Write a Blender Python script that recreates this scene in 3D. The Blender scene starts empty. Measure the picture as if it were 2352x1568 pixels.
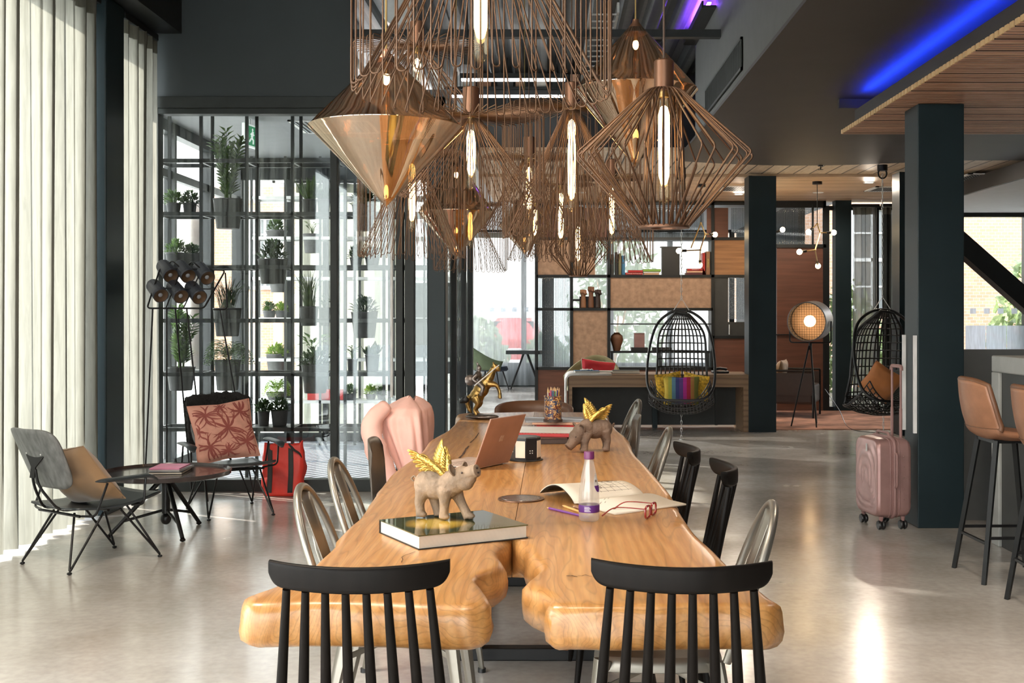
import bpy, bmesh, math, random
from math import sin, cos, pi, radians as R, sqrt, atan2
from mathutils import Vector as V, Matrix, Euler, noise as mnoise
random.seed(7)
SC = bpy.context.scene
COL = SC.collection
F = 2700.0; EYE = 1.4; VX = 1268.0; VY = 722.0

def at(px, py, Y):
    return V(((px-VX)*Y/F, Y, EYE-(py-VY)*Y/F))
def xz(px, py, Y):
    p = at(px, py, Y); return p.x, p.z
def on(px, py, z=0.0):
    Y = F*(EYE-z)/(py-VY)
    return V(((px-VX)*Y/F, Y, z))

# ------------------------------------------------------------------ mesh builder
class MB:
    def __init__(s): s.v = []; s.f = []; s.m = Matrix.Identity(4)
    def T(s, loc=(0,0,0), rot=(0,0,0), sc=(1,1,1)):
        s.m = Matrix.LocRotScale(V(loc), Euler(rot), V(sc)); return s
    def add(s, vs, fs):
        b = len(s.v); m = s.m
        s.v += [tuple(m @ V(p)) for p in vs]
        s.f += [tuple(i+b for i in f) for f in fs]
        return s
    def box(s, x0, x1, y0, y1, z0, z1):
        vs = [(x0,y0,z0),(x1,y0,z0),(x1,y1,z0),(x0,y1,z0),(x0,y0,z1),(x1,y0,z1),(x1,y1,z1),(x0,y1,z1)]
        return s.add(vs, [(0,3,2,1),(4,5,6,7),(0,1,5,4),(1,2,6,5),(2,3,7,6),(3,0,4,7)])
    def cbox(s, c, d): 
        return s.box(c[0]-d[0]/2,c[0]+d[0]/2,c[1]-d[1]/2,c[1]+d[1]/2,c[2]-d[2]/2,c[2]+d[2]/2)
    def tube(s, pts, r, n=8, closed=False, cap=True, flat=None):
        P = [V(p) for p in pts]; N = len(P)
        rr = r if isinstance(r,(list,tuple)) else [r]*N
        def tan(i):
            if closed: a,b = P[(i-1)%N],P[(i+1)%N]
            else: a,b = P[max(i-1,0)],P[min(i+1,N-1)]
            t = b-a
            return t.normalized() if t.length>1e-9 else V((0,0,1))
        t0 = tan(0); u = t0.orthogonal().normalized()
        if abs(t0.z)<.9: u = (V((0,0,1))-t0*t0.z).normalized()
        vs=[]; 
        for i in range(N):
            t = tan(i); u = u - t*u.dot(t)
            u = u.normalized() if u.length>1e-6 else t.orthogonal().normalized()
            w = t.cross(u)
            fu,fw = flat if flat else (1,1)
            for k in range(n):
                a=2*pi*(k+.5)/n
                vs.append(P[i]+u*(cos(a)*rr[i]*fu)+w*(sin(a)*rr[i]*fw))
        fs=[]
        for i in range(N if closed else N-1):
            j=(i+1)%N
            for k in range(n):
                l=(k+1)%n
                fs.append((i*n+k,i*n+l,j*n+l,j*n+k))
        if not closed and cap:
            fs.append(tuple(range(n-1,-1,-1))); fs.append(tuple((N-1)*n+k for k in range(n)))
        return s.add(vs,fs)
    def rod(s,a,b,r,r2=None,n=8): return s.tube([a,b],[r,r if r2 is None else r2],n)
    def lathe(s, prof, n=24, c=(0,0,0), sx=1, sy=1):
        vs=[];fs=[];c=V(c); rows=[]
        for (r,z) in prof:
            if r<1e-6: rows.append([len(vs)]); vs.append(c+V((0,0,z)))
            else:
                rows.append(list(range(len(vs),len(vs)+n)))
                vs += [c+V((r*cos(2*pi*k/n)*sx,r*sin(2*pi*k/n)*sy,z)) for k in range(n)]
        for a,b in zip(rows,rows[1:]):
            for k in range(n):
                l=(k+1)%n
                if len(a)==1 and len(b)==1: continue
                if len(a)==1: fs.append((a[0],b[l],b[k]))
                elif len(b)==1: fs.append((a[k],a[l],b[0]))
                else: fs.append((a[k],a[l],b[l],b[k]))
        return s.add(vs,fs)
    def ell(s, c, r, nu=14, nv=9, rot=(0,0,0)):
        if not isinstance(r,(list,tuple)): r=(r,r,r)
        m=Euler(rot).to_matrix(); c=V(c); vs=[];fs=[];rows=[]
        for j in range(nv+1):
            t=pi*j/nv
            if j in (0,nv): rows.append([len(vs)]); vs.append(c+m@V((0,0,r[2]*cos(t))))
            else:
                rows.append(list(range(len(vs),len(vs)+nu)))
                vs += [c+m@V((r[0]*sin(t)*cos(2*pi*k/nu),r[1]*sin(t)*sin(2*pi*k/nu),r[2]*cos(t))) for k in range(nu)]
        for a,b in zip(rows,rows[1:]):
            for k in range(nu):
                l=(k+1)%nu
                if len(a)==1: fs.append((a[0],b[k],b[l]))
                elif len(b)==1: fs.append((a[l],a[k],b[0]))
                else: fs.append((a[k],b[k],b[l],a[l]))
        return s.add(vs,fs)
    def grid(s, fn, nu, nv, cu=False, cv=False):
        vs=[fn(i/(nu if cu else nu-1), j/(nv if cv else nv-1)) for j in range(nv) for i in range(nu)]
        fs=[]
        for j in range(nv if cv else nv-1):
            for i in range(nu if cu else nu-1):
                i2=(i+1)%nu; j2=(j+1)%nv
                fs.append((j*nu+i,j*nu+i2,j2*nu+i2,j2*nu+i))
        return s.add(vs,fs)
    def prism(s, out, z0, z1):
        n=len(out)
        vs=[(p[0],p[1],z0) for p in out]+[(p[0],p[1],z1) for p in out]
        fs=[tuple(range(n-1,-1,-1)),tuple(range(n,2*n))]+[(i,(i+1)%n,n+(i+1)%n,n+i) for i in range(n)]
        return s.add(vs,fs)
    def build(s, name, mat, parent=None, smooth=40, bevel=0, solid=0, sub=0, segs=2, remesh=0, norm=False):
        me=bpy.data.meshes.new(name); me.from_pydata(s.v,[],s.f); 
        if norm or remesh:
            bm=bmesh.new(); bm.from_mesh(me); bmesh.ops.recalc_face_normals(bm,faces=bm.faces); bm.to_mesh(me); bm.free()
        o=bpy.data.objects.new(name,me); COL.objects.link(o)
        if mat: me.materials.append(mat)
        if smooth:
            me.shade_smooth()
            if smooth<179 and not sub: me.set_sharp_from_angle(angle=R(smooth))
        if parent: o.parent=parent
        if remesh:
            m=o.modifiers.new('remesh','REMESH'); m.mode='VOXEL'; m.voxel_size=remesh; m.use_smooth_shade=True
            m=o.modifiers.new('smooth','SMOOTH'); m.factor=.5; m.iterations=4
        if solid:
            m=o.modifiers.new('solid','SOLIDIFY'); m.thickness=solid; m.offset=0
        if bevel:
            m=o.modifiers.new('bevel','BEVEL'); m.width=bevel; m.segments=segs; m.limit_method='ANGLE'; m.angle_limit=R(40)
        if sub:
            m=o.modifiers.new('sub','SUBSURF'); m.levels=sub; m.render_levels=sub
        return o

def tag(o,label=None,cat=None,group=None,kind=None):
    if label: o['label']=label
    if cat: o['category']=cat
    if group: o['group']=group
    if kind: o['kind']=kind
    return o
def thing(name,label,cat,loc=(0,0,0),rz=0,group=None):
    o=bpy.data.objects.new(name,None); COL.objects.link(o); o.empty_display_size=.1
    o.location=loc; o.rotation_euler=(0,0,rz)
    return tag(o,label,cat,group)
def struct(name,mb,mat,parent=None,**k):
    o=mb.build(name,mat,parent,**k)
    if not parent: o['kind']='structure'
    return o
def dup(root,loc,rz,label=None,group=None,sc=None):
    r=root.copy(); COL.objects.link(r); r.location=loc; r.rotation_euler=(0,0,rz)
    if sc: r.scale=(sc,sc,sc)
    if label: r['label']=label
    if group: r['group']=group
    for ch in list(root.children):
        c=ch.copy(); COL.objects.link(c); c.parent=r
        for g in list(ch.children):
            d=g.copy(); COL.objects.link(d); d.parent=c
    return r
def bez(pts, n=8, closed=False):
    """Catmull-Rom through pts"""
    P=[V(p) for p in pts]; out=[]; N=len(P)
    for i in range(N if closed else N-1):
        a=P[(i-1)%N] if (closed or i>0) else P[0]*2-P[1]
        b=P[i]; c=P[(i+1)%N]
        d=P[(i+2)%N] if (closed or i+2<N) else c*2-b
        for k in range(n):
            t=k/n
            out.append(.5*((2*b)+(c-a)*t+(2*a-5*b+4*c-d)*t*t+(3*b-a-3*c+d)*t**3))
    if not closed: out.append(P[-1])
    return out
def fillet(pts, r, n=4, closed=False):
    P=[V(p) for p in pts]; N=len(P); out=[]
    for i in range(N):
        if not closed and i in (0,N-1): out.append(P[i]); continue
        a,b,c=P[(i-1)%N],P[i],P[(i+1)%N]
        d1=min(r,(a-b).length*.49); d2=min(r,(c-b).length*.49)
        p=b+(a-b).normalized()*d1; q=b+(c-b).normalized()*d2
        for k in range(n+1):
            t=k/n; out.append(p*(1-t)**2+b*2*t*(1-t)+q*t*t)
    return out

# ------------------------------------------------------------------ materials
def nodes(name):
    m=bpy.data.materials.new(name); m.use_nodes=True; t=m.node_tree; t.nodes.clear()
    return m,t
def N(t,typ,**kw):
    n=t.nodes.new('ShaderNode'+typ)
    for k,v in kw.items():
        if k.startswith('i_'):
            key=k[2:]; key=int(key) if key.isdigit() else key.replace('_',' ')
            n.inputs[key].default_value=v
        else: setattr(n,k,v)
    return n
def L(t,a,b): t.links.new(a,b)
def rgba(c,a=1): return (c[0],c[1],c[2],a)
def ramp(t,fac,stops):
    r=N(t,'ValToRGB'); e=r.color_ramp.elements
    while len(e)<len(stops): e.new(.5)
    for el,(p,c) in zip(e,stops): el.position=p; el.color=rgba(c)
    L(t,fac,r.inputs[0]); return r.outputs[0]
def coords(t,scale=(1,1,1),rot=(0,0,0),kind='Object'):
    tc=N(t,'TexCoord'); mp=N(t,'Mapping'); mp.inputs['Scale'].default_value=scale; mp.inputs['Rotation'].default_value=rot
    L(t,tc.outputs[kind],mp.inputs[0]); return mp.outputs[0]
def pbr(name,col,rough=.5,metal=0,var=.12,nscale=8,bump=0,bscale=60,stretch=(1,1,1),coat=0,spec=.5,emit=None,estr=0,rvar=0,sheen=0):
    m,t=nodes(name); b=N(t,'BsdfPrincipled'); o=N(t,'OutputMaterial'); L(t,b.outputs[0],o.inputs[0])
    co=coords(t,stretch)
    nz=N(t,'TexNoise'); nz.inputs['Scale'].default_value=nscale; nz.inputs['Detail'].default_value=4; L(t,co,nz.inputs['Vector'])
    lo=tuple(max(0,c*(1-var)) for c in col); hi=tuple(min(1,c*(1+var)) for c in col)
    L(t,ramp(t,nz.outputs[0],[(.3,lo),(.7,hi)]),b.inputs['Base Color'])
    b.inputs['Roughness'].default_value=rough; b.inputs['Metallic'].default_value=metal
    b.inputs['Coat Weight'].default_value=coat; b.inputs['Specular IOR Level'].default_value=spec
    if sheen: b.inputs['Sheen Weight'].default_value=sheen
    if rvar:
        mr=N(t,'MapRange'); mr.inputs['To Min'].default_value=max(0,rough-rvar); mr.inputs['To Max'].default_value=rough+rvar
        L(t,nz.outputs[0],mr.inputs[0]); L(t,mr.outputs[0],b.inputs['Roughness'])
    if bump:
        n2=N(t,'TexNoise'); n2.inputs['Scale'].default_value=bscale; L(t,co,n2.inputs['Vector'])
        bp=N(t,'Bump'); bp.inputs['Strength'].default_value=bump; bp.inputs['Distance'].default_value=.01
        L(t,n2.outputs[0],bp.inputs['Height']); L(t,bp.outputs[0],b.inputs['Normal'])
    if emit:
        b.inputs['Emission Color'].default_value=rgba(emit); b.inputs['Emission Strength'].default_value=estr
    return m
def emis(name,col,s):
    m,t=nodes(name); e=N(t,'Emission'); e.inputs[0].default_value=rgba(col); e.inputs[1].default_value=s
    o=N(t,'OutputMaterial'); L(t,e.outputs[0],o.inputs[0]); return m
def glassy(name,tint,fac,gcol=(1,1,1),rough=.02,ribs=0,ribscale=60,axis=0,fres=False):
    """thin pane: see-through tinted, mixed with a sharp reflection"""
    m,t=nodes(name); tr=N(t,'BsdfTransparent'); tr.inputs[0].default_value=rgba(tint)
    g=N(t,'BsdfGlossy'); g.inputs[0].default_value=rgba(gcol); g.inputs['Roughness'].default_value=rough
    mx=N(t,'MixShader'); mx.inputs[0].default_value=fac
    if fres:
        lw=N(t,'LayerWeight'); lw.inputs[0].default_value=.25
        ma=N(t,'MapRange'); ma.inputs['To Min'].default_value=fac; ma.inputs['To Max'].default_value=min(1,fac+.5)
        L(t,lw.outputs['Facing'],ma.inputs[0]); L(t,ma.outputs[0],mx.inputs[0])
    if ribs:
        co=coords(t); w=N(t,'TexWave'); w.bands_direction='XYZ'[axis]; w.inputs['Scale'].default_value=ribscale; L(t,co,w.inputs[0])
        bp=N(t,'Bump'); bp.inputs['Strength'].default_value=ribs; bp.inputs['Distance'].default_value=.01
        L(t,w.outputs[1],bp.inputs['Height']); L(t,bp.outputs[0],g.inputs['Normal'])
        c=ramp(t,w.outputs[1],[(.2,tuple(x*.55 for x in tint)),(.7,tint)]); L(t,c,tr.inputs[0])
    L(t,tr.outputs[0],mx.inputs[1]); L(t,g.outputs[0],mx.inputs[2])
    o=N(t,'OutputMaterial'); L(t,mx.outputs[0],o.inputs[0]); return m
def sheer(name,col,trans,transp,fold=40):
    m,t=nodes(name); d=N(t,'BsdfDiffuse'); tl=N(t,'BsdfTranslucent'); tr=N(t,'BsdfTransparent')
    co=coords(t,(14,14,1.2)); nz=N(t,'TexNoise'); nz.inputs['Scale'].default_value=3; nz.inputs['Detail'].default_value=5; nz.inputs['Distortion'].default_value=.8; L(t,co,nz.inputs['Vector'])
    c=ramp(t,nz.outputs[0],[(.3,tuple(x*.78 for x in col)),(.65,col)])
    L(t,c,d.inputs[0]); L(t,c,tl.inputs[0])
    m1=N(t,'MixShader'); m1.inputs[0].default_value=trans; L(t,d.outputs[0],m1.inputs[1]); L(t,tl.outputs[0],m1.inputs[2])
    m2=N(t,'MixShader'); m2.inputs[0].default_value=transp; L(t,m1.outputs[0],m2.inputs[1]); L(t,tr.outputs[0],m2.inputs[2])
    o=N(t,'OutputMaterial'); L(t,m2.outputs[0],o.inputs[0]); return m
def wood(name,c1,c2,c3,scale=6,dist=3,stretch=(1,.12,1),rough=.4,coat=0,bump=.08,fine=0):
    m,t=nodes(name); b=N(t,'BsdfPrincipled'); o=N(t,'OutputMaterial'); L(t,b.outputs[0],o.inputs[0])
    co=coords(t,stretch)
    nz=N(t,'TexNoise'); nz.inputs['Scale'].default_value=2.2; nz.inputs['Detail'].default_value=5; L(t,co,nz.inputs['Vector'])
    w=N(t,'TexWave'); w.wave_type='RINGS'; w.inputs['Scale'].default_value=scale; w.inputs['Distortion'].default_value=dist; w.inputs['Detail'].default_value=3; w.inputs['Detail Scale'].default_value=1.4
    L(t,co,w.inputs[0])
    mix=N(t,'Mix',data_type='RGBA'); mix.inputs[0].default_value=.5
    L(t,ramp(t,w.outputs[1],[(0.0,c3),(.18,c1),(.75,c2)]),mix.inputs[6])
    L(t,ramp(t,nz.outputs[0],[(.35,c1),(.7,c2)]),mix.inputs[7])
    L(t,mix.outputs[2],b.inputs['Base Color'])
    b.inputs['Roughness'].default_value=rough; b.inputs['Coat Weight'].default_value=coat; b.inputs['Coat Roughness'].default_value=.2
    bp=N(t,'Bump'); bp.inputs['Strength'].default_value=bump; bp.inputs['Distance'].default_value=.01
    L(t,w.outputs[1],bp.inputs['Height']); L(t,bp.outputs[0],b.inputs['Normal'])
    return m
def stripes(name,ca,cb,scale,axis='X',rot=(0,0,0),rough=.5,duty=.5,metal=0,bump=0,kind='Object',noise=.1):
    m,t=nodes(name); b=N(t,'BsdfPrincipled'); o=N(t,'OutputMaterial'); L(t,b.outputs[0],o.inputs[0])
    co=coords(t,(1,1,1),rot,kind); w=N(t,'TexWave'); w.bands_direction=axis; w.inputs['Scale'].default_value=scale; L(t,co,w.inputs[0])
    c=ramp(t,w.outputs[1],[(duty-.06,ca),(duty+.06,cb)])
    nz=N(t,'TexNoise'); nz.inputs['Scale'].default_value=14; nz.inputs['Detail'].default_value=4; L(t,co,nz.inputs['Vector'])
    mx=N(t,'Mix',data_type='RGBA',blend_type='MULTIPLY'); mx.inputs[0].default_value=1
    L(t,c,mx.inputs[6]); L(t,ramp(t,nz.outputs[0],[(.3,(1-noise*2,)*3),(.7,(1,1,1))]),mx.inputs[7])
    L(t,mx.outputs[2],b.inputs['Base Color']); b.inputs['Roughness'].default_value=rough; b.inputs['Metallic'].default_value=metal
    if bump:
        bp=N(t,'Bump'); bp.inputs['Strength'].default_value=bump; bp.inputs['Distance'].default_value=.01
        L(t,w.outputs[1],bp.inputs['Height']); L(t,bp.outputs[0],b.inputs['Normal'])
    return m
def bricks(name,c1,c2,mortar,scale=4,rough=.85):
    m,t=nodes(name); b=N(t,'BsdfPrincipled'); o=N(t,'OutputMaterial'); L(t,b.outputs[0],o.inputs[0])
    tc=N(t,'TexCoord'); sp=N(t,'SeparateXYZ'); cb=N(t,'CombineXYZ'); L(t,tc.outputs['Object'],sp.inputs[0])
    ad=N(t,'Math'); L(t,sp.outputs[0],ad.inputs[0]); L(t,sp.outputs[1],ad.inputs[1])
    L(t,ad.outputs[0],cb.inputs[0]); L(t,sp.outputs[2],cb.inputs[1])
    br=N(t,'TexBrick'); br.inputs['Scale'].default_value=scale; br.inputs['Color1'].default_value=rgba(c1); br.inputs['Color2'].default_value=rgba(c2); br.inputs['Mortar'].default_value=rgba(mortar)
    br.inputs['Mortar Size'].default_value=.012; L(t,cb.outputs[0],br.inputs[0]); L(t,br.outputs[0],b.inputs['Base Color'])
    b.inputs['Roughness'].default_value=rough; return m
def textmesh(body,size,mat,parent,loc,rot=(0,0,0),name='lettering',depth=.001):
    cu=bpy.data.curves.new(name,'FONT'); cu.body=body; cu.size=size; cu.align_x='CENTER'; cu.align_y='CENTER'; cu.extrude=depth
    o=bpy.data.objects.new(name,cu); me=bpy.data.meshes.new_from_object(o); bpy.data.objects.remove(o)
    o=bpy.data.objects.new(name,me); COL.objects.link(o); me.materials.clear(); me.materials.append(mat)
    o.location=loc; o.rotation_euler=rot
    if parent: o.parent=parent
    return o
WORLD=9.0; SUN=9.0; LMP=160; EXPO=0.45
# ------------------------------------------------------------------ palette
M={}
def concrete():
    m,t=nodes('polished_concrete'); b=N(t,'BsdfPrincipled'); o=N(t,'OutputMaterial'); L(t,b.outputs[0],o.inputs[0])
    co=coords(t); n1=N(t,'TexNoise'); n1.inputs['Scale'].default_value=.9; n1.inputs['Detail'].default_value=8; n1.inputs['Roughness'].default_value=.62; L(t,co,n1.inputs['Vector'])
    n2=N(t,'TexNoise'); n2.inputs['Scale'].default_value=26; n2.inputs['Detail'].default_value=6; L(t,co,n2.inputs['Vector'])
    mx=N(t,'Mix',data_type='RGBA',blend_type='MULTIPLY'); mx.inputs[0].default_value=.5
    L(t,ramp(t,n1.outputs[0],[(.3,(.44,.395,.35)),(.5,(.55,.51,.47)),(.7,(.66,.635,.60))]),mx.inputs[6])
    L(t,ramp(t,n2.outputs[0],[(.3,(.72,.72,.72)),(.65,(1,1,1))]),mx.inputs[7]); L(t,mx.outputs[2],b.inputs['Base Color'])
    mr=N(t,'MapRange'); mr.inputs['From Min'].default_value=.3; mr.inputs['From Max'].default_value=.7; mr.inputs['To Min'].default_value=.14; mr.inputs['To Max'].default_value=.30
    L(t,n1.outputs[0],mr.inputs[0]); L(t,mr.outputs[0],b.inputs['Roughness'])
    b.inputs['Specular IOR Level'].default_value=.6; b.inputs['Coat Weight'].default_value=.35; b.inputs['Coat Roughness'].default_value=.16
    bp=N(t,'Bump'); bp.inputs['Strength'].default_value=.05; bp.inputs['Distance'].default_value=.02; L(t,n1.outputs[0],bp.inputs['Height']); L(t,bp.outputs[0],b.inputs['Normal'])
    return m
def table_oak():
    m,t=nodes('oak_slab'); b=N(t,'BsdfPrincipled'); o=N(t,'OutputMaterial'); L(t,b.outputs[0],o.inputs[0])
    co=coords(t,(1,.13,1))
    nz=N(t,'TexNoise'); nz.inputs['Scale'].default_value=2.6; nz.inputs['Detail'].default_value=3.5; nz.inputs['Roughness'].default_value=.42; nz.inputs['Distortion'].default_value=.5; L(t,co,nz.inputs['Vector'])
    # growth rings: fine lines following a large warped field
    ma=N(t,'Math',operation='MULTIPLY'); ma.inputs[1].default_value=60; L(t,nz.outputs[0],ma.inputs[0])
    co2=coords(t,(1,.25,1)); w=N(t,'TexWave'); w.inputs['Scale'].default_value=9; w.inputs['Distortion'].default_value=9; w.inputs['Detail'].default_value=2; w.inputs['Detail Scale'].default_value=.7; L(t,co2,w.inputs[0])
    fr=N(t,'Math',operation='FRACT'); L(t,ma.outputs[0],fr.inputs[0])
    rings=ramp(t,fr.outputs[0],[(0,(.64,.64,.64)),(.13,(.93,.93,.93)),(.84,(1,1,1)),(1,(.72,.72,.72))])
    base=ramp(t,w.outputs[1],[(0,(.455,.202,.056)),(.5,(.50,.232,.068)),(1,(.545,.268,.088))])
    n3=N(t,'TexNoise'); n3.inputs['Scale'].default_value=120; n3.inputs['Detail'].default_value=2; L(t,coords(t,(1,.05,1)),n3.inputs['Vector'])
    mx=N(t,'Mix',data_type='RGBA',blend_type='MULTIPLY'); mx.inputs[0].default_value=.85; L(t,base,mx.inputs[6]); L(t,rings,mx.inputs[7])
    m2=N(t,'Mix',data_type='RGBA',blend_type='MULTIPLY'); m2.inputs[0].default_value=.5; L(t,mx.outputs[2],m2.inputs[6]); L(t,ramp(t,n3.outputs[0],[(.35,(.7,.7,.7)),(.6,(1,1,1))]),m2.inputs[7])
    # knots / checks
    vo=N(t,'TexVoronoi'); vo.inputs['Scale'].default_value=1.15; L(t,coords(t,(1,.55,.3)),vo.inputs['Vector'])
    m3=N(t,'Mix',data_type='RGBA',blend_type='MULTIPLY'); m3.inputs[0].default_value=1; L(t,m2.outputs[2],m3.inputs[6]); L(t,ramp(t,vo.outputs['Distance'],[(.018,(.30,.2,.13)),(.045,(1,1,1))]),m3.inputs[7])
    L(t,m3.outputs[2],b.inputs['Base Color'])
    b.inputs['Roughness'].default_value=.36; b.inputs['Coat Weight'].default_value=.42; b.inputs['Coat Roughness'].default_value=.24
    bp=N(t,'Bump'); bp.inputs['Strength'].default_value=.12; bp.inputs['Distance'].default_value=.004; L(t,fr.outputs[0],bp.inputs['Height']); L(t,bp.outputs[0],b.inputs['Normal'])
    return m
def palm_fabric():
    m,t=nodes('palm_print'); b=N(t,'BsdfPrincipled'); o=N(t,'OutputMaterial'); L(t,b.outputs[0],o.inputs[0])
    w=N(t,'TexWave'); w.wave_type='RINGS'; w.inputs['Scale'].default_value=5; w.inputs['Distortion'].default_value=7; w.inputs['Detail'].default_value=1.5; w.inputs['Detail Scale'].default_value=1.3
    L(t,coords(t,(1.4,1,2.2),(0,.4,.2)),w.inputs[0])
    L(t,ramp(t,w.outputs[1],[(.42,(.27,.065,.055)),(.52,(.60,.30,.23))]),b.inputs['Base Color']); b.inputs['Roughness'].default_value=.85
    return m
def multi_stripe(name,cols,kind='Object',axis=0,lo=-.2,hi=.2,weave=0):
    m,t=nodes(name); b=N(t,'BsdfPrincipled'); o=N(t,'OutputMaterial'); L(t,b.outputs[0],o.inputs[0])
    tc=N(t,'TexCoord'); sp=N(t,'SeparateXYZ'); L(t,tc.outputs[kind],sp.inputs[0]); mr=N(t,'MapRange'); mr.inputs['From Min'].default_value=lo; mr.inputs['From Max'].default_value=hi
    L(t,sp.outputs[axis],mr.inputs[0]); n=len(cols)
    r=N(t,'ValToRGB'); r.color_ramp.interpolation='CONSTANT'; e=r.color_ramp.elements
    while len(e)<n: e.new(.5)
    for i,c in enumerate(cols): e[i].position=i/n; e[i].color=rgba(c)
    L(t,mr.outputs[0],r.inputs[0]); out=r.outputs[0]
    if weave:
        w=N(t,'TexWave'); w.bands_direction='Z'; w.inputs['Scale'].default_value=weave; L(t,tc.outputs[kind],w.inputs[0])
        mx=N(t,'Mix',data_type='RGBA',blend_type='MULTIPLY'); mx.inputs[0].default_value=.8; L(t,out,mx.inputs[6]); L(t,ramp(t,w.outputs[1],[(.3,(.35,.35,.4)),(.6,(1,1,1))]),mx.inputs[7]); out=mx.outputs[2]
    L(t,out,b.inputs['Base Color']); b.inputs['Roughness'].default_value=.9; return m
def pages(name,col):
    return stripes(name,tuple(c*.72 for c in col),col,240,'Z',rough=.8,noise=.06)
def cover_art():
    m,t=nodes('glossy_photo_cover'); b=N(t,'BsdfPrincipled'); o=N(t,'OutputMaterial'); L(t,b.outputs[0],o.inputs[0])
    g=N(t,'TexGradient',gradient_type='SPHERICAL'); mp=N(t,'Mapping'); mp.inputs['Location'].default_value=(.45,-.05,0); mp.inputs['Scale'].default_value=(9,9,1)
    tc=N(t,'TexCoord'); L(t,tc.outputs['Object'],mp.inputs[0]); L(t,mp.outputs[0],g.inputs[0])
    nz=N(t,'TexNoise'); nz.inputs['Scale'].default_value=60; nz.inputs['Detail'].default_value=6; L(t,tc.outputs['Object'],nz.inputs['Vector'])
    ad=N(t,'Math'); L(t,g.outputs[1],ad.inputs[0]); s=N(t,'Math',operation='MULTIPLY'); s.inputs[1].default_value=.35; L(t,nz.outputs[0],s.inputs[0]); L(t,s.outputs[0],ad.inputs[1])
    L(t,ramp(t,ad.outputs[0],[(.12,(.055,.06,.022)),(.3,(.09,.10,.04)),(.42,(.42,.25,.03)),(.7,(.75,.5,.08))]),b.inputs['Base Color'])
    b.inputs['Roughness'].default_value=.06; b.inputs['Coat Weight'].default_value=1; return m
def beaded():
    m,t=nodes('beaded_tin'); b=N(t,'BsdfPrincipled'); o=N(t,'OutputMaterial'); L(t,b.outputs[0],o.inputs[0])
    vo=N(t,'TexVoronoi'); vo.inputs['Scale'].default_value=150; L(t,coords(t,(1,1,1.5)),vo.inputs['Vector'])
    ck=N(t,'TexChecker'); ck.inputs['Scale'].default_value=46; L(t,coords(t,(1,1,.9)),ck.inputs[0]); ck.inputs[1].default_value=rgba((.035,.045,.09)); ck.inputs[2].default_value=rgba((.12,.035,.022))
    mx=N(t,'Mix',data_type='RGBA'); L(t,ck.outputs[0],mx.inputs[6]); mx.inputs[7].default_value=rgba((.62,.36,.12))
    L(t,ramp(t,vo.outputs['Color'],[(.62,(0,0,0)),(.66,(1,1,1))]),mx.inputs[0]); L(t,mx.outputs[2],b.inputs['Base Color']); b.inputs['Roughness'].default_value=.35
    return m
def mesh_alpha(name,col,scale,duty,metal=.5):
    m,t=nodes(name); b=N(t,'BsdfPrincipled'); b.inputs['Base Color'].default_value=rgba(col); b.inputs['Metallic'].default_value=metal; b.inputs['Roughness'].default_value=.5
    tr=N(t,'BsdfTransparent'); mx=N(t,'MixShader'); o=N(t,'OutputMaterial'); L(t,mx.outputs[0],o.inputs[0])
    co=coords(t); a=N(t,'TexWave'); a.bands_direction='X'; a.inputs['Scale'].default_value=scale; L(t,co,a.inputs[0])
    c=N(t,'TexWave'); c.bands_direction='Z'; c.inputs['Scale'].default_value=scale; L(t,co,c.inputs[0])
    mm=N(t,'Math',operation='MINIMUM'); L(t,a.outputs[1],mm.inputs[0]); L(t,c.outputs[1],mm.inputs[1])
    g=N(t,'Math',operation='GREATER_THAN'); g.inputs[1].default_value=duty; L(t,mm.outputs[0],g.inputs[0])
    L(t,g.outputs[0],mx.inputs[0]); L(t,b.outputs[0],mx.inputs[1]); L(t,tr.outputs[0],mx.inputs[2]); return m
def plank_ceiling(name,axis,c1,c2,gap,scale):
    m,t=nodes(name); b=N(t,'BsdfPrincipled'); o=N(t,'OutputMaterial'); L(t,b.outputs[0],o.inputs[0])
    co=coords(t); sp=N(t,'SeparateXYZ'); L(t,co,sp.inputs[0])
    ml=N(t,'Math',operation='MULTIPLY'); ml.inputs[1].default_value=scale; L(t,sp.outputs[axis],ml.inputs[0])
    fr=N(t,'Math',operation='FRACT'); L(t,ml.outputs[0],fr.inputs[0]); fl=N(t,'Math',operation='FLOOR'); L(t,ml.outputs[0],fl.inputs[0])
    wn=N(t,'TexWhiteNoise',noise_dimensions='1D'); L(t,fl.outputs[0],wn.inputs['W'])
    nz=N(t,'TexNoise'); nz.inputs['Scale'].default_value=5; nz.inputs['Detail'].default_value=5; st=[1,1,1]; st[axis]=8; L(t,coords(t,tuple(st)),nz.inputs['Vector'])
    ad=N(t,'Math'); L(t,nz.outputs[0],ad.inputs[0]); s=N(t,'Math',operation='MULTIPLY'); s.inputs[1].default_value=.35; L(t,wn.outputs[0],s.inputs[0]); L(t,s.outputs[0],ad.inputs[1])
    base=ramp(t,ad.outputs[0],[(.4,c1),(.9,c2)])
    mx=N(t,'Mix',data_type='RGBA',blend_type='MULTIPLY'); mx.inputs[0].default_value=1; L(t,base,mx.inputs[6]); L(t,ramp(t,fr.outputs[0],[(gap,(.06,.05,.045)),(gap+.04,(1,1,1))]),mx.inputs[7])
    L(t,mx.outputs[2],b.inputs['Base Color']); b.inputs['Roughness'].default_value=.55; return m

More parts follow.
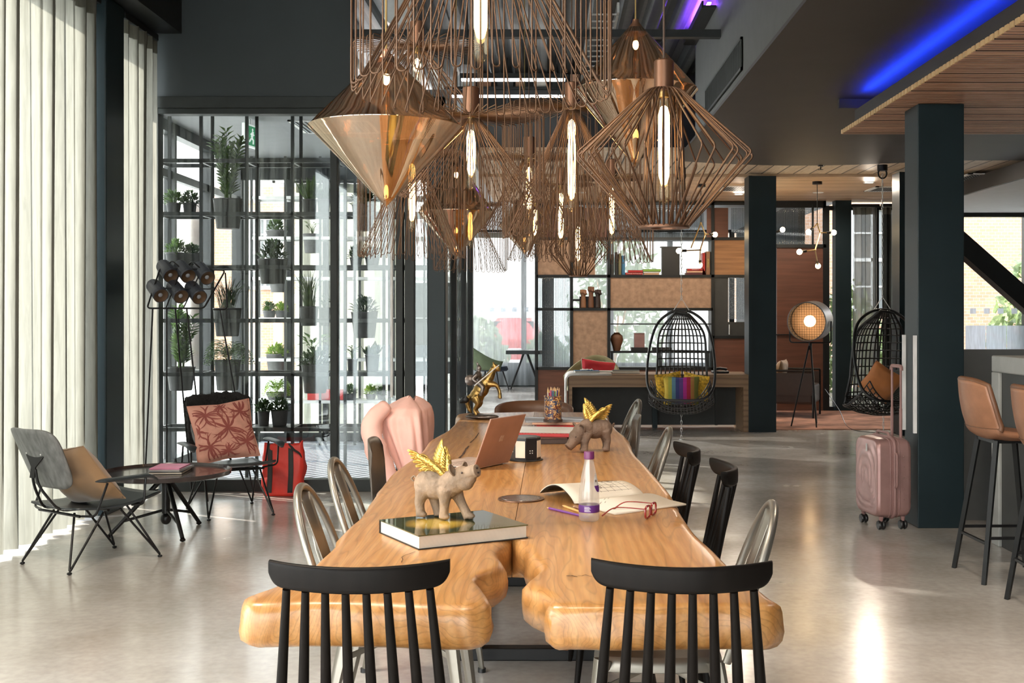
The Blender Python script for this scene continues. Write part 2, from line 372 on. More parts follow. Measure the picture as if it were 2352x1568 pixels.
M['floor']=concrete(); M['oak']=table_oak()
M['slate']=pbr('slate_paint',(.030,.040,.044),.55,var=.08,nscale=2)
M['slate_lt']=pbr('slate_trim',(.034,.040,.040),.5,spec=.25)
M['steel_dk']=pbr('dark_steel_column',(.013,.024,.029),.42,.0,spec=.25,var=.1,nscale=3)
M['beam']=pbr('blackened_steel',(.014,.016,.017),.42,.3)
M['blk']=pbr('black_metal',(.012,.012,.013),.38,.4)
M['blkwood']=pbr('black_stained_ash',(.0062,.0046,.0036),.46,var=.25,nscale=30,stretch=(1,1,.15),spec=.11)
M['gun']=pbr('gunmetal',(.27,.25,.215),.36,.8,var=.15,nscale=5)
M['plastic']=pbr('dark_grey_shell',(.075,.062,.05),.35)
M['ceil_dk']=pbr('brown_black_ceiling',(.030,.024,.022),.6,var=.12,nscale=3)
M['grey_wall']=pbr('mid_grey_plaster',(.10,.105,.105),.7,var=.06)
M['deck']=stripes('metal_deck',(.10,.11,.12),(.20,.21,.22),2.1,'X',rough=.4,metal=.4,bump=.8)
M['grey_ceil']=pbr('grey_ceiling',(.20,.205,.215),.7,var=.04)
M['white_ceil']=pbr('pale_ceiling',(.55,.56,.58),.7,var=.04)
M['slat']=plank_ceiling('cedar_slats',1,(.36,.18,.11),(.58,.34,.22),.16,19)
M['slat_edge']=stripes('slat_ends',(.62,.42,.22),(.10,.05,.025),19/1.0*.157*3.2,'Y',rough=.6)
M['plank_x']=plank_ceiling('larch_planks_lengthwise',0,(.50,.36,.24),(.74,.60,.45),.07,5.2)
M['plank_y']=plank_ceiling('larch_planks_crosswise',1,(.46,.30,.18),(.70,.50,.33),.09,7)
M['glass']=glassy('clear_glass',(.98,.99,.985),.04)
M['glass_part']=glassy('partition_glass',(.955,.97,.965),.05,(.85,.92,.95))
M['ribbed']=glassy('ribbed_glass',(.9,.93,.95),.08,ribs=.6,ribscale=26)
M['sheer']=sheer('linen_sheer',(.235,.232,.20),.60,.015)
M['sheer_lt']=sheer('white_voile',(.38,.40,.41),.32,.20)
M['sheer_gn']=sheer('sage_curtain',(.50,.53,.46),.55,.05)
M['copper']=pbr('copper_wire',(.125,.070,.042),.38,.75,var=.1)
M['copper_cap']=pbr('bronze_cap',(.17,.085,.05),.38,.75)
M['cord']=pbr('brown_cord',(.05,.028,.018),.6)
M['smoked']=glassy('smoked_copper_glass',(.70,.54,.40),.42,(.80,.66,.52),.035,fres=True)
M['bulbglass']=glassy('bulb_glass',(1,.96,.88),.06,(1,.9,.7))
M['filament']=emis('filament',(1,.66,.30),16)
M['bulb_pt']=emis('globe_bulb',(1,.72,.38),45)
M['brass']=pbr('brushed_brass',(.55,.38,.16),.3,.9)
M['gold']=pbr('gold_leaf',(.66,.44,.11),.32,.85,bump=.3,bscale=160)
M['terracotta']=pbr('weathered_clay',(.27,.185,.12),.75,var=.3,nscale=26,bump=.35,bscale=90)
M['terracotta_dk']=pbr('dark_clay',(.165,.105,.072),.75,var=.28,nscale=22,bump=.35,bscale=90)
M['pewter']=pbr('antique_pewter',(.17,.15,.14),.34,.8,var=.4,nscale=60)
M['bronze']=pbr('antique_bronze',(.30,.19,.06),.32,.85,var=.4,nscale=50)
M['potgrey']=pbr('charcoal_plant_pot',(.052,.053,.056),.75,var=.12,nscale=30)
M['potlight']=pbr('grey_plant_pot',(.13,.13,.13),.75,var=.12,nscale=30)
def leaf(name,a,b):
    m,t=nodes(name); p=N(t,'BsdfPrincipled'); tl=N(t,'BsdfTranslucent'); mx=N(t,'MixShader'); mx.inputs[0].default_value=.3; o=N(t,'OutputMaterial')
    nz=N(t,'TexNoise'); nz.inputs['Scale'].default_value=18; L(t,coords(t),nz.inputs['Vector']); c=ramp(t,nz.outputs[0],[(.35,a),(.65,b)])
    L(t,c,p.inputs['Base Color']); L(t,c,tl.inputs[0]); p.inputs['Roughness'].default_value=.4
    L(t,p.outputs[0],mx.inputs[1]); L(t,tl.outputs[0],mx.inputs[2]); L(t,mx.outputs[0],o.inputs[0]); return m
M['leaf']=leaf('mid_green_leaf',(.035,.075,.02),(.10,.18,.04))
M['leaf_dk']=leaf('dark_leaf',(.018,.04,.015),(.05,.095,.03))
M['leaf_br']=leaf('bright_leaf',(.14,.26,.03),(.36,.50,.09))
M['soil']=pbr('soil',(.02,.014,.01),.95)
M['galv']=pbr('pale_metal_shelf',(.55,.56,.55),.35,.6)
M['mat']=stripes('entrance_matting',(.025,.028,.04),(.42,.45,.50),3.3,'X',rot=(0,0,R(38)),rough=.55,duty=.72)
M['redbag']=pbr('red_nylon',(.62,.035,.022),.5,bump=.5,bscale=14)
M['strap']=pbr('charcoal_webbing',(.035,.035,.035),.8)
M['pinkcloth']=pbr('pale_pink_cotton',(.84,.50,.43),.85,var=.06,nscale=5,bump=.3,bscale=18)
M['suit']=pbr('rose_gold_shell',(.40,.235,.22),.32,.35)
M['suit_trim']=pbr('dusty_pink_trim',(.30,.17,.16),.5)
M['leather']=pbr('tan_leather',(.33,.155,.085),.38,var=.14,nscale=12,bump=.08,bscale=160,coat=.1)
M['leather_dk']=pbr('brown_leather',(.16,.075,.04),.42)
M['olive']=pbr('olive_felt',(.17,.16,.075),.9,sheen=.3)
M['greenfelt']=pbr('sage_felt',(.115,.15,.085),.9)
M['bluefelt']=pbr('navy_pad',(.03,.045,.075),.8)
M['redcloth']=pbr('red_cushion_cloth',(.45,.015,.025),.8)
M['whitecloth']=pbr('cream_cloth',(.7,.66,.58),.85)
M['tancloth']=pbr('tan_velvet',(.30,.175,.085),.75,sheen=.5)
M['orange']=pbr('burnt_orange_velvet',(.46,.15,.03),.7,sheen=.6)
M['palm']=pbr('pink_linen',(.58,.285,.215),.88,var=.1,nscale=20); M['palm_ink']=pbr('dark_red_print',(.27,.068,.055),.88)
M['fur']=pbr('black_sheepskin',(.010,.009,.009),.95,var=.5,nscale=90,bump=1,bscale=120)
M['ashgrey']=pbr('grey_stained_veneer',(.16,.165,.165),.5,var=.3,nscale=40,stretch=(1,1,.06))
M['dkveneer']=pbr('near_black_veneer',(.028,.034,.038),.35)
M['tabletop_dk']=pbr('dark_tray_top',(.035,.025,.024),.22,coat=.3)
M['kente']=multi_stripe('rainbow_woven',[(.62,.45,.06),(.42,.42,.07),(.12,.25,.33),(.05,.06,.20),(.13,.06,.25),(.50,.03,.28),(.45,.02,.06),(.40,.20,.05),(.20,.20,.04)],axis=0,lo=-.185,hi=.185,weave=22)
M['yellow']=pbr('mustard_print',(.55,.33,.03),.85,var=.6,nscale=40)
M['greyweave']=stripes('grey_woven',(.05,.065,.06),(.22,.25,.23),26,'DIAGONAL',rough=.9)
M['rope']=pbr('black_rattan',(.014,.014,.015),.42)
M['chain']=pbr('zinc_chain',(.45,.44,.42),.35,.9)
M['whitemetal']=pbr('white_steel',(.72,.72,.72),.35)
M['walnut']=wood('walnut_desk',(.20,.115,.06),(.29,.18,.10),(.12,.065,.035),scale=5,dist=3,stretch=(.15,1,1),rough=.45)
M['dkpanel']=pbr('charcoal_laminate',(.035,.037,.036),.55)
M['cork']=pbr('tan_cork_board',(.37,.235,.155),.85,var=.22,nscale=14,bump=.1)
M['brownpanel']=pbr('russet_veneer',(.125,.048,.028),.5,var=.22,nscale=14,stretch=(.12,1,1.6))
M['amberpanel']=pbr('amber_veneer',(.27,.125,.05),.4,var=.25,nscale=16,stretch=(.12,1,1.8))
M['gridmesh']=mesh_alpha('wire_mesh_infill',(.03,.03,.03),14,.28)
M['concrete_bar']=pbr('cast_concrete',(.36,.37,.36),.5,var=.12,nscale=7,bump=.06)
M['white']=pbr('matt_white',(.78,.78,.77),.6,var=.03)
M['paper']=pbr('drawing_paper',(.80,.71,.58),.8,var=.04)
M['ink']=pbr('pencil_line',(.14,.10,.07),.8)
M['pages']=pages('page_block',(.78,.70,.58))
M['cover']=cover_art()
M['bead']=beaded()
M['laptop']=pbr('copper_laptop_lid',(.44,.255,.19),.42,.4)
M['laptop_base']=pbr('rose_aluminium',(.62,.45,.37),.35,.5)
M['keys']=pbr('keycaps',(.50,.37,.30),.5)
M['blackplastic']=pbr('black_plastic',(.012,.012,.013),.3)
M['cream']=pbr('cream_plastic',(.72,.60,.47),.45)
def frosted():
    m,t=nodes('frosted_bottle_glass'); tr=N(t,'BsdfTransparent'); tr.inputs[0].default_value=(.97,.95,.93,1); d=N(t,'BsdfTranslucent'); d.inputs[0].default_value=(.93,.88,.82,1); d2=N(t,'BsdfDiffuse'); d2.inputs[0].default_value=(.85,.80,.74,1); g=N(t,'BsdfGlossy'); g.inputs['Roughness'].default_value=.12
    a=N(t,'MixShader'); a.inputs[0].default_value=.45; L(t,d.outputs[0],a.inputs[1]); L(t,d2.outputs[0],a.inputs[2])
    b=N(t,'MixShader'); b.inputs[0].default_value=.30; L(t,tr.outputs[0],b.inputs[1]); L(t,a.outputs[0],b.inputs[2])
    c=N(t,'MixShader'); c.inputs[0].default_value=.10; L(t,b.outputs[0],c.inputs[1]); L(t,g.outputs[0],c.inputs[2])
    o=N(t,'OutputMaterial'); L(t,c.outputs[0],o.inputs[0]); return m
M['bottle']=frosted()
M['purple']=pbr('purple_label',(.11,.025,.20),.45)
M['plum']=pbr('plum_cap',(.17,.03,.12),.4)
M['lilac_txt']=pbr('pale_print',(.72,.66,.75),.6)
M['redframe']=pbr('dark_red_acetate',(.27,.018,.016),.2,coat=.5)
M['lens']=glassy('spectacle_lens',(.98,.96,.94),.07)
M['p_purple']=pbr('pencil_purple',(.20,.05,.30),.4); M['p_yellow']=pbr('pencil_yellow',(.75,.45,.14),.45)
M['p_wood']=pbr('sharpened_wood',(.72,.46,.24),.7); M['p_tip']=pbr('pencil_lead',(.08,.04,.10),.5)
M['b_red']=pbr('red_book_cloth',(.42,.02,.018),.45); M['b_grey']=pbr('grey_magazine',(.30,.32,.36),.4); M['b_salmon']=pbr('salmon_cover',(.72,.42,.27),.45)
M['b_green']=pbr('green_cover',(.20,.36,.06),.5); M['b_blue']=pbr('blue_cover',(.04,.16,.30),.5); M['b_black']=pbr('black_cover',(.015,.015,.015),.45); M['b_white']=pbr('white_cover',(.70,.68,.64),.3); M['b_yellow']=pbr('lime_cover',(.55,.55,.12),.5); M['b_maroon']=pbr('maroon_cover',(.12,.03,.035),.5); M['b_pink']=pbr('pink_cover',(.78,.25,.42),.4)
M['rug']=pbr('faded_red_rug',(.40,.21,.15),.95,var=.55,nscale=3,bump=.5,bscale=200)
M['skin_a']=pbr('tan_resin',(.30,.145,.075),.5); M['skin_b']=pbr('brown_resin',(.19,.085,.045),.5); M['skin_c']=pbr('dark_resin',(.045,.028,.022),.5)
M['brick']=bricks('orange_brick',(.30,.165,.10),(.36,.21,.13),(.38,.34,.31),3.4)
M['brick_gy']=bricks('grey_brick',(.45,.45,.47),(.5,.5,.52),(.62,.62,.62),3.4)
M['render']=pbr('pale_render',(.75,.74,.70),.8,var=.05)
M['pave']=pbr('pale_paving',(.55,.54,.50),.8,var=.08)
M['asphalt']=pbr('asphalt',(.30,.30,.31),.85,var=.1)
M['hedge']=leaf('hedge_leaf',(.20,.27,.12),(.36,.45,.22))
M['carred']=pbr('car_red_paint',(.55,.03,.025),.25,coat=.6)
M['tyre']=pbr('tyre_rubber',(.02,.02,.02),.8)
M['exit_green']=pbr('exit_sign_green',(.02,.22,.09),.5,emit=(.02,.35,.14),estr=.35)
M['exit_white']=pbr('exit_sign_white',(.85,.9,.86),.5,emit=(.85,.95,.9),estr=.5)
M['lampwhite']=emis('linear_tube',(1,.97,.92),11)
M['downlight']=emis('downlight_lens',(1,.9,.75),14)
M['blue_led']=emis('blue_led_strip',(.010,.045,1),110)
M['violet_led']=emis('violet_led',(.22,.06,1),80)
M['amberglow']=emis('lamp_element',(1,.66,.34),7)
M['grille']=stripes('vent_louvres',(.02,.02,.022),(.34,.35,.36),9,'X',rough=.5)
M['grille_dk']=stripes('dark_louvres',(.012,.012,.013),(.10,.10,.10),12,'Z',rot=(R(0),0,0),rough=.5)
M['frost']=sheer('frosted_film',(.80,.86,.95),.7,.25)
M['shade_blue']=pbr('ribbed_navy_shade',(.035,.04,.055),.5)
M['shade_tan']=pbr('copper_reflector',(.14,.085,.05),.35,.5)
# ================================================================== SETTING
struct('floor',MB().box(-3.6,9.2,-3.2,24,-.12,0),M['floor'],smooth=0)
# roof slab over everything, corrugated deck below it
struct('ceiling_roof',MB().box(-3.9,9.4,-3.3,24.2,4.3,4.5),M['slate'],smooth=0)
def corr():
    mb=MB(); x=-3.4; prof=[]
    while x<1.36:
        prof += [(x,4.0),(x+.10,4.0),(x+.135,4.06),(x+.215,4.06)]; x+=.25
    def fn(u,v):
        i=min(int(round(u*(len(prof)-1))),len(prof)-1); return (prof[i][0],-3+v*15.95,prof[i][1])
    return mb.grid(fn,len(prof),2)
struct('ceiling_deck',corr(),M['deck'],smooth=20)
# dropped dark ceiling on the right with gently curved far edge
out=[(1.338,-3.1),(9.2,-3.1),(9.2,12.55),(4.2,12.6)]
for k in range(9):
    x=4.0-k*(4.0-1.338)/8; out.append((x,12.62+.42*sin(pi*min(1,max(0,(x-1.3)/2.9)))))
struct('ceiling_lower',MB().prism(out,3.05,3.075),M['ceil_dk'],smooth=0)
b=struct('wall_bulkhead',MB().box(1.34,1.40,-3.1,10.95,3.0755,4.3),M['grey_wall'],smooth=0)
struct('wall_bulkhead_end',MB().box(1.34,1.75,10.95,11.0,3.076,4.3),M['slate'],smooth=0)
struct('wall_header',MB().box(-.85,9.2,12.95,13.05,3.13,4.3),M['beam'],smooth=0)
# larch ceilings beyond
struct('ceiling_planks_near',MB().box(-.85,5.2,12.1,14.1,3.085,3.12),M['plank_x'],smooth=0)
struct('ceiling_planks_far',MB().box(-.85,5.2,14.1,17.3,3.05,3.12),M['plank_y'],smooth=0)
struct('ceiling_pale',MB().box(5.10,9.2,11.0,17.3,2.88,3.04),M['white_ceil'],smooth=0)
struct('ceiling_back',MB().prism([(-1.75,17.3),(4.2,17.3),(4.2,23.2),(-2.6,23.2)],3.05,3.15),M['white_ceil'],smooth=0)
struct('ceiling_back_strip',MB().prism([(-1.25,13.0),(-.85,13.0),(-.85,17.3),(-1.75,17.3)],3.05,3.15),M['white_ceil'],smooth=0)
struct('trim_1',MB().box(5.06,5.10,11.0,17.1,2.87,3.05),M['ceil_dk'],smooth=0)

# left window wall ------------------------------------------------------------
struct('trim_2',MB().box(-3.36,-3.10,8.17,8.52,0,3.62),M['steel_dk'],smooth=0,bevel=.01)
struct('wall_left_soffit',MB().box(-3.6,-2.93,-3.1,9.31,3.62,4.0),M['beam'],smooth=0)
struct('wall_left_upper',MB().box(-3.62,-3.42,-3.1,13.2,3.62,4.3),M['slate'],smooth=0)
def left_window(name,ya,yb,n,z1=3.62,zt=3.5,x=-3.45):
    fr=MB(); w=.06
    fr.box(x-.05,x+.05,ya,yb,0,.10); fr.box(x-.05,x+.05,ya,yb,z1-.1,z1); fr.box(x-.03,x+.03,ya,yb,zt,zt+.07)
    for k in range(n+1):
        y=ya+(yb-ya-w)*k/n; fr.box(x-.05,x+.05,y,y+w,0,z1)
    o=struct(name,fr,M['beam'],smooth=0)
    g=struct('pane',MB().box(x-.006,x+.006,ya+.02,yb-.02,.05,z1-.05),M['glass'],o,smooth=0)
    return o
left_window('window_1',-3.0,8.2,7)
left_window('window_2',8.5,9.30,1)
left_window('window_3',9.47,12.9,3,z1=3.12,zt=2.62)
# upper slate wall over the glazed partition
struct('wall_back_upper',MB().box(-3.45,-1.58,9.30,9.46,3.12,4.3),M['slate'],smooth=0)
struct('trim_3',MB().box(-3.2,-.84,9.27,9.31,3.03,3.12),M['slate_lt'],smooth=0,bevel=.004)
struct('trim_4',MB().box(-1.58,1.34,9.32,9.40,3.60,3.66),M['beam'],smooth=0)
# glazed partition
part=MB(); 
part.box(-3.2,-.84,9.29,9.41,0,.095); part.box(-3.2,-.84,9.29,9.41,2.985,3.03)
for (a,bx) in ((-3.2,-3.11),(-1.755,-1.70),(-1.235,-1.18),(-1.165,-1.09)): part.box(a,bx,9.29,9.41,0,3.03)
pt=struct('wall_partition',part,M['slate_lt'],smooth=0,bevel=.004)
struct('pane',MB().box(-3.11,-1.755,9.335,9.347,.095,2.985),M['glass_part'],pt,smooth=0)
struct('pane',MB().box(-1.70,-1.235,9.335,9.347,.095,2.985),M['glass_part'],pt,smooth=0)
struct('pane',MB().box(-1.09,-.98,9.335,9.347,.095,2.985),M['glass_part'],pt,smooth=0)
struct('handle',MB().tube([(-1.262,9.25,.75),(-1.262,9.25,2.3)],.012),M['whitemetal'],pt)
struct('trim_5',MB().box(-.985,-.84,9.27,9.48,0,3.12),M['steel_dk'],smooth=0,bevel=.008)
# lobby shell
struct('ceiling_lobby',MB().box(-3.45,-.84,9.41,12.98,3.12,3.2),M['grey_ceil'],smooth=0)
lw=MB()
for y in (9.48,10.7,11.9,12.86): lw.box(-.93,-.87,y,y+.06,0,3.1)
lw.box(-.93,-.87,9.48,12.92,0,.1); lw.box(-.93,-.87,9.48,12.92,2.2,2.26); lw.box(-.93,-.87,9.48,12.92,3.0,3.12)
o=struct('wall_lobby_right',lw,M['beam'],smooth=0)
struct('pane',MB().box(-.905,-.895,9.5,12.9,.1,3.0),M['glass'],o,smooth=0)
lb=MB(); lb.box(-3.45,-.87,12.92,13.0,0,.10); lb.box(-3.45,-.87,12.92,13.0,2.88,3.12)
for x in (-3.45,-2.92,-2.52,-1.6,-.93): lb.box(x,x+.06,12.92,13.0,0,3.1)
o=struct('wall_lobby_back',lb,M['beam'],smooth=0)
struct('pane',MB().box(-3.4,-.9,12.955,12.965,.1,2.88),M['glass'],o,smooth=0)
struct('panel',MB().box(-1.55,-.93,12.93,12.99,.75,1.75),M['grey_wall'],o,smooth=0)
tag(MB().box(-3.2,-.94,9.48,12.9,.0,.012).build('entrance_mat',M['mat'],smooth=0),'navy entrance matting with pale diagonal strips inside the glazed lobby','mat')
# right front column, far columns
struct('column_1',MB().box(2.396,2.70,7.70,7.99,0,2.78),M['steel_dk'],smooth=0,bevel=.006)
gd=MB(); gd.box(2.374,2.395,7.715,7.735,.62,1.262); gd.box(2.374,2.395,7.955,7.975,.62,1.262)  # two pale guard strips on the column face, not a rail
tag(gd.build('corner_guard',M['whitemetal'],smooth=0),'pair of pale steel guard strips on the big dark column beside the suitcase','column guard')
c2=MB(); c2.box(2.38,2.67,14.0,14.03,0,3.05); c2.box(2.38,2.67,14.25,14.28,0,3.05); c2.box(2.51,2.54,14.03,14.25,0,3.05)
c2.box(2.34,2.38,13.98,14.3,0,3.05)
struct('column_2',c2,M['steel_dk'],smooth=0)
c3=MB(); c3.box(4.02,4.10,13.6,13.9,0,3.05); c3.box(4.10,4.34,13.72,13.78,0,3.05)
struct('column_3',c3,M['steel_dk'],smooth=0)
bz=at(2140,501,11.5); bz2=at(2763,1051,11.5)
struct('trim_6',MB().tube([bz,bz2],[.125,.125],4).box(bz.x-.09,bz.x+.09,11.41,11.59,0,3.05),M['beam'],smooth=0)
# slatted canopy with blue cove
can=MB(); y=2.0
while y<8.97:
    can.box(2.22,6.6,y,y+.046,2.78,2.812); y+=.065
o=struct('ceiling_canopy',can,M['slat'],smooth=0)
en=MB(); y=2.0
while y<8.97:
    en.box(2.212,2.2205,y+.002,y+.044,2.781,2.811); y+=.065
struct('slat_end',en,pbr('pale_slat_ends',(.60,.40,.20),.6),o,smooth=0)
struct('trim_7',MB().box(2.30,2.34,1.8,8.93,2.812,2.950).box(2.34,6.6,8.90,8.93,2.812,2.950).box(2.25,6.6,1.8,8.96,2.812,2.83),M['ceil_dk'],smooth=0)
tag(MB().box(2.343,2.36,2.0,8.80,2.935,2.945).build('ceiling_light_strip',M['blue_led'],smooth=0),'blue LED strip lighting the cove above the slatted canopy','light strip')
struct('ceiling_beam',MB().box(2.2,9.2,9.0,9.05,2.98,3.05),M['ceil_dk'],smooth=0)
# bookcase wall, russet panel, back facades ----------------------------------
struct('wall_back_panel',MB().box(3.27,3.97,17.1,17.16,0,2.37),M['brownpanel'],smooth=0)
tr=MB(); tr.box(2.9,3.98,17.07,17.1,2.37,2.42); tr.box(2.9,3.98,17.07,17.12,1.10,1.115); tr.box(2.9,3.98,17.07,17.1,2.95,3.05); tr.box(3.94,3.98,17.07,17.12,0,3.05); tr.box(3.78,3.80,17.06,17.12,2.42,3.0)
struct('trim_8',tr,M['beam'],smooth=0)
struct('wall_back_mesh',MB().box(2.9,3.94,17.11,17.125,2.42,2.95),M['ribbed'],smooth=0)
def facade(name,x0,x1,y,z0,z1,mx,th=.06,hz=()):
    fr=MB(); fr.box(x0,x1,y,y+.1,z1-.06,z1); fr.box(x0,x1,y,y+.1,z0,z0+.06)
    for x in mx: fr.box(x-th/2,x+th/2,y-.02,y+.1,z0,z1)
    for z in hz: fr.box(x0,x1,y,y+.08,z,z+.05)
    o=struct(name,fr,M['beam'],smooth=0)
    struct('pane',MB().box(x0,x1,y+.045,y+.055,z0,z1),M['glass'],o,smooth=0); return o
facade('window_4',3.98,5.15,17.1,0,2.98,(4.0,4.72,4.98,5.13))
struct('trim_9',MB().box(4.10,4.33,17.0,17.2,0,3.05),M['steel_dk'],smooth=0)
facade('window_5',5.3,9.2,17.1,.02,2.88,(5.35,6.9,8.4))
struct('wall_back_right',MB().box(5.1,9.2,17.1,17.2,2.88,3.12),M['white_ceil'],smooth=0)
fp=MB()
for k in range(9): fp.box(6.0+k*.30,6.0+k*.30+.29,17.05,17.06,.35,1.24)
struct('frosted_panel',fp,M['frost'],bpy.data.objects['window_5'],smooth=0)
sq=MB()
for k in range(10): sq.box(6.06+k*.2,6.06+k*.2+.085,17.04,17.043,1.41,1.49)
for k in range(3): sq.box(4.40+k*.14,4.40+k*.14+.06,17.04,17.043,1.41,1.47)
struct('manifestation_squares',sq,M['frost'],bpy.data.objects['window_5'],smooth=0)
facade('window_6',-2.35,3.6,22.9,.40,3.05,(-2.3,-.55,1.15,2.3,3.5),th=.10)
struct('wall_back_kick',MB().box(-2.35,3.6,22.9,23.05,0,.40),M['slate_lt'],smooth=0)
sq=MB()
for k in range(9): sq.box(-2.1+k*.22,-2.1+k*.22+.10,22.86,22.864,1.45,1.54)
struct('manifestation_squares',sq,M['frost'],bpy.data.objects['window_6'],smooth=0)
struct('wall_back_return',MB().box(3.6,3.7,17.2,23.0,0,3.1),M['grey_wall'],smooth=0)
wg=MB()
for k in range(7):
    q=k/6; wg.box(-1.29-1.05*q,-1.21-1.05*q,13.0+9.9*q-.03,13.0+9.9*q+.03,0,3.1)
for z in (.0,2.95): wg.tube([(-1.25,13.0,z+.05),(-2.3,22.9,z+.05)],.07,4)
o=struct('wall_back_left',wg,M['beam'],smooth=0)
MB().add([(-1.25,13.0,.1),(-2.3,22.9,.1),(-2.3,22.9,2.95),(-1.25,13.0,2.95)],[(0,1,2,3)]).build('pane',M['glass'],o,smooth=0)
struct('wall_right',MB().box(9.2,9.4,-3.2,17.2,0,4.3),M['grey_wall'],smooth=0)
# unseen wall behind the camera, its glazing added for frontal daylight
fb=MB(); fb.box(-3.6,9.2,-3.2,-3.1,0,.1); fb.box(-3.6,9.2,-3.2,-3.1,3.5,4.3); fb.box(1.1,9.2,-3.2,-3.1,.1,3.5)
for k in range(9): fb.box(-3.6+k*1.58,-3.5+k*1.58,-3.2,-3.1,0,3.5)
o=struct('window_added_7',fb,M['beam'],smooth=0)
struct('pane',MB().box(-3.5,9.2,-3.155,-3.145,.1,3.5),M['glass'],o,smooth=0)
# bar: low wall behind stools, cast counter ----------------------------------
struct('wall_bar_front',MB().box(2.705,6.5,8.0,8.12,0,1.16),M['grey_wall'],smooth=0)
bc=thing('bar_counter','pale cast concrete bar counter with a dark recessed front panel','bar',(2.69,7.2,0))
MB().box(0,.62,-4.6,0,1.05,1.15).build('counter_top',M['concrete_bar'],bc,smooth=0,bevel=.008)
MB().box(0,.60,-.12,0,0,1.05).build('end_leg',M['concrete_bar'],bc,smooth=0,bevel=.006)
MB().box(.018,.60,-4.6,-.12,.0,1.05).build('recessed_panel',M['dkpanel'],bc,smooth=0)

# curtains -------------------------------------------------------------------
def curtain(name,label,ya,yb,x,z1,mat,amp=.040,wl=.165,seed=1,z0=.03,track=True,axis='y',sl=0):
    rnd=random.Random(seed); n=int((yb-ya)/wl*14)
    ph=[rnd.uniform(-.5,.5) for _ in range(60)]
    def fn(u,v):
        y=ya+(yb-ya)*u; a=2*pi*(yb-ya)/wl*u; i=int(u*55)
        k=amp*(1+.3*(1-v)*ph[i]); off=k*sin(a+.5*ph[(i*7)%55]*(1-v))+.012*sin(2.3*a+1)+.02*(1-v)*sin(a*.31)
        z=z0+(z1-z0)*v
        y+=.11*wl*sin(2*a+ph[i]*.4)*min(1,4*v+.4)*(1 if wl<.18 else .3)
        return (x+off+sl*(y-ya),y,z) if axis=='y' else (y,x+off,z)
    o=tag(MB().grid(fn,n,12).build(name,mat,smooth=180),label,'curtain')
    hd=MB(); hd.grid(lambda u,v:(lambda p:(p[0]+(.003 if axis=='y' else 0),p[1],z1-.10+.10*v))(fn(u,1)),n,2)
    hd.build('heading_tape',M['sheer'],o,smooth=180)
    if track:
        t=MB()
        t.box(x-.03,x+.03,ya-.02,yb+.02,z1+.005,z1+.05) if axis=='y' else t.box(ya-.02,yb+.02,x-.03,x+.03,z1+.005,z1+.05)
        t.build('track',M['beam'],o,smooth=0)
    return o
curtain('sheer_curtain','long cream linen sheer curtain left of the dark window post, nearest the camera',3.2,8.14,-3.16,3.55,M['sheer'],seed=3)
curtain('sheer_curtain','narrow cream linen sheer curtain between the dark window post and the plant lobby',8.56,9.24,-3.13,3.55,M['sheer'],seed=5)
curtain('voile_curtain','white voile curtain across the bright far windows behind the bookcase',-2.25,3.4,22.72,2.98,M['sheer_lt'],amp=.03,wl=.30,seed=9,axis='x')
curtain('voile_curtain','added white voile curtain along the glazed side of the back lounge, blocking the sun',13.1,22.4,-1.16,2.9,M['sheer_lt'],amp=.03,wl=.3,seed=15,track=False,sl=-.106)  # added curtain that keeps sun patches off the far floor
curtain('lobby_curtain','sage green curtain hanging behind the rear plant shelves of the lobby',-2.86,-1.56,13.12,2.86,M['sheer_gn'],amp=.035,wl=.2,seed=11,axis='x')
curtain('voile_curtain','pale drape on the tall window right of the russet panel',4.34,4.70,16.95,2.94,M['sheer_lt'],amp=.03,wl=.15,seed=13,axis='x')
curtain('grey_drape','dark grey drape bunched beside the hanging chair by the column',4.75,4.87,16.9,2.94,M['slate_lt'],amp=.03,wl=.07,seed=14,axis='x')
# exterior -------------------------------------------------------------------
struct('ground_outside',MB().box(-60,60,-40,90,-.2,-.125),M['pave'],smooth=0)
def building(name,label,x0,x1,y0,y1,h,mat,wins,cat='building'):
    t=thing(name,label,cat,(0,0,-.125))
    MB().box(x0,x1,y0,y1,0,h).build('wall',mat,t,smooth=0)
    for (x,z,w,hh) in wins:
        f=MB(); f.box(x,x+w,y0-.08,y0-.01,z,z+.10); f.box(x,x+w,y0-.08,y0-.01,z+hh-.10,z+hh); f.box(x,x+.1,y0-.08,y0-.01,z,z+hh); f.box(x+w-.1,x+w,y0-.08,y0-.01,z,z+hh)
        f.box(x+w/2-.03,x+w/2+.03,y0-.07,y0-.01,z,z+hh); f.box(x,x+w,y0-.07,y0-.01,z+hh*.5-.04,z+hh*.5+.04); f.box(x,x+w,y0-.06,y0-.01,z+hh*.25-.02,z+hh*.25+.02); f.box(x,x+w,y0-.06,y0-.01,z+hh*.75-.02,z+hh*.75+.02)
        w_=f.build('sash_window',M['white'],t,smooth=0)
        MB().box(x+.05,x+w-.05,y0-.03,y0-.005,z+.05,z+hh-.05).build('glazing',M['dkpanel'] if 0 else M['grey_wall'],w_,smooth=0)
    return t
building('brick_building','orange brick building with a pale upper storey outside the lobby window',-9.6,-5.0,32,38,5.0,M['brick'],[(-8.3,2.2,1.0,2.0)])
building('outside_building','pale rendered building with green downpipe seen at the top left of the plant lobby',-17,-9.9,31,37,13,M['render'],[(-11.6,5.2,1.2,2.4),(-11.6,1.2,1.2,2.4)])
building('grey_brick_building','tall grey brick building beyond the lobby corner',-12.5,-5.2,40,46,9,M['brick_gy'],[(-9.5,6.0,1.2,1.9)])
building('brick_house','orange brick house with a white sash window outside the right hand windows',5.0,22,27.5,34,4.9,M['brick'],[(6.95,1.55,1.05,2.5),(12.2,3.4,1.2,2.2)])
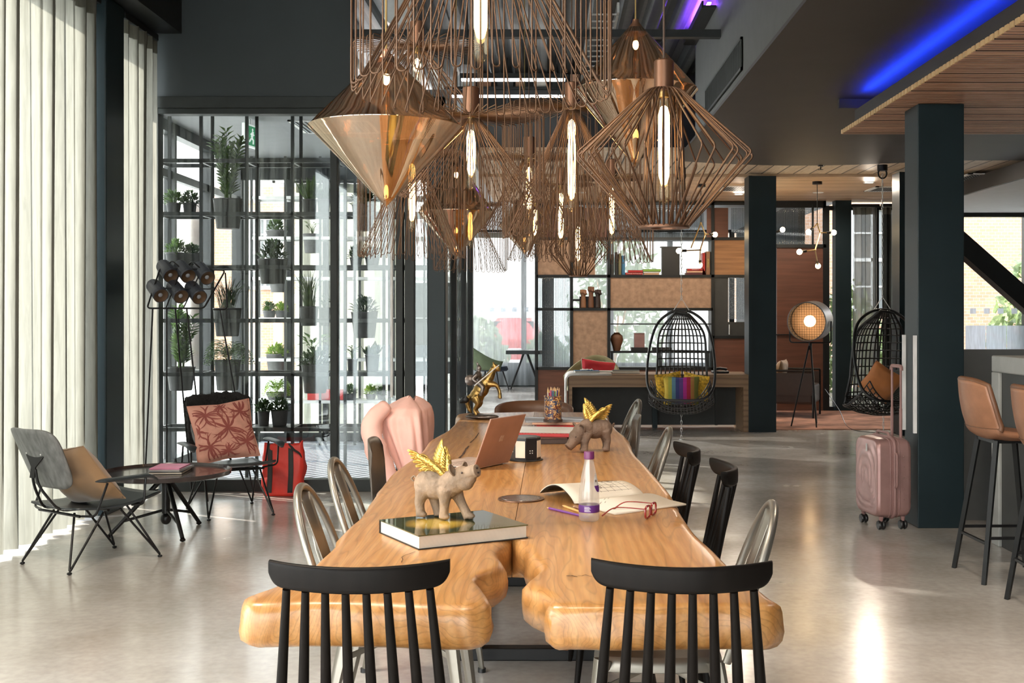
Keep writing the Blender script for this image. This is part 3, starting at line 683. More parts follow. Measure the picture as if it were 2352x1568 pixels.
def bush(name,label,c,r,n,mat,seed,ls=.12,cat='bush'):
    rnd=random.Random(seed); mb=MB()
    for _ in range(n):
        while 1:
            p=V((rnd.uniform(-1,1),rnd.uniform(-1,1),rnd.uniform(0,1)))
            if .45<V((p.x,p.y,p.z*1.0)).length<1: break
        q=V((p.x*r[0],p.y*r[1],p.z*r[2])); u=V((rnd.gauss(0,1),rnd.gauss(0,1),rnd.gauss(0,1))).normalized(); w=u.orthogonal().normalized()
        s=ls*rnd.uniform(.6,1.3); mb.add([q-u*s,q+w*s*.45,q+u*s,q-w*s*.45],[(0,1,2,3)])
    t=thing(name,label,cat,(c[0],c[1],-.125)); mb.build('foliage',mat,t,smooth=0)
    st=MB()
    for k in range(4): a=k*1.7; st.rod((0,0,0),(cos(a)*r[0]*.4,sin(a)*r[1]*.4,r[2]*.6),.04,.015,6)
    st.build('stem',M['p_wood'],t); return t
bush('hedge_bush','pale leafy bush beyond the far window behind the green chair',(-1.75,26.6),(.85,.6,1.5),1400,M['hedge'],1)
bush('hedge_bush','round clipped bush outside the far window below the red car',(-.15,27.8),(.6,.5,1.1),1200,M['hedge'],2)
bush('garden_tree','leafy tree against the brick house outside the right window',(10.2,22.6),(1.9,1.2,3.4),2600,M['hedge'],3,.15,'tree')
bush('garden_shrub','tall shrub outside beside the diagonal brace',(7.0,22.5),(.8,.7,2.4),1300,M['hedge'],4)
bush('garden_shrub','shrub glimpsed behind the right hanging chair',(5.4,21.5),(.8,.6,2.2),900,M['hedge'],6)
bush('street_tree','tree seen through the glass top of the bookcase',(1.9,36),(1.6,1.2,5.0),900,M['hedge'],5,.2,'tree')
car=thing('parked_car','red car parked beyond the far window','car',(-1.05,34,-.125))
bd=MB()
def carfn(u,v):
    a=2*pi*u; prof=[(.30,.86,.3),(.55,.92,.5),(.80,.90,.6),(.95,.80,.62),(1.25,.66,.5),(1.42,.55,.4)]
    i=v*(len(prof)-1); j=min(int(i),len(prof)-2); f=i-j
    z=prof[j][0]*(1-f)+prof[j+1][0]*f; w=prof[j][1]*(1-f)+prof[j+1][1]*f; l=2.1*(1-.35*max(0,v-.5))
    s=lambda x:(abs(x)**.5)*(1 if x>0 else -1)
    return (w*s(cos(a)),l*s(sin(a)),z)
bd.grid(carfn,28,12,cu=True).build('body',M['carred'],car,smooth=60)
MB().box(-.55,.55,-1.75,-1.6,1.0,1.34).build('windscreen',M['blackplastic'],car)
for x in (-.62,.62): MB().ell((x,-2.02,.72),(.14,.06,.09)).build('headlight',M['white'],car)
for x in (-.8,.8):
    for y in (-1.35,1.35):
        MB().T((x,y,.32),(0,pi/2,0)).lathe([(0,-.1),(.3,-.1),(.32,0),(.3,.1),(0,.1)],20).build('wheel',M['tyre'],car)
MB().cbox((0,-2.12,.55),(.52,.02,.12)).build('number_plate',M['white'],car,smooth=0)
sg=thing('road_sign','round blue road sign on a post outside the far window','sign',(-2.05,25.6,-.125))
MB().T((0,0,1.02),(pi/2,0,0)).lathe([(0,-.01),(.27,-.01),(.27,.01),(0,.01)],24).build('disc',M['b_blue'],sg)
MB().rod((0,.03,0),(0,.03,1.3),.03).build('post',M['galv'],sg)
MB().tube([(-.08,-.02,1.1),(.02,-.02,1.0),(.09,-.02,.92)],.02).build('arrow',M['white'],sg)
# ================================================================== COMMUNAL TABLE
TZ=.75
def tb(px,py,z=TZ): return on(px,py,z)
SEAM=-.116
left_px=[(1128,1372),(1108,1342),(1096,1326),(1116,1314),(1146,1304),(1160,1294),(1156,1284),(1142,1266),(1150,1252)]
# front edge, walking clockwise seen from above: front-left corner -> left edge -> far end
Lout=[('s',SEAM,3.385)]+[('p',)+p for p in reversed([(1126,1384),(1116,1391)]+[])]
def P2(px,py): p=tb(px,py); return (p.x,p.y)
left_edge=[(554,1382),(556,1368),(581,1358),(636,1338),(713,1296),(734,1278),(765,1250),(774,1232),(802,1203),(820,1189),(827,1182),(857,1138),(888,1097),(908,1077),(946,1050),(970,1031),(987,1009),(1024,988),(1038,976),(1052,960),(1063,948)]
front_left=[(1122,1385),(1086,1391),(980,1390),(903,1386),(800,1384),(680,1384),(575,1387)]
right_edge=[(1381,946),(1398,962),(1419,985),(1442,1005),(1459,1039),(1483,1063),(1521,1106),(1545,1135),(1565,1172),(1599,1220),(1640,1257),(1682,1298),(1740,1342),(1780,1372),(1799,1384)]
front_right=[(1765,1391),(1700,1390),(1600,1390),(1500,1391),(1415,1392),(1310,1391),(1268,1391)]
notch_right=[(1254,1384),(1262,1368),(1241,1357),(1212,1346),(1205,1333),(1222,1318),(1238,1302),(1228,1284),(1214,1268),(1206,1252)]
def slab_mesh(pts, seam_ids, seed):
    # dense closed outline, counter-clockwise
    rnd=random.Random(seed); n=len(pts)
    dense=[];w=[]
    for i in range(n):
        a=V((*pts[i],0)); b=V((*pts[(i+1)%n],0))
        if i in seam_ids: k=max(2,int((b-a).length/.25)); 
        else: k=max(1,int((b-a).length/.03))
        p0=V((*pts[(i-1)%n],0)); p3=V((*pts[(i+2)%n],0))
        for j in range(k):
            t=j/k
            if i in seam_ids or ((i-1)%n in seam_ids) or ((i+1)%n in seam_ids): q=a.lerp(b,t)
            else: q=.5*((2*a)+(b-p0)*t+(2*p0-5*a+4*b-p3)*t*t+(3*a-p0-3*b+p3)*t**3)
            dense.append(q); w.append(0 if (i in seam_ids or (j==0 and (i-1)%n in seam_ids)) else 1)
    m=len(dense)
    nor=[]
    for i in range(m):
        t=(dense[(i+1)%m]-dense[(i-1)%m]); nrm=V((t.y,-t.x,0)); nor.append(nrm.normalized() if nrm.length>1e-6 else V((0,0,0)))
    area=sum(dense[i].x*dense[(i+1)%m].y-dense[(i+1)%m].x*dense[i].y for i in range(m))
    if area<0: nor=[-x for x in nor]
    rings=[(.030,.750),(.016,.7475),(.006,.741),(.0,.728),(-.004,.705),(-.006,.685),(.0,.664),(.014,.650),(.032,.642),(.05,.640)]
    mb=MB(); vs=[]
    for ri,(ins,z) in enumerate(rings):
        for i in range(m):
            nz=mnoise.noise(V((dense[i].x*7,dense[i].y*7,z*22+seed)))*.012 if 2<ri<9 else 0
            p=dense[i]-nor[i]*(ins-nz)*w[i]; vs.append((p.x,p.y,z))
    fs=[]
    for r in range(len(rings)-1):
        for i in range(m):
            j=(i+1)%m; fs.append((r*m+i,r*m+j,(r+1)*m+j,(r+1)*m+i))
    fs.append(tuple(range(m))); fs.append(tuple((len(rings)-1)*m+i for i in range(m-1,-1,-1)))
    return mb.add(vs,fs)
far=2700*.65/223
Lp=[P2(*p) for p in front_left]+[P2(*p) for p in left_edge]+[(SEAM-.001,far),(SEAM-.001,3.40)]+[P2(*p) for p in reversed(left_px)]
ns=len(front_left)+len(left_edge)
Rp=[(SEAM+.001,3.40),(SEAM+.001,far)]+[P2(*p) for p in right_edge]+[P2(*p) for p in front_right]+[P2(*p) for p in notch_right]
tbl=thing('communal_table','long live-edge oak slab communal table on a black steel base','table',(0,0,0))
sl=slab_mesh(Lp,{ns},1).build('slab',M['oak'],tbl,smooth=60,norm=True)
sr=slab_mesh(Rp,{0},2).build('slab',M['oak'],tbl,smooth=60,norm=True)
ck=MB()
def crack(pts,wd):
    P=[tb(*p) for p in pts]
    for a,b in zip(P,P[1:]):
        d=(b-a).normalized(); n=V((-d.y,d.x,0))*wd
        ck.add([a-n+V((0,0,.0012)),a+n+V((0,0,.0012)),b+n*.6+V((0,0,.0012)),b-n*.6+V((0,0,.0012))],[(0,1,2,3)])
for pts,wd in (([(1055,1052),(1064,1043),(1070,1032),(1077,1024)],.006),([(1080,1017),(1092,1006),(1100,994)],.004),([(922,1292),(925,1285),(923,1280),(930,1275),(941,1272),(955,1266)],.0011),([(1301,1323),(1312,1322),(1326,1325)],.0022),([(1327,1322),(1337,1323),(1344,1320),(1352,1323),(1360,1324)],.0010),([(880,1367),(888,1356),(893,1344)],.0012)): crack(pts,wd)
ck.build('drying_crack',pbr('dark_split',(.05,.022,.010),.9),tbl,smooth=0)
SB=MB()
for y in (4.75,6.05): SB.box(-.42,.22,y,y+.06,0.0,.05); SB.box(-.40,.22,y-.02,y+.08,.60,.638)
SB.box(-.42,-.36,4.81,6.05,0,.05); SB.box(.16,.22,4.81,6.05,0,.05)
SB.build('steel_base',M['blk'],tbl,smooth=0,bevel=.004)
for x in (-.35,.11):
    for y in (4.74,6.04): MB().box(x,x+.07,y,y+.08,.05,.61).build('leg',M['blk'],tbl,smooth=0,bevel=.004)

# ================================================================== CHAIRS
def spindle_chair(label):
    t=thing('spindle_back_chair',label,'chair')
    def rail(u,v):
        s=-1+2*u; a=2*pi*v; s=sin(pi/2*s)*.35+s*.65 if 0 else sin(pi/2*s); x=.188*s; y=-.262+.056*s*s
        hb=.054*(1-.50*abs(s)**18); zt=.884+.005*s*s; zc=zt-hb/2
        sg=lambda q:(abs(q)**.45)*(1 if q>0 else -1)
        return (x,y+.011*sg(cos(a)),zc+hb/2*sg(sin(a)))
    mb=MB().grid(rail,61,16,cv=True); mb.v=mb.v
    b=len(mb.v)
    mb.f.append(tuple(j*61 for j in range(16))); mb.f.append(tuple(j*61+60 for j in range(15,-1,-1)))
    mb.build('top_rail',M['blkwood'],t,smooth=60,norm=True)
    seat=[]
    for k in range(24):
        a=2*pi*k/24; sg=lambda q:(abs(q)**.55)*(1 if q>0 else -1); seat.append((.215*sg(cos(a))*(1+.06*sin(a)),.02+.21*sg(sin(a))))
    MB().prism(seat,.425,.455).build('seat',M['blkwood'],t,smooth=50,bevel=.008)
    for k in range(8):
        s=-1+2*k/7; xt=.148*s; yt=-.262+.056*(xt/.188)**2
        p0=V((.182*s,-.155,.44)); p1=V((xt,yt,.832))
        MB().tube([p0,p0.lerp(p1,.35),p0.lerp(p1,.7),p1],[.0115,.0125,.0105,.0085],10).build('spindle',M['blkwood'],t)
    for sx in (-1,1):
        for sy in (-1,1):
            a=V((sx*.15,.02+sy*.15,.43)); b=V((sx*.215,.02+sy*.20,0))
            MB().tube([a,a.lerp(b,.4),b],[.013,.017,.010],10).build('leg',M['blkwood'],t)
    st=MB(); st.rod((-.185,.02-.172,.19),(-.185,.192,.19),.009); st.rod((.185,-.152,.19),(.185,.192,.19),.009); st.rod((-.185,.02,.19),(.185,.02,.19),.009)
    st.build('stretcher',M['blkwood'],t); return t
def tolix(label):
    t=thing('metal_cafe_chair',label,'chair')
    def prof(s): # s 0..1 along hoop
        a=pi*s; z=.58+.275*sin(a)**.72; return V((-.183*cos(a)*(1+.06*(1-sin(a))),-.165-.36*(z-.45),z))
    pts=[V((-.178,-.165,.45)),V((-.190,-.192,.53))]+[prof(k/18) for k in range(19)]+[V((.190,-.192,.53)),V((.178,-.165,.45))]
    MB().tube(bez(pts,2),.0125,10).build('hoop',M['gun'],t)
    def spl(u,v):
        x=(-1+2*u)*(.05+.018*v); z=.45+.395*v; y=-.168-.142*v-.012*cos((2*u-1)*1.5)+.008*abs(2*u-1)
        return (x,y,z)
    MB().grid(spl,9,10).build('back_splat',M['gun'],t,smooth=60,solid=.003)
    MB().tube([(-.022,-.206,.52),(-.022,-.256,.66),(0,-.270,.70),(.022,-.256,.66),(.022,-.206,.52)],.004,6).build('splat_rib',M['gun'],t)
    def st(u,v):
        x=-1+2*u;y=-1+2*v; r=1-.10*(x*x*y*y)
        z=.452-.008*(1-x*x)*(1-y*y)-(.035 if max(abs(x),abs(y))>.999 else 0)
        return (.182*x*r*(1-.05*y*-1),.02+.182*y*r,z)
    MB().grid(st,13,13).build('seat',M['gun'],t,smooth=50,solid=.003)
    for sx in (-1,1):
        for sy in (-1,1):
            a=V((sx*.158,.02+sy*.155,.445)); b=V((sx*.205,.02+sy*(.215 if sy>0 else .245),0.012))
            m=MB(); d=(b-a)
            m.tube([a,a.lerp(b,.3),b],[.030,.024,.013],8,flat=(1,.62)); m.build('leg',M['gun'],t)
            MB().lathe([(0,0),(.016,0),(.016,.016),(0,.016)],12,(b.x,b.y,0)).build('foot',M['blackplastic'],t)
    br=MB(); br.tube([(-.16,.02-.16,.36),(0,.02,.40),(.16,.18,.36)],.010,6,flat=(1,.4)); br.tube([(.16,-.14,.36),(0,.02,.395),(-.16,.18,.36)],.010,6,flat=(1,.4))
    br.build('cross_brace',M['gun'],t); return t
def shell_chair(label,mat,leg=None):
    t=thing('shell_chair',label,'chair')
    def sh(u,v):
        x=-1+2*u
        if v<.5:
            q=v/.5; y=.20-.36*q; z=.455-.02*sin(pi*q)+.02*x*x; w=.20+.012*sin(pi*q)
        else:
            q=(v-.5)/.5; y=-.16-.055*sin(q*1.4)+.05*x*x*q*(1-.3*q); z=.455+.395*q; w=.212-.02*q-.035*max(0,q-.75)/.25*(abs(x)**3)
            z-=.05*max(0,q-.6)/.4*abs(x)**4
        if .38<v<.62:
            k=1-abs(v-.5)/.12; y+=.035*k*.6; z+=.02*k
        return (w*x,y,z)
    MB().grid(sh,15,25).build('shell',mat,t,smooth=180,solid=.008)
    for sx in (-1,1):
        for sy in (-1,1):
            MB().rod((sx*.13,.02+sy*.11,.44),(sx*.21,.02+sy*.20,0),.013,.010).build('leg',leg or M['blk'],t)
    MB().box(-.15,.15,-.11,.15,.425,.438).build('seat_mount',M['blk'],t,smooth=0); return t
RL=-pi/2; RR=pi/2
c=spindle_chair('left of the two black spindle-back chairs in the foreground at the near table end'); c.location=(-.405,2.66,0); c.rotation_euler.z=R(1); c['group']='spindle back chairs'
dup(c,(.284,2.66,0),R(-4),'right of the two black spindle-back chairs in the foreground, nearest the camera',"spindle back chairs")
dup(c,(.36,4.02,0),R(88),'black spindle-back chair on the right side between two chairs, nearer the camera beside the spectacles','spindle back chairs')
dup(c,(.30,4.55,0),R(92),'second black spindle-back chair on the right side, just beyond its twin','spindle back chairs')
k=tolix('gunmetal hoop-back cafe chair on the left side of the table, nearest the camera'); k.location=(-.485,3.72,0); k.rotation_euler.z=RL; k['group']='metal cafe chairs'
dup(k,(-.51,4.40,0),RL,'second gunmetal hoop-back cafe chair on the left side, behind the first','metal cafe chairs')
dup(k,(.325,3.40,0),R(86),'gunmetal hoop-back cafe chair on the right side, nearest the camera','metal cafe chairs')
dup(k,(.25,5.60,0),RR,'middle gunmetal hoop-back cafe chair on the right, beyond the spindle chairs','metal cafe chairs')
dup(k,(.24,7.40,0),R(96),'farthest gunmetal hoop-back cafe chair at the right far end of the table','metal cafe chairs')
s=shell_chair('dark grey shell chair on the left side in front of the pink jacket',M['plastic']); s.location=(-.60,5.25,0); s.rotation_euler.z=RL; s['group']='shell chairs'
dup(s,(-.62,6.85,0),RL,'dark grey shell chair with a pink jacket hung over it','shell chairs')
dup(s,(.27,6.45,0),RR,'dark grey shell chair on the right side between two metal cafe chairs','shell chairs')
# brown tub chair at far end
t=thing('tub_chair','brown curved-back tub chair at the far end of the table','chair',(-.13,8.42,0))
def tub(u,v):
    a=R(-25)+R(230)*u; return (.27*cos(a),.03+.24*sin(a),.42+.345*v-.10*v*(abs(u-.5)*2)**3)
MB().grid(tub,25,6).build('backrest',M['leather_dk'],t,smooth=180,solid=.03)
MB().lathe([(0,.40),(.25,.40),(.265,.43),(.25,.46),(0,.47)],24).build('seat',M['leather_dk'],t)
for sx in (-1,1):
    for sy in (-1,1): MB().rod((sx*.14,sy*.14,.41),(sx*.23,sy*.22,0),.012).build('leg',M['blk'],t)
# pink jacket over the shell chair
RG=[(.912,-.84,-.80,6.80,6.94),(.895,-.895,-.76,6.70,7.0),(.862,-.96,-.715,6.58,7.06),(.82,-.985,-.705,6.53,7.08),(.74,-.965,-.70,6.52,7.08),(.66,-.935,-.70,6.53,7.06),(.58,-.90,-.705,6.55,7.04),(.50,-.87,-.71,6.57,7.02),(.44,-.86,-.715,6.58,7.0)]
def jacket(u,v):
    i=v*(len(RG)-1); j=min(int(i),len(RG)-2); f=i-j; z,xl,xr,yn,yf=[p*(1-f)+q*f for p,q in zip(RG[j],RG[j+1])]
    a=2*pi*u; k=1+min(1,v*2.2)*(.035*sin(a*5+v*2.5+sin(a*2))+.028*sin(a*12+1-v*3)+.10*mnoise.noise(V((cos(a)*2.2,sin(a)*2.2,v*1.6)))+.05*mnoise.noise(V((cos(a)*6,sin(a)*6,v*3)))-.03*(1-abs(sin(a*3.5+v*1.4)))**3)
    sg=lambda q:(abs(q)**.75)*(1 if q>0 else -1)
    return ((xl+xr)/2+(xr-xl)/2*sg(cos(a))*k,(yn+yf)/2+(yf-yn)/2*sg(sin(a))*k,z+.012*sin(a*3)*(1-v)+ (.03*sin(a*4+.5) if v>.9 else 0))
mb=MB().grid(jacket,110,40,cu=True); mb.f.append(tuple(range(110)))
o=tag(mb.build('jacket',M['pinkcloth'],smooth=180,solid=.005),'pale pink cotton jacket draped over a dark shell chair','jacket')
slv=MB(); P_=bez([(-.93,6.56,.885),(-.985,6.50,.82),(-.99,6.475,.73),(-.955,6.48,.62),(-.91,6.50,.50),(-.885,6.51,.43)],5)
slv.tube(P_,[.030+.030*sin(pi*min(1,.15+.6*i/len(P_))) for i in range(len(P_))],16)
for i_ in range(len(slv.v)):
    p=V(slv.v[i_]); n=mnoise.noise(p*16)*.014; slv.v[i_]=(p.x+n,p.y+n*.6,p.z)
slv.build('sleeve',M['pinkcloth'],o,smooth=180)
# ================================================================== THINGS ON THE TABLE
def book(name,label,c,size,rz,cover,z,cat='book',group=None,pagemat=None,top=None):
    w,d,h=size; t=thing(name,label,cat,(c[0],c[1],z),rz,group); e=.003
    MB().box(-w/2+.004,w/2-.004,-d/2+.004,d/2-.004,e,h-e).build('page_block',pagemat or M['pages'],t,smooth=0)
    cv=MB(); cv.box(-w/2,w/2,-d/2,d/2,0,e); cv.box(-w/2,w/2,d/2-e,d/2,0,h)
    if not top: cv.box(-w/2,w/2,-d/2,d/2,h-e,h)
    cv.build('cover',cover,t,smooth=0)
    if top: MB().box(-w/2,w/2,-d/2,d/2,h-e,h).build('front_cover',top,t,smooth=0)
    return t
# big book under the pig; its near corner and two edges are on the table plane
A=tb(961,1263); B=tb(1211,1236); C_=tb(837,1227)
ux=(B-A).normalized(); ang=atan2(ux.y,ux.x); wv=.345; dv=.292
ctr=A+ux*(wv/2)+V((-ux.y,ux.x,0))*(dv/2)
bigbook=book('art_book','thick hardback book with a glossy olive and yellow cover under the near winged pig',(ctr.x,ctr.y),(wv,dv,.040),ang,M['b_black'],TZ,top=M['cover'])
# ---- pigs
def pig(label,c,rz,z,mat,head,legs,sc=1,wings=None):
    """body along +X, remeshed from overlapping volumes"""
    t=thing('winged_pig',label,'figurine',(c[0],c[1],z),rz); t.scale=(sc,sc,sc)
    b=MB()
    b.ell((-.045,0,.092),(.042,.036,.040)); b.ell((-.01,0,.090),(.050,.037,.038)); b.ell((.028,0,.096),(.036,.033,.040))
    b.ell((-.03,0,.105),(.045,.026,.028))
    for (hip,knee,foot,r) in legs:
        h,k,f=V(hip),V(knee),V(foot)
        b.tube(bez([h,h.lerp(k,.5),k,k.lerp(f,.55),f],3),[.024,.023,.021,.019,.0175,.016,.015,.014,.0135,.0135,.014,.0145,.015],10)
        b.ell((f.x+.004,f.y,f.z+.006),(.016,.013,.009))
    if head=='up':
        b.ell((.055,0,.108),(.030,.032,.034)); b.ell((.075,0,.122),(.030,.030,.031),rot=(0,-.5,0)); b.ell((.083,0,.106),(.026,.026,.022))
        b.tube([(.085,0,.125),(.108,0,.138),(.121,0,.142)],[.024,.020,.0185],14); b.ell((.098,0,.113),(.021,.021,.013),rot=(0,-.4,0))
        ears=[((.058,.030,.140),(.009,.013,.018),(-.5,-.3,0)),((.058,-.030,.140),(.009,.013,.018),(.5,-.3,0))]; sn=V((.121,0,.142)); sd=V((.93,0,.30)).normalized(); eyes=[(.090,.0255,.137),(.090,-.0255,.137)]
    else:
        b.ell((.058,0,.084),(.032,.032,.034)); b.ell((.078,0,.062),(.028,.029,.032),rot=(0,.6,0))
        b.tube([(.085,0,.052),(.103,0,.030),(.111,0,.024)],[.024,.019,.0165],14); b.ell((.090,0,.036),(.018,.019,.014),rot=(0,.7,0))
        ears=[((.058,.026,.100),(.010,.017,.024),(-.6,.5,.2)),((.058,-.026,.100),(.010,.017,.024),(.6,.5,-.2))]; sn=V((.111,0,.024)); sd=V((.70,0,-.70)).normalized(); eyes=[(.090,.024,.066),(.090,-.024,.066)]
    b.build('body',mat,t,smooth=180,remesh=.0034)
    for (p,r,ro) in ears:
        e=MB()
        e.grid(lambda u,v:(lambda a,q:(r[0]*.9*q*q-.3*r[0], r[1]*q*cos(a), r[2]*q*sin(a)*(1.15 if sin(a)>0 else .8)))(2*pi*u,v),16,6,cu=True)
        m=Matrix.LocRotScale(V(p),Euler(ro),V((1,1,1))); e.v=[tuple(m@V(q)) for q in e.v]
        e.build('ear',mat,t,smooth=180,solid=.004)
    s=MB(); q=sd.to_track_quat('Z','Y').to_matrix().to_4x4(); q.translation=sn
    s.m=q; s.lathe([(0,.004),(.012,.005),(.0175,.003),(.0185,-.003),(.016,-.01)],18); s.build('snout',mat,t)
    nb=MB(); nb.m=q
    for y in (-.0065,.0065): nb.ell((0,y,.0046),(.0055,.0032,.002),8,5)
    nb.build('nostril',M['skin_c'],t)
    for e in eyes: MB().ell(e,(.003,.003,.003),8,6).build('eye',M['skin_c'],t)
    MB().tube(bez([(-.084,0,.10),(-.094,.004,.112),(-.099,-.004,.106),(-.094,.0,.098)],4),.003,6).build('tail',mat,t)
    # gold wings: swept feathered blades
    for sy,(dx,dy,dz) in wings:
        w=MB(); root=V((.012,sy*.012,.128)); d=V((dx,dy*sy,dz)); 
        along=d.normalized(); back=V((-1,0,-.25)); back=(back-along*back.dot(along)).normalized(); nrm=along.cross(back)
        Ln=d.length
        def feather(p0,dr,ln,wd,lift):
            dr=dr.normalized(); sd=nrm.cross(dr).normalized()
            def ff(u,v):
                w=wd*(sin(pi*min(1,.10+.86*v))**.55); x=-1+2*u
                return p0+dr*ln*v+sd*(w*x*.5)+nrm*sy*(lift+.010*sin(pi*v*.9)-.0022*x*x+.0012*abs(x))
            w.grid(ff,5,9)
        for k in range(9):            # long flight feathers fanning from wing tip to trailing edge
            q=k/8; st=root+along*Ln*(.50-.42*q)+back*.004; dirv=along*(1-.80*q)+back*(.10+.85*q)
            feather(st,dirv,Ln*(.56-.10*q),.0125+.004*q,.0006*k)
        for k in range(7):            # shorter covert feathers over their roots
            q=k/6; st=root+along*Ln*(.42-.38*q)-back*.003; dirv=along*(1-.6*q)+back*(.15+.55*q)
            feather(st,dirv,Ln*(.34-.05*q),.013,.0042+.0004*k)
        w.tube(bez([root-along*.010,root+along*Ln*.25-back*.008,root+along*Ln*.55-back*.004,root+along*Ln*.8+back*.002],4),[.0085]*4+[.0075]*4+[.0055]*4+[.003],10)
        w.build('wing',M['gold'],t,smooth=180,solid=.0032)
    return t
ft=on(1018,1195,.79)
legs1=[((.030,-.018,.085),(.028,-.021,.045),(.026,-.022,.004),0),((.034,.018,.085),(.052,.022,.050),(.080,.024,.004),0),((-.048,-.018,.080),(-.058,-.021,.042),(-.052,-.022,.004),0),((-.040,.018,.080),(-.035,.021,.042),(-.022,.022,.004),0)]
pg=on(1012,1190,.79)
pig('clay pig with raised snout and gold wings standing on the glossy book',(pg.x,pg.y),R(-30),.7905,M['terracotta'],'up',legs1,1.06,[(-1,(-.084,.034,.066)),(1,(-.020,.022,.088))])
legs2=[((.030,-.018,.080),(.034,-.021,.045),(.030,-.022,.004),0),((.034,.018,.080),(.046,.022,.045),(.050,.024,.004),0),((-.050,-.018,.085),(-.066,-.022,.046),(-.075,-.024,.004),0),((-.046,.018,.085),(-.056,.021,.046),(-.050,.022,.004),0)]
p2=tb(1362,1037)
pig('dark clay pig with lowered snout and gold wings on bare table near the spindle chairs',(p2.x,p2.y),R(205),TZ+.0005,M['terracotta_dk'],'down',legs2,1.16,[(1,(-.066,.034,.066)),(-1,(.022,.014,.084))])
# ---- laptop
H1=tb(1087,1081); H2=tb(1167,1064); hd=(H2-H1).normalized(); wl=.285; op=V((-hd.y,hd.x,0))
t=thing('laptop','open copper-coloured laptop with its lid turned to the camera','laptop',tuple(H1+hd*wl/2),atan2(hd.y,hd.x))
MB().box(-wl/2,wl/2,0,.215,.004,.016).build('keyboard_base',M['laptop_base'],t,smooth=0,bevel=.003)
kb=MB()
for i in range(12):
    for j in range(5): kb.box(-.125+i*.0212,-.108+i*.0212,.03+j*.021,.047+j*.021,.016,.0175)
kb.build('keys',M['keys'],t,smooth=0)
MB().box(-.05,.05,.15,.205,.016,.0166).build('touchpad',M['keys'],t,smooth=0)
pp=MB()
for y in (.05,.085,.12): pp.box(-wl/2-.0006,-wl/2+.002,y,y+.016,.008,.012)
pp.build('port',M['blackplastic'],t,smooth=0)
ld=MB(); th=R(22); ld.T((0,0,.010),(th,0,0)).box(-wl/2,wl/2,-.004,.003,0,.226); lid=ld.build('lid',M['laptop'],t,smooth=0,bevel=.003)
MB().T((0,0,.010),(th,0,0)).box(-wl/2+.008,wl/2-.008,.003,.0034,.01,.22).build('screen',M['blackplastic'],t,smooth=0)
lg=MB(); lg.T((0,0,.010),(th,0,0))
for ix in (0,1):
    for iz in (0,1): lg.box(-.0135+ix*.014,-.0005+ix*.014,-.0050,-.0040,.112+iz*.014,.125+iz*.014)
lg.build('lid_emblem',M['laptop_base'],t,smooth=0)
# ---- power tower, flush port
p=tb(1207,1056); t=thing('power_tower','black octagonal pop-up power tower with cream panels beside the laptop','power outlet',tuple(p),R(-20))
MB().lathe([(0,0),(.078,0),(.080,.003),(.074,.006),(0,.006)],40).build('table_ring',M['blackplastic'],t)
MB().T(rot=(0,0,R(22.5))).lathe([(0,.006),(.068,.006),(.068,.102),(.064,.107),(0,.107)],8).build('body',M['blackplastic'],t,smooth=0)
for k in (5,7,3):
    a=R(45*k+8-0); 
a=0
for k,(mat,nm) in enumerate(((M['cream'],'panel'),(M['cream'],'panel'),(M['cream'],'panel'))):
    a=R(-90+90*(k-1))
    MB().T(rot=(0,0,a)).box(.0620,.0645,-.0225,.0225,.016,.090).build(nm,mat,t,smooth=0)
sk=MB()
for z in (.035,.045): sk.T(rot=(0,0,R(-45))).box(.0622,.0638,-.008,-.003,z,z+.004).box(.0622,.0638,.003,.008,z,z+.004)
sk.build('socket',M['b_white'],t,smooth=0)
sk=MB(); sk.T(rot=(0,0,R(-135)))
for r_ in range(6): sk.box(.0622,.0638,-.014+(r_%2)*.012,-.006+(r_%2)*.014,.03+r_*.009,.033+r_*.009)
sk.build('socket_label',M['b_white'],t,smooth=0)
p=tb(1197,1146); t=thing('cable_port','flush round brushed metal cable port lid set in the table','cable port',tuple(p))
MB().lathe([(0,.001),(.082,.001),(.081,.004),(.070,.0045)],48).build('ring',M['copper_cap'],t)
MB().lathe([(.070,.0045),(.067,.003),(.066,.0045),(0,.005)],48).build('lid',pbr('brushed_pewter',(.32,.30,.30),.22,.9),t)
# ---- bottle
p=tb(1353,1196); t=thing('water_bottle','clear frosted glass water bottle with plum cap and purple label','bottle',tuple(p))
MB().lathe([(0,.002),(.027,.002),(.0315,.008),(.0325,.02),(.0325,.075),(.031,.10),(.024,.145),(.0165,.178),(.0145,.190),(.0145,.205)],32).build('glass_body',M['bottle'],t,smooth=60)
MB().lathe([(.0150,.195),(.0165,.196),(.0165,.216),(.0155,.219),(0,.219)],28).build('cap',M['plum'],t)
MB().lathe([(.0328,.030),(.0331,.031),(.0331,.052),(.0328,.053)],32).build('label',M['purple'],t)
def decal(mb,r,a0,a1,z0,z1,rr=None):
    mb.grid(lambda u,v:((r+(rr-r)*v if rr else r)*cos(a0+(a1-a0)*u),(r+(rr-r)*v if rr else r)*sin(a0+(a1-a0)*u),z0+(z1-z0)*v),6,2)
d=MB()
for k in range(6): decal(d,.0334,R(-118),R(-82-(k%3)*4),.0335+k*.0028,.0349+k*.0028)
d.build('label_print',M['lilac_txt'],t,smooth=0)
d=MB(); d.grid(lambda u,v:(lambda q,z:((.0326-.0095*(z-.095)/.055)*cos(q),(.0326-.0095*(z-.095)/.055)*sin(q),z))(R(-30)+.50*cos(2*pi*u)*v,.122+.030*sin(2*pi*u)*v),28,4,cu=True)
d.build('neck_label',M['b_white'],t,smooth=180)
d=MB(); d.grid(lambda u,v:(lambda q,z:((.0330-.0095*(z-.095)/.055)*cos(q),(.0330-.0095*(z-.095)/.055)*sin(q),z))(R(-30)+(.50*sqrt(max(0,1-(1-.75*v)**2)))*(2*u-1),.093+.021*v),10,6)
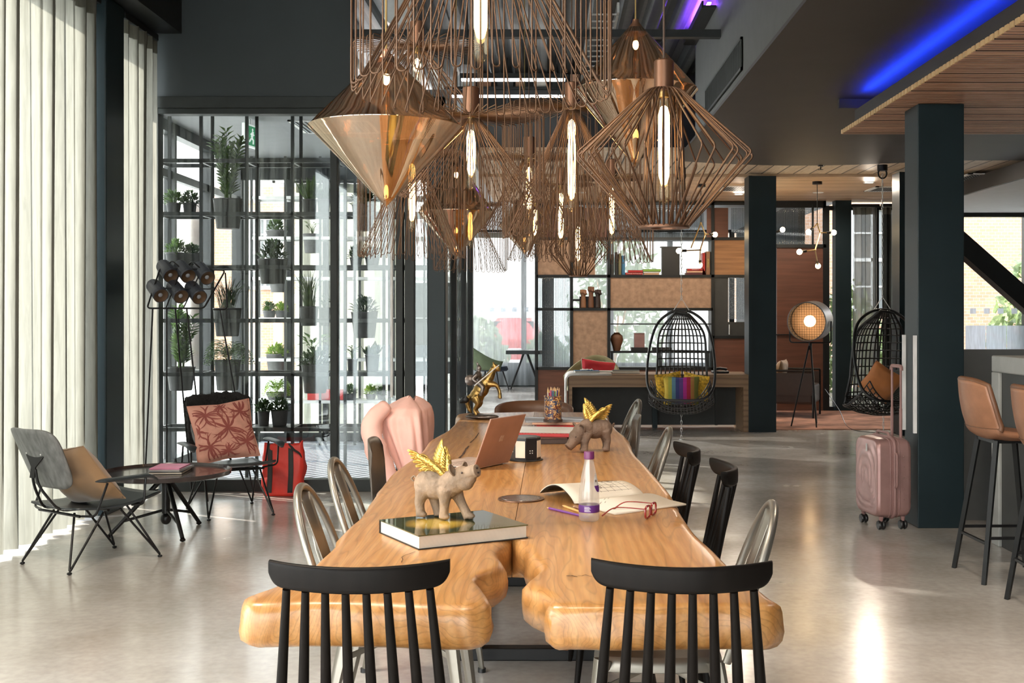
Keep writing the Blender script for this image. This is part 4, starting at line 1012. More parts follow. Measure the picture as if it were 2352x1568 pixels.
d.build('neck_label_band',M['purple'],t,smooth=180)
textmesh('H',.010,M['ink'],t,(.0275*cos(R(-42)),.0275*sin(R(-42)),.128),(R(78),0,R(48)))
# ---- sketchbook
S0=tb(1319,1157); S1=tb(1478,1137); W=tb(1413,1183)-S0; sv=S1-S0
t=thing('sketchbook','open sketchbook with pencil drawing and one lifted page beside the bottle','sketchbook',(0,0,0))
def rpage(z): return lambda u,v:(S0+sv*v+W*u+V((0,0,z+.010*sin(pi*min(1,u*1.6))*(1-u))))
MB().grid(rpage(.0035),14,2).build('right_page',M['paper'],t,smooth=180,solid=.006)
def lpage(u,v): return S0+sv*v-W*u*(.93)+V((0,0,.004+.046*sin(pi*min(1,u*.98))**.8*(1-.35*v)+.0*u))
MB().grid(lpage,18,8).build('left_page',M['paper'],t,smooth=180,solid=.003)
MB().grid(lambda u,v: lpage(u,v)+V((0,0,-.0035)),18,8).build('cover_sheet',M['b_black'],t,smooth=180,solid=.0015)
dr=MB(); rnd=random.Random(4)
def lp(u,v): q=lpage(u,v); return q+V((0,0,.0022))
def stroke(us): dr.tube([lp(a,b_) for a,b_ in us],.00042,4)
for k in range(7):
    u0=.14+.10*k; stroke([(u0,.42+.02*(k%2)),(u0,.9)])
for k in range(5):
    v0=.45+.1*k; stroke([(.12+.14*j,v0) for j in range(6)])
for k in range(10):
    cu,cv=rnd.uniform(.15,.75),rnd.uniform(.45,.88); r=rnd.uniform(.02,.05); stroke([(cu+r*cos(a*.7),cv+r*.8*sin(a*.7)) for a in range(10)])
for k in range(9): stroke([(.62+.02*k,.55),(.65+.02*k,.82)])
dr.build('drawing',M['ink'],t,smooth=0)
sk=MB(); rp=rpage(.0075)
sk.tube([rp(.15,.35),rp(.42,.12)],.0006,4); sk.tube([rp(.12,.42),rp(.40,.2)],.0006,4); sk.build('pencil_mark',M['ink'],t,smooth=0)
# ---- pencils
def pencil(label,a,b,mat,z=TZ,group='pencils on the table'):
    A_=V((a.x,a.y,z+.0042)); B_=V((b.x,b.y,z+.0042)); d=(B_-A_).normalized()
    t=thing('pencil',label,'pencil',tuple(A_),0,group); q=lambda s:d*s; Ln=(B_-A_).length
    MB().tube([q(.016),q(Ln)],.0040,6).build('shaft',mat,t,smooth=0)
    MB().tube([q(.003),q(.016)],[.0011,.0040],6).build('sharpened_end',M['p_wood'],t)
    MB().tube([q(0),q(.0035)],[.0003,.0012],6).build('lead',M['p_tip'],t); return t
pencil('purple pencil lying left of the bottle',tb(1255,1168),tb(1352,1191),M['p_purple'])
pencil('yellow pencil lying behind the purple one by the bottle',tb(1291,1163),tb(1348,1184),M['p_yellow'])
pencil('reddish brown pencil beside the sketchbook spine, mostly behind the bottle',tb(1316,1165),tb(1356,1178),M['skin_a'])
# ---- spectacles
g0=tb(1482,1194); g1=tb(1503,1186); t=thing('spectacles','dark red framed spectacles lying folded open on the table','spectacles',(0,0,0))
e0=V((g0.x,g0.y,TZ)); ld_=(V((g1.x+.03,g1.y+.10,TZ))-e0); ld_.z=0; ld_=ld_.normalized(); 
def lens(c0):
    P=[]
    for k in range(20):
        a=2*pi*k/20; sg=lambda q:(abs(q)**.62)*(1 if q>0 else -1)
        P.append(c0+ld_*(.0265*sg(cos(a)))+V((0,0,.0215+.0185*sg(sin(a)))))
    return P
for c0 in (e0+ld_*.027,e0+ld_*.092):
    P=lens(c0+V((0,0,.0005))); MB().tube(P,.0034,8,closed=True).build('rim',M['redframe'],t)
    MB().add(P,[tuple(range(20))]).build('lens',M['lens'],t,smooth=0)
MB().tube([e0+ld_*.0535+V((0,0,.027)),e0+ld_*.0595+V((0,0,.030)),e0+ld_*.0655+V((0,0,.027))],.0022,8).build('bridge',M['redframe'],t)
tp=V((-ld_.y,ld_.x,0)); 
for s_,(px,py) in ((0.0,(1383,1187)),(.119,(1408,1173))):
    h=e0+ld_*s_+V((0,0,.034)); e=tb(px,py); dirx=(V((e.x,e.y,0))-V((h.x,h.y,0))); Ln=dirx.length; dirx=dirx.normalized()
    MB().tube(bez([h,h+dirx*Ln*.55+V((0,0,.001)),h+dirx*Ln*.78+V((0,0,-.006)),V((e.x,e.y,TZ+.004))],5),[.0026]*9+[.003]*4+[.0036]*3,8,flat=(.7,1.3)).build('temple_arm',M['redframe'],t)
# ---- stack by pencil cup
c=tb(1285,983)
sx,sy=c.x,c.y+.10
book('magazine','red-spined book at the bottom of the stack under the pencil holder',(sx+.03,sy),(.34,.24,.018),pi+R(4),M['b_red'],TZ,group='stack under the pencil holder')
book('magazine','salmon covered book in the middle of the stack under the pencil holder',(sx+.01,sy+.02),(.32,.23,.013),pi+R(-3),M['b_salmon'],TZ+.0182)
book('magazine','grey magazine on top of the stack, carrying the pencil holder',(sx-.03,sy+.05),(.34,.25,.009),R(3),M['b_grey'],TZ+.0314)
cz=TZ+.0406; cp=on(1270,968,cz); t=thing('pencil_holder','beaded dark tin pencil holder on a stack of magazines','pencil holder',tuple(cp))
MB().lathe([(0,0),(.054,0),(.054,.014),(.049,.016),(.049,.140),(.0515,.142),(.0515,.148),(.044,.148),(.044,.02),(0,.02)],32).build('tin',M['bead'],t)
MB().lathe([(.0495,0),(.055,.001),(.055,.014),(.0495,.016)],32).build('base_ring',M['skin_c'],t)
rnd=random.Random(12)
cols=[(.45,.02,.05),(.05,.1,.35),(.10,.25,.35),(.55,.3,.06),(.35,.03,.08),(.62,.5,.42),(.16,.05,.02),(.55,.12,.2),(.05,.05,.2),(.6,.45,.1),(.1,.28,.12),(.3,.04,.04),(.5,.42,.4),(.45,.2,.05)]
cn=['crimson','navy','teal','ochre','maroon','beige','brown','rose','indigo','yellow','green','brick red','cream','amber']
for k,(cc,nm) in enumerate(zip(cols,cn)):
    a=k*2.4; r=.031*sqrt((k+.5)/14); hgt=.194+rnd.uniform(-.008,.012); b0=V((r*cos(a)*.8,r*sin(a)*.8,.021)); b1=V((r*cos(a)*1.22,r*sin(a)*1.22,hgt)); d=(b1-b0).normalized(); Ln=(b1-b0).length
    q=thing('colouring_pencil','%s colouring pencil standing point up in the beaded holder'%nm,'pencil',tuple(cp+b0),0,'pencils in the holder')
    MB().tube([d*0,d*(Ln-.022)],.0037,6).build('shaft',pbr('pencil_paint',cc,.4),q,smooth=0)
    MB().tube([d*(Ln-.022),d*(Ln-.004)],[.0037,.0011],6).build('sharpened_end',M['p_wood'],q)
    MB().tube([d*(Ln-.005),d*Ln],[.0012,.0003],6).build('lead',pbr('pencil_core',tuple(x*.8 for x in cc),.5),q)
# ---- books behind tower
c=tb(1262,1016); by=c.y+.02
book('notebook','small brown-spined book lowest of the pile behind the power tower',(c.x+.01,by),(.15,.19,.026),pi+R(6),M['skin_c'],TZ)
book('notebook','maroon book on the pile behind the power tower, beside the brown one',(c.x+.115,by+.16),(.12,.13,.024),pi+R(-6),M['b_maroon'],TZ)
book('binder','large flat red portfolio with white top sheet across the pile behind the power tower',(c.x-.02,by+.17),(.40,.34,.020),pi+R(-9),M['b_red'],TZ+.0264,top=M['b_white'])
# ---- knight statue
p=tb(1107,962); t=thing('knight_statue','pewter and bronze statuette of a knight with a lance on a rearing horse','statue',tuple(p),R(-8)); t.scale=(1.22,)*3
b=MB(); b.ell((0,0,.012),(.09,.05,.013)); b.ell((-.03,.01,.016),(.05,.04,.014)); b.ell((.04,-.01,.014),(.05,.035,.012)); b.build('rock_base',M['pewter'],t,smooth=180,remesh=.004)
h=MB()  # horse
h.ell((-.004,0,.15),(.044,.032,.040),rot=(0,-.9,0)); h.ell((.020,0,.185),(.040,.031,.036),rot=(0,-.9,0)); h.ell((-.025,0,.118),(.038,.034,.042))
h.tube(bez([(.03,0,.20),(.050,0,.232),(.062,0,.262)],4),[.027,.026,.025,.023,.021,.019,.018,.017,.016],12); h.ell((.075,0,.262),(.026,.013,.015),rot=(0,.75,0)); h.ell((.060,.007,.283),(.005,.004,.012)); h.ell((.060,-.007,.283),(.005,.004,.012))
for sy in (-1,1):
    h.tube(bez([(-.03,sy*.018,.115),(-.016,sy*.024,.078),(-.034,sy*.024,.048),(-.022,sy*.024,.022)],4),[.025,.024,.022,.020,.017,.014,.012,.010,.009,.009,.009,.010,.011],9)
    fx=.012 if sy<0 else 0
    h.tube(bez([(.034,sy*.016,.18),(.065+fx,sy*.02,.175),(.083+fx,sy*.02,.145),(.083+fx+.004,sy*.02,.105)],4),[.018,.017,.016,.014,.012,.010,.009,.008,.008,.008,.008,.009,.010],9)
h.tube(bez([(-.05,0,.12),(-.075,0,.10),(-.072,.004,.06),(-.055,.004,.03)],4),[.012,.013,.014,.014,.014,.013,.013,.012,.012,.011,.010,.008,.005],8)
h.build('horse',M['bronze'],t,smooth=180,remesh=.0036)
k=MB()
k.ell((-.022,0,.20),(.022,.026,.034)); k.ell((-.020,0,.225),(.020,.028,.020)); k.ell((-.016,0,.258),(.014,.013,.018)); k.tube([(-.018,0,.272),(-.026,0,.285),(-.024,0,.292)],[.005,.007,.003],8)
for sy in (-1,1):
    k.tube(bez([(-.020,sy*.026,.228),(-.040,sy*.038,.205),(-.018,sy*.042,.188)],4),[.012,.012,.011,.011,.010,.010,.009,.009,.009],8)
    k.tube(bez([(-.012,sy*.026,.185),(.012,sy*.040,.160),(.0,sy*.040,.120)],4),[.016,.015,.014,.013,.012,.011,.011,.010,.010],8)
k.grid(lambda u,v:(-.035-.03*v-.008*sin(u*20),-.035+.07*u,.215-.13*v),12,8)
k.build('knight',M['pewter'],t,smooth=180,remesh=.0036)
MB().rod((-.030,-.046,.172),(.095,-.03,.278),.0035,.0022).build('lance',M['whitemetal'],t)
MB().T((-.052,-.045,.20),(1.4,0,.5)).lathe([(0,.006),(.02,.004),(.028,0),(.02,-.004),(0,-.004)],16).build('shield',M['pewter'],t)
d=MB(); d.ell((-.085,-.02,.098),(.022,.016,.018)); d.ell((-.102,-.022,.09),(.014,.011,.011)); d.ell((-.078,-.026,.118),(.006,.005,.010)); d.build('beast_head',M['blk'],t,smooth=180,remesh=.0036)
# ================================================================== PENDANTS
def bulb(t,zt,zb,r=.0205,seg=3):
    g=MB(); Lb=zt-zb
    pr=[(r*.62,zt),(r*.9,zt-.02),(r,zt-.035)]+[(r*cos(a),zb+r*1.5-r*1.5*sin(a)) for a in [pi/2*k/5 for k in range(6)]]
    g.lathe(pr[:-1]+[(0,zb)],18); gl=g.build('bulb_glass',M['bulbglass'],t,smooth=180)
    MB().lathe([(0,zt+.005),(.016,zt+.004),(.016,zt-.022),(0,zt-.024)],14).build('bulb_cap',M['brass'],t)
    f=MB(); n=40; z0=zt-.045; z1=zb+.058
    f.lathe([(0,z0),(r*.55,z0-.008),(r*.84,z0-.03),(r*.86,(z0+z1)/2),(r*.78,z1+.03),(r*.45,z1+.006),(0,z1)],14)
    f.build('filament',M['filament'],gl,smooth=180)
def canopy_cord(t,zc,ztop=4.0,cap=(.033,.115)):
    MB().rod((0,0,zc+cap[1]-.005),(0,0,ztop-.02),.0035,n=6).build('cord',M['cord'],t)
    MB().lathe([(0,zc-.004),(cap[0],zc-.004),(cap[0],zc+cap[1]-.004),(cap[0]-.004,zc+cap[1]),(0,zc+cap[1])],24).build('socket_cap',M['copper_cap'],t)
    MB().lathe([(0,ztop-.03),(.05,ztop-.03),(.055,ztop-.01),(.055,ztop),(0,ztop)],20).build('ceiling_rose',M['copper_cap'],t)
G_W='wire shade pendants above the table'
def wire_skirt(label,px,yt,yr,Rpx,Y,n,by,wr=.0019):
    X,zt=xz(px,yt,Y); _,zr=xz(px,yr,Y); Rr=Rpx*Y/F
    t=thing('wire_pendant',label,'pendant lamp',(X,Y,0),0,G_W)
    m=MB(); da=2*pi/n; rnd=random.Random(int(px))
    for k in range(n):
        a=k*da; b=a+da*.42; hz=rnd.uniform(-.007,.007); R1=Rr*(1+rnd.uniform(-.012,.012)); z1=zr+hz
        p=[V((.034*cos(a),.034*sin(a),zt)),V((R1*cos(a),R1*sin(a),zt+.004)),V((R1*cos(a),R1*sin(a),z1)),V((R1*.965*cos(b),R1*.965*sin(b),z1)),V((.036*cos(b),.036*sin(b),zt-.012))]
        m.tube(fillet(p,.014,3),wr,5,cap=False)
    m.tube([(.035*cos(2*pi*k/20),.035*sin(2*pi*k/20),zt) for k in range(20)],.004,6,closed=True)
    m.build('wire_shade',M['copper'],t,smooth=180)
    canopy_cord(t,zt); 
    zb=EYE-(by-VY)*Y/F
    bulb(t,zt-.005,zb); return t
def bicone(label,px,yt,ym,yb,Rpx,Y,n,rb,wr,by):
    X,zt=xz(px,yt,Y); zm=xz(px,ym,Y)[1]; zb=xz(px,yb,Y)[1]; Rr=Rpx*Y/F
    t=thing('diamond_wire_pendant',label,'pendant lamp',(X,Y,0),0,G_W); m=MB()
    rt=.052; 
    for k in range(n):
        a=2*pi*k/n; c,s=cos(a),sin(a)
        Rk=Rr*(1.0 if k%2==0 else .93)
        p=[V((rt*c*.6,rt*s*.6,zt+.004)),V((rt*c,rt*s,zt)),V((Rk*c,Rk*s,zm)),V((rb*c,rb*s,zb))]
        m.tube(fillet(p,.014,3),wr,6,cap=False)
        if k%2==0: m.rod((rt*c*1.02,rt*s*1.02,zt-.004),(rb*.92*c,rb*.92*s,zb),wr*.85,n=5)
    m.build('wire_cage',M['copper'],t,smooth=180)
    MB().lathe([(rb*.55,zb-.003),(rb*1.06,zb-.003),(rb*1.08,zb+.004),(rb*.98,zb+.006),(rb*.55,zb+.004),(rb*.55,zb-.003)],32).build('bottom_ring',M['copper_cap'],t)
    canopy_cord(t,zt,cap=(.030 if Y<5 else .04,.092)); bulb(t,zt,EYE-(by-VY)*Y/F,.0205); return t
def glass_cone(label,px,yt,ym,yb,Rpx,Y):
    X,zt=xz(px,yt,Y); zm=xz(px,ym,Y)[1]; zb=xz(px,yb,Y)[1]; Rr=Rpx*Y/F
    t=thing('glass_diamond_pendant',label,'pendant lamp',(X,Y,0),0,'smoked glass diamond pendants')
    pr=[(.012,zt)]+[(.012+(Rr-.012)*k/8,zt+(zm-zt)*k/8) for k in range(1,8)]+[(Rr-.006,zm+.004),(Rr-.001,zm+.001),(Rr-.001,zm-.001),(Rr-.006,zm-.006)]+[(Rr*(1-k/8),zm+(zb-zm)*k/8) for k in range(1,8)]+[(0,zb)]
    MB().lathe(pr,64).build('glass_shade',M['smoked'],t,smooth=30)
    h=(zt-zm)*.16
    MB().lathe([(0,zt+.012),(.012,zt+.012),(.014,zt+.001),(.014+(Rr-.012)*.14,zt-h),(.010+(Rr-.012)*.13,zt-h-.004),(0,zt-.01)],32).build('top_cap',M['copper_cap'],t)
    MB().rod((0,0,zt),(0,0,3.98),.0035,n=6).build('cord',M['brass'],t)
    MB().lathe([(0,3.97),(.05,3.97),(.055,4.0),(0,4.0)],20).build('ceiling_rose',M['copper_cap'],t)
    MB().rod((0,0,zt-.01),(0,0,zt-h-.03),.008).build('lamp_holder',M['brass'],t)
    MB().ell((0,0,zt-h-.045),(.012,.012,.02)).build('bulb',M['bulb_pt'],t); return t
wire_skirt('largest wire pendant, at the top of the picture with a long bulb, nearest the camera',1104,-253,214,296,2.9,44,146,.0022)
wire_skirt('flared wire pendant high up behind the big smoked glass diamond',958,108,262,150,5.3,44,196)
wire_skirt('wire pendant with a long bright bulb just right of the big smoked glass diamond',1082,268,452,165,4.6,54,438)
wire_skirt('wire pendant in the middle of the cluster with the bright pair of bulb tubes',1313,248,545,158,5.3,60,488)
wire_skirt('low wire pendant at the left, below the big smoked glass diamond',946,352,590,122,6.0,46,534)
wire_skirt('wire pendant behind the middle of the cluster, between two bright bulbs',1215,362,525,110,6.5,46,505)
wire_skirt('wire pendant hanging low in front of the bookcase shelf of books',1405,410,600,95,7.0,42,560)
wire_skirt('small far wire pendant with a short bulb left of the middle pendant',1288,425,588,80,7.7,38,568)
wire_skirt('lowest far wire pendant, silhouetted against the bright window',1080,470,622,84,8.3,36,572)
wire_skirt('farthest small wire pendant beside the window edge and the bookcase',1230,465,598,65,8.75,26,560)
bicone('large diamond-shaped wire cage pendant at the right front of the cluster',1525,207,358,522,207,3.6,30,.074,.0033,470)
bicone('small far diamond-shaped wire cage pendant in front of the bookcase',1328,505,573,634,76,8.35,28,.062,.0025,618)
glass_cone('largest smoked copper glass diamond pendant, at the left of the cluster',887,122,293,475,178,3.8)
glass_cone('smoked copper glass diamond pendant at the upper right behind the diamond wire cage',1460,52,208,385,143,4.7)
glass_cone('mid-size smoked copper glass diamond pendant behind the left low wire pendant',1048,365,488,594,88,7.2)
glass_cone('smallest smoked glass diamond pendant near the far window',1205,440,518,585,60,9.2)
# two extra tubes inside the middle pendant
# high level fittings in the open ceiling --------------------------------------
def linear(label,px0,px1,py,Y):
    a=at(px0,py,Y); b=at(px1,py,Y); t=thing('ceiling_linear_lamp',label,'ceiling lamp',(a.x,Y,a.z),0,'linear lamps in the open ceiling')
    w=b.x-a.x; MB().box(0,w,-.03,.03,0,.05).build('housing',M['beam'],t,smooth=0); MB().box(.01,w-.01,-.027,.027,-.02,0).build('tube',M['lampwhite'],t,smooth=0)
    s=MB(); s.rod((.1,0,.05),(.1,0,4.0-a.z),.004); s.rod((w-.1,0,.05),(w-.1,0,4.0-a.z),.004); s.build('suspension_rod',M['blk'],t)
linear('upper bright linear lamp in the open ceiling behind the pendants',1058,1300,181,11.6)
linear('lower bright linear lamp in the open ceiling behind the pendants',1035,1300,219,12.2)
a=at(1130,206,12.6); t=thing('high_shelf','dark high shelf under the ceiling lamps behind the pendants','shelf',(a.x-.5,12.6,a.z-.02))
MB().box(0,1.75,-.13,.13,0,.03).build('board',M['beam'],t,smooth=0)
s=MB(); 
for x in (.1,1.6): s.box(x,x+.03,-.015,.015,.03,4.0-a.z+.02)
s.build('hanger',M['beam'],t,smooth=0)
rnd=random.Random(3)
for k,(nm,mt) in enumerate((('pale grey',M['white']),('brown',M['skin_a']),('charcoal',M['dkpanel']),('buff',M['cork']),('white',M['b_white']),('slate',M['slate_lt']),('tan',M['b_salmon']))):
    x=.17+k*.195; w=.09+.04*(k%3)
    bx=thing('storage_box','%s storage box on the high shelf under the ceiling'%nm,'box',(a.x-.5+x+w/2,12.6,a.z+.012),0,'boxes on the high shelf')
    MB().box(-w/2,w/2,-.09,.09,0,.12).build('box_body',mt,bx,smooth=0); MB().box(-w/2-.003,w/2+.003,-.093,.093,.11,.135).build('lid',mt,bx,smooth=0)
def spot(label,px,py,Y):
    p=at(px,py,Y); t=thing('track_spotlight',label,'spotlight',(p.x,Y,p.z),0,'track spotlights')
    MB().T((0,0,0),(R(25),0,0)).lathe([(0,.10),(.03,.10),(.034,-.02),(.026,-.02),(.026,0),(0,0)],18).build('can',M['beam'],t)
    MB().T((0,0,0),(R(25),0,0)).lathe([(0,-.004),(.024,-.004),(.024,.001),(0,.001)],16).build('lens',M['downlight'],t)
    MB().rod((0,0,.08),(0,.02,4.0-p.z),.006).build('stem',M['beam'],t)
spot('small lit spotlight in the dark ceiling left of the big bulb',1073,140,8.9)
spot('small lit spotlight in the dark ceiling behind the diamond wire cage',1165,270,11.9)
# cable tray and duct in the open ceiling
d=MB(); d.T((0,0,0)).tube([(-1.25,9.5,3.868),(-1.25,12.9,3.868)],.13,20)
d.box(-1.30,-1.20,10.0,10.03,3.99,4.06); d.box(-1.30,-1.20,12.0,12.03,3.99,4.06); tag(d.build('ceiling_duct',M['galv'],smooth=60),'round metal air duct under the deck ceiling','duct')
d=MB()
for x in (.30,.52): d.box(x,x+.02,9.42,12.3,3.82,3.90)
y=9.5
while y<12.3: d.box(.30,.54,y,y+.025,3.82,3.83); y+=.22
tag(d.build('ceiling_cable_tray',M['galv'],smooth=0),'perforated cable tray under the deck ceiling','cable tray')
v_=MB(); v_.box(1.27,1.30,9.6,10.9,3.94,3.95); tag(v_.build('ceiling_light_strip',M['violet_led'],smooth=0),'violet LED strip washing the metal deck ceiling at the bulkhead','light strip')
tag(MB().box(1.22,1.338,9.58,10.92,3.90,3.92).box(1.22,1.235,9.58,10.92,3.92,3.955).build('ceiling_light_shield',M['beam'],smooth=0),'added dark shield under the violet light strip, keeping its light off the table','light shield')  # trough added to shield the table from the violet light
# bulkhead vent
va=at(1703,85,1); 
def bulk(px,py): Y=1.335*F/(px-VX); return (1.335,Y,EYE-(py-VY)*Y/F)
q=[bulk(1622,190),bulk(1705,84),bulk(1705,160),bulk(1622,252)]
y0,y1=q[1][1],q[0][1]; z1=max(p[2] for p in q[:2]); z1=q[1][2]; z0=q[2][2]
t=thing('wall_vent','long louvred vent on the grey bulkhead above the right side','vent',(1.335,(y0+y1)/2,z0))
hy=(y1-y0)/2; hh=z1-z0
f=MB(); f.box(-.012,.004,-hy,hy,0,.02); f.box(-.012,.004,-hy,hy,hh-.02,hh); f.box(-.012,.004,-hy,-hy+.02,0,hh); f.box(-.012,.004,hy-.02,hy,0,hh); f.build('frame',M['slate_lt'],t,smooth=0)
MB().box(-.002,.004,-hy,hy,0,hh).build('backing',M['blackplastic'],t,smooth=0)
l=MB(); n=int(2*hy/.035)
for k in range(n): l.box(-.010,.0,-hy+.02+k*.035,-hy+.032+k*.035,.02,hh-.02)
l.build('louvre',M['slate_lt'],t,smooth=0)
# ================================================================== LEFT LOUNGE CORNER
def lounge(label):
    t=thing('lounge_chair',label,'lounge chair')
    def seat(u,v):
        x=-1+2*u; w=.235+.03*v-.02*(abs(2*v-1)**4); return (w*x,-.24+.52*v,.335+.035*v-.03*sin(pi*v)+.012*x*x)
    MB().grid(seat,15,15).build('seat',M['dkveneer'],t,smooth=180,solid=.012)
    sg=lambda q,e:(abs(q)**e)*(1 if q>=0 else -1)
    def back(u,v):
        a=2*pi*u; x=sg(cos(a),.42)*v; z=sg(sin(a),.5)*v
        yy=-.335-.075*z+.045*x*x; return (.215*x*(1+.05*z),yy,.615+.165*z+.012*z*x*x)
    MB().grid(back,48,9,cu=True).build('backrest',M['ashgrey'],t,smooth=180,solid=.012,norm=True)
    br=MB(); br.prism([(-.075,.045),(.075,.045),(.085,.030),(.022,-.03),(.022,-.09),(-.022,-.09),(-.022,-.03),(-.085,.030)],0,.006)
    m=Matrix.LocRotScale(V((0,-.343,.60)),Euler((R(82),0,0)),V((1,1,1))); br.v=[tuple(m@V(p)) for p in br.v]
    b=br.build('back_bracket',M['blk'],t,smooth=0)
    for x in (-.07,.07,0): MB().ell((x,-.352 if x else -.345,.642 if x else .535),(.005,.003,.005),8,6).build('screw',M['whitemetal'],b)
    fr=MB()
    for sx in (-1,1): fr.tube(fillet([(sx*.018,-.35,.56),(sx*.022,-.338,.47),(sx*.075,-.25,.325),(sx*.14,.10,.318),(sx*.15,.22,.33)],.05),.0075,8)
    fr.tube(fillet([(-.20,-.20,.30),(.20,-.20,.30)],.01),.008,8); fr.tube([(-.19,.18,.32),(.19,.18,.32)],.008,8); fr.tube([(-.16,.0,.305),(.16,.0,.305)],.008,8)
    fr.build('seat_frame',M['blk'],t)
    for sx in (-1,1):
        l=MB(); l.tube(fillet([(sx*.10,-.17,.305),(sx*.235,-.285,.012),(sx*.205,-.06,.305)],.022),.0065,8); l.ell((sx*.232,-.282,.008),(.014,.014,.008)); l.build('leg',M['blk'],t)
        l=MB(); l.tube(fillet([(sx*.12,.14,.315),(sx*.225,.295,.012),(sx*.195,.05,.31)],.022),.0065,8); l.ell((sx*.222,.292,.008),(.014,.014,.008)); l.build('leg',M['blk'],t)
        a=MB(); b_=MB(); a.tube(fillet([(sx*.20,-.19,.30),(sx*.30,-.17,.305),(sx*.305,-.10,.48)],.03),.0065,8); b_.tube(fillet([(sx*.19,.13,.32),(sx*.30,.13,.335),(sx*.305,.14,.485)],.03),.0065,8); a.build('arm_support',M['blk'],t); b_.build('arm_support',M['blk'],t)
        p=MB()
        p.grid(lambda u,v,sx=sx:(lambda a,e:(sx*.307+.036*cos(a)*e,-.17+.385*v,.495-.030*(max(0,v-.8)/.2)**2+.011*sin(a)*e))(2*pi*u,min(1,.35+6*min(v,1-v))),16,18,cu=True)
        p.f.append(tuple(range(15,-1,-1))); p.f.append(tuple(17*16+k for k in range(16)))
        p.build('armrest',M['dkveneer'],t,smooth=60)
    return t
c1=lounge('grey-backed lounge chair seen from behind at the lower left, holding a tan cushion'); c1.location=(-2.615,6.68,0); c1.rotation_euler.z=R(-36); c1['group']='lounge chairs by the curtain'
c2=dup(c1,(-2.28,8.33,0),R(-150),'lounge chair with black sheepskin and palm cushion, in front of the plant lobby','lounge chairs by the curtain')
def place(root,loc,rot):
    m=Matrix.LocRotScale(root.location,root.rotation_euler,V((1,1,1)))@Matrix.LocRotScale(V(loc),Euler(rot),V((1,1,1))); return m
def cushion(name,label,w,h,d,mat,mtx,seed=1,piping=None,group=None):
    t=thing(name,label,'cushion',group=group); t.location=mtx.to_translation(); t.rotation_euler=mtx.to_euler()
    rnd=random.Random(seed)
    def side(s):
        def fn(u,v):
            x=-1+2*u;y=-1+2*v; k=((1-x*x)*(1-y*y)); th=d/2*(max(0,k)**.42)
            pin=1-.085*(1-abs(x*y))*(max(abs(x),abs(y))**3)
            n=mnoise.noise(V((x*2.2+seed,y*2.2,s)))*.012*k**.5
            return (w/2*x*pin,s*(th+n),h/2*y*pin)
        return fn
    m=MB().grid(side(-1),19,19).grid(side(1),19,19); o=m.build('cover',mat,t,smooth=180,norm=True)
    e=MB(); t['_']=0; del t['_']; P=[]
    for (a,b) in (((0,0),(1,0)),((1,0),(1,1)),((1,1),(0,1)),((0,1),(0,0))):
        for k in range(12): q=k/12; P.append(side(1)(a[0]+(b[0]-a[0])*q,a[1]+(b[1]-a[1])*q))
    e.tube(P,.0032,6,closed=True); e.build('seam_piping',piping or mat,t); return t
cushion('cushion','tan velvet cushion slumped on the lounge chair seen from behind',.43,.40,.15,M['tancloth'],place(c1,(.03,-.10,.50),(R(38),R(-8),R(6))),2)
pc_=cushion('palm_cushion','pink cushion with a dark red palm leaf print on the sheepskin-covered chair',.45,.43,.14,M['palm'],place(c2,(.02,-.10,.565),(R(20),R(5),R(3))),3)
pr=MB(); rnd=random.Random(21)
def pside(u,v):
    x=-1+2*u;y=-1+2*v; k=max(0,(1-x*x)*(1-y*y)); th=.07*k**.42; pin=1-.085*(1-abs(x*y))*(max(abs(x),abs(y))**3)
    n=mnoise.noise(V((x*2.2+3,y*2.2,1)))*.012*k**.5
    return V((.225*x*pin,(th+n)+.0028,.215*y*pin))
for (cu,cv,nb,sp,ln,a0) in ((.47,.52,13,6.28,.30,.2),(.20,.25,11,6.28,.22,.8),(.80,.24,11,6.28,.24,.2),(.22,.78,11,6.28,.22,3.6),(.78,.78,11,6.28,.24,3.2),(.52,.13,9,6.28,.16,.4),(.52,.90,9,6.28,.14,2.0),(.06,.52,7,6.28,.14,-.9),(.94,.52,7,6.28,.14,-.9)):
    nb=int(nb*1.5)
    for k in range(nb):
        a=a0+sp*k/nb; l=ln*1.2*rnd.uniform(.7,1.15); bend=rnd.uniform(-1.0,1.0)
        L_=[];R_=[]
        for i in range(8):
            q=i/7; aa=a+bend*q; u=cu+l*q*cos(aa); v=cv+l*q*sin(aa); w=.0125*sin(pi*min(1,.12+q*.88))**.8
            pu,pv=-sin(aa)*w,cos(aa)*w
            L_.append((u+pu,v+pv)); R_.append((u-pu,v-pv))
        if True:
            cl=lambda p:(min(.97,max(.03,p[0])),min(.97,max(.03,p[1]))); L_=[cl(p) for p in L_]; R_=[cl(p) for p in R_]
            vs=[pside(*p) for p in L_]+[pside(*p) for p in R_]; pr.add(vs,[(i,i+1,9+i,8+i) for i in range(7)])
pr.build('palm_leaf_print',M['palm_ink'],pc_,smooth=180)
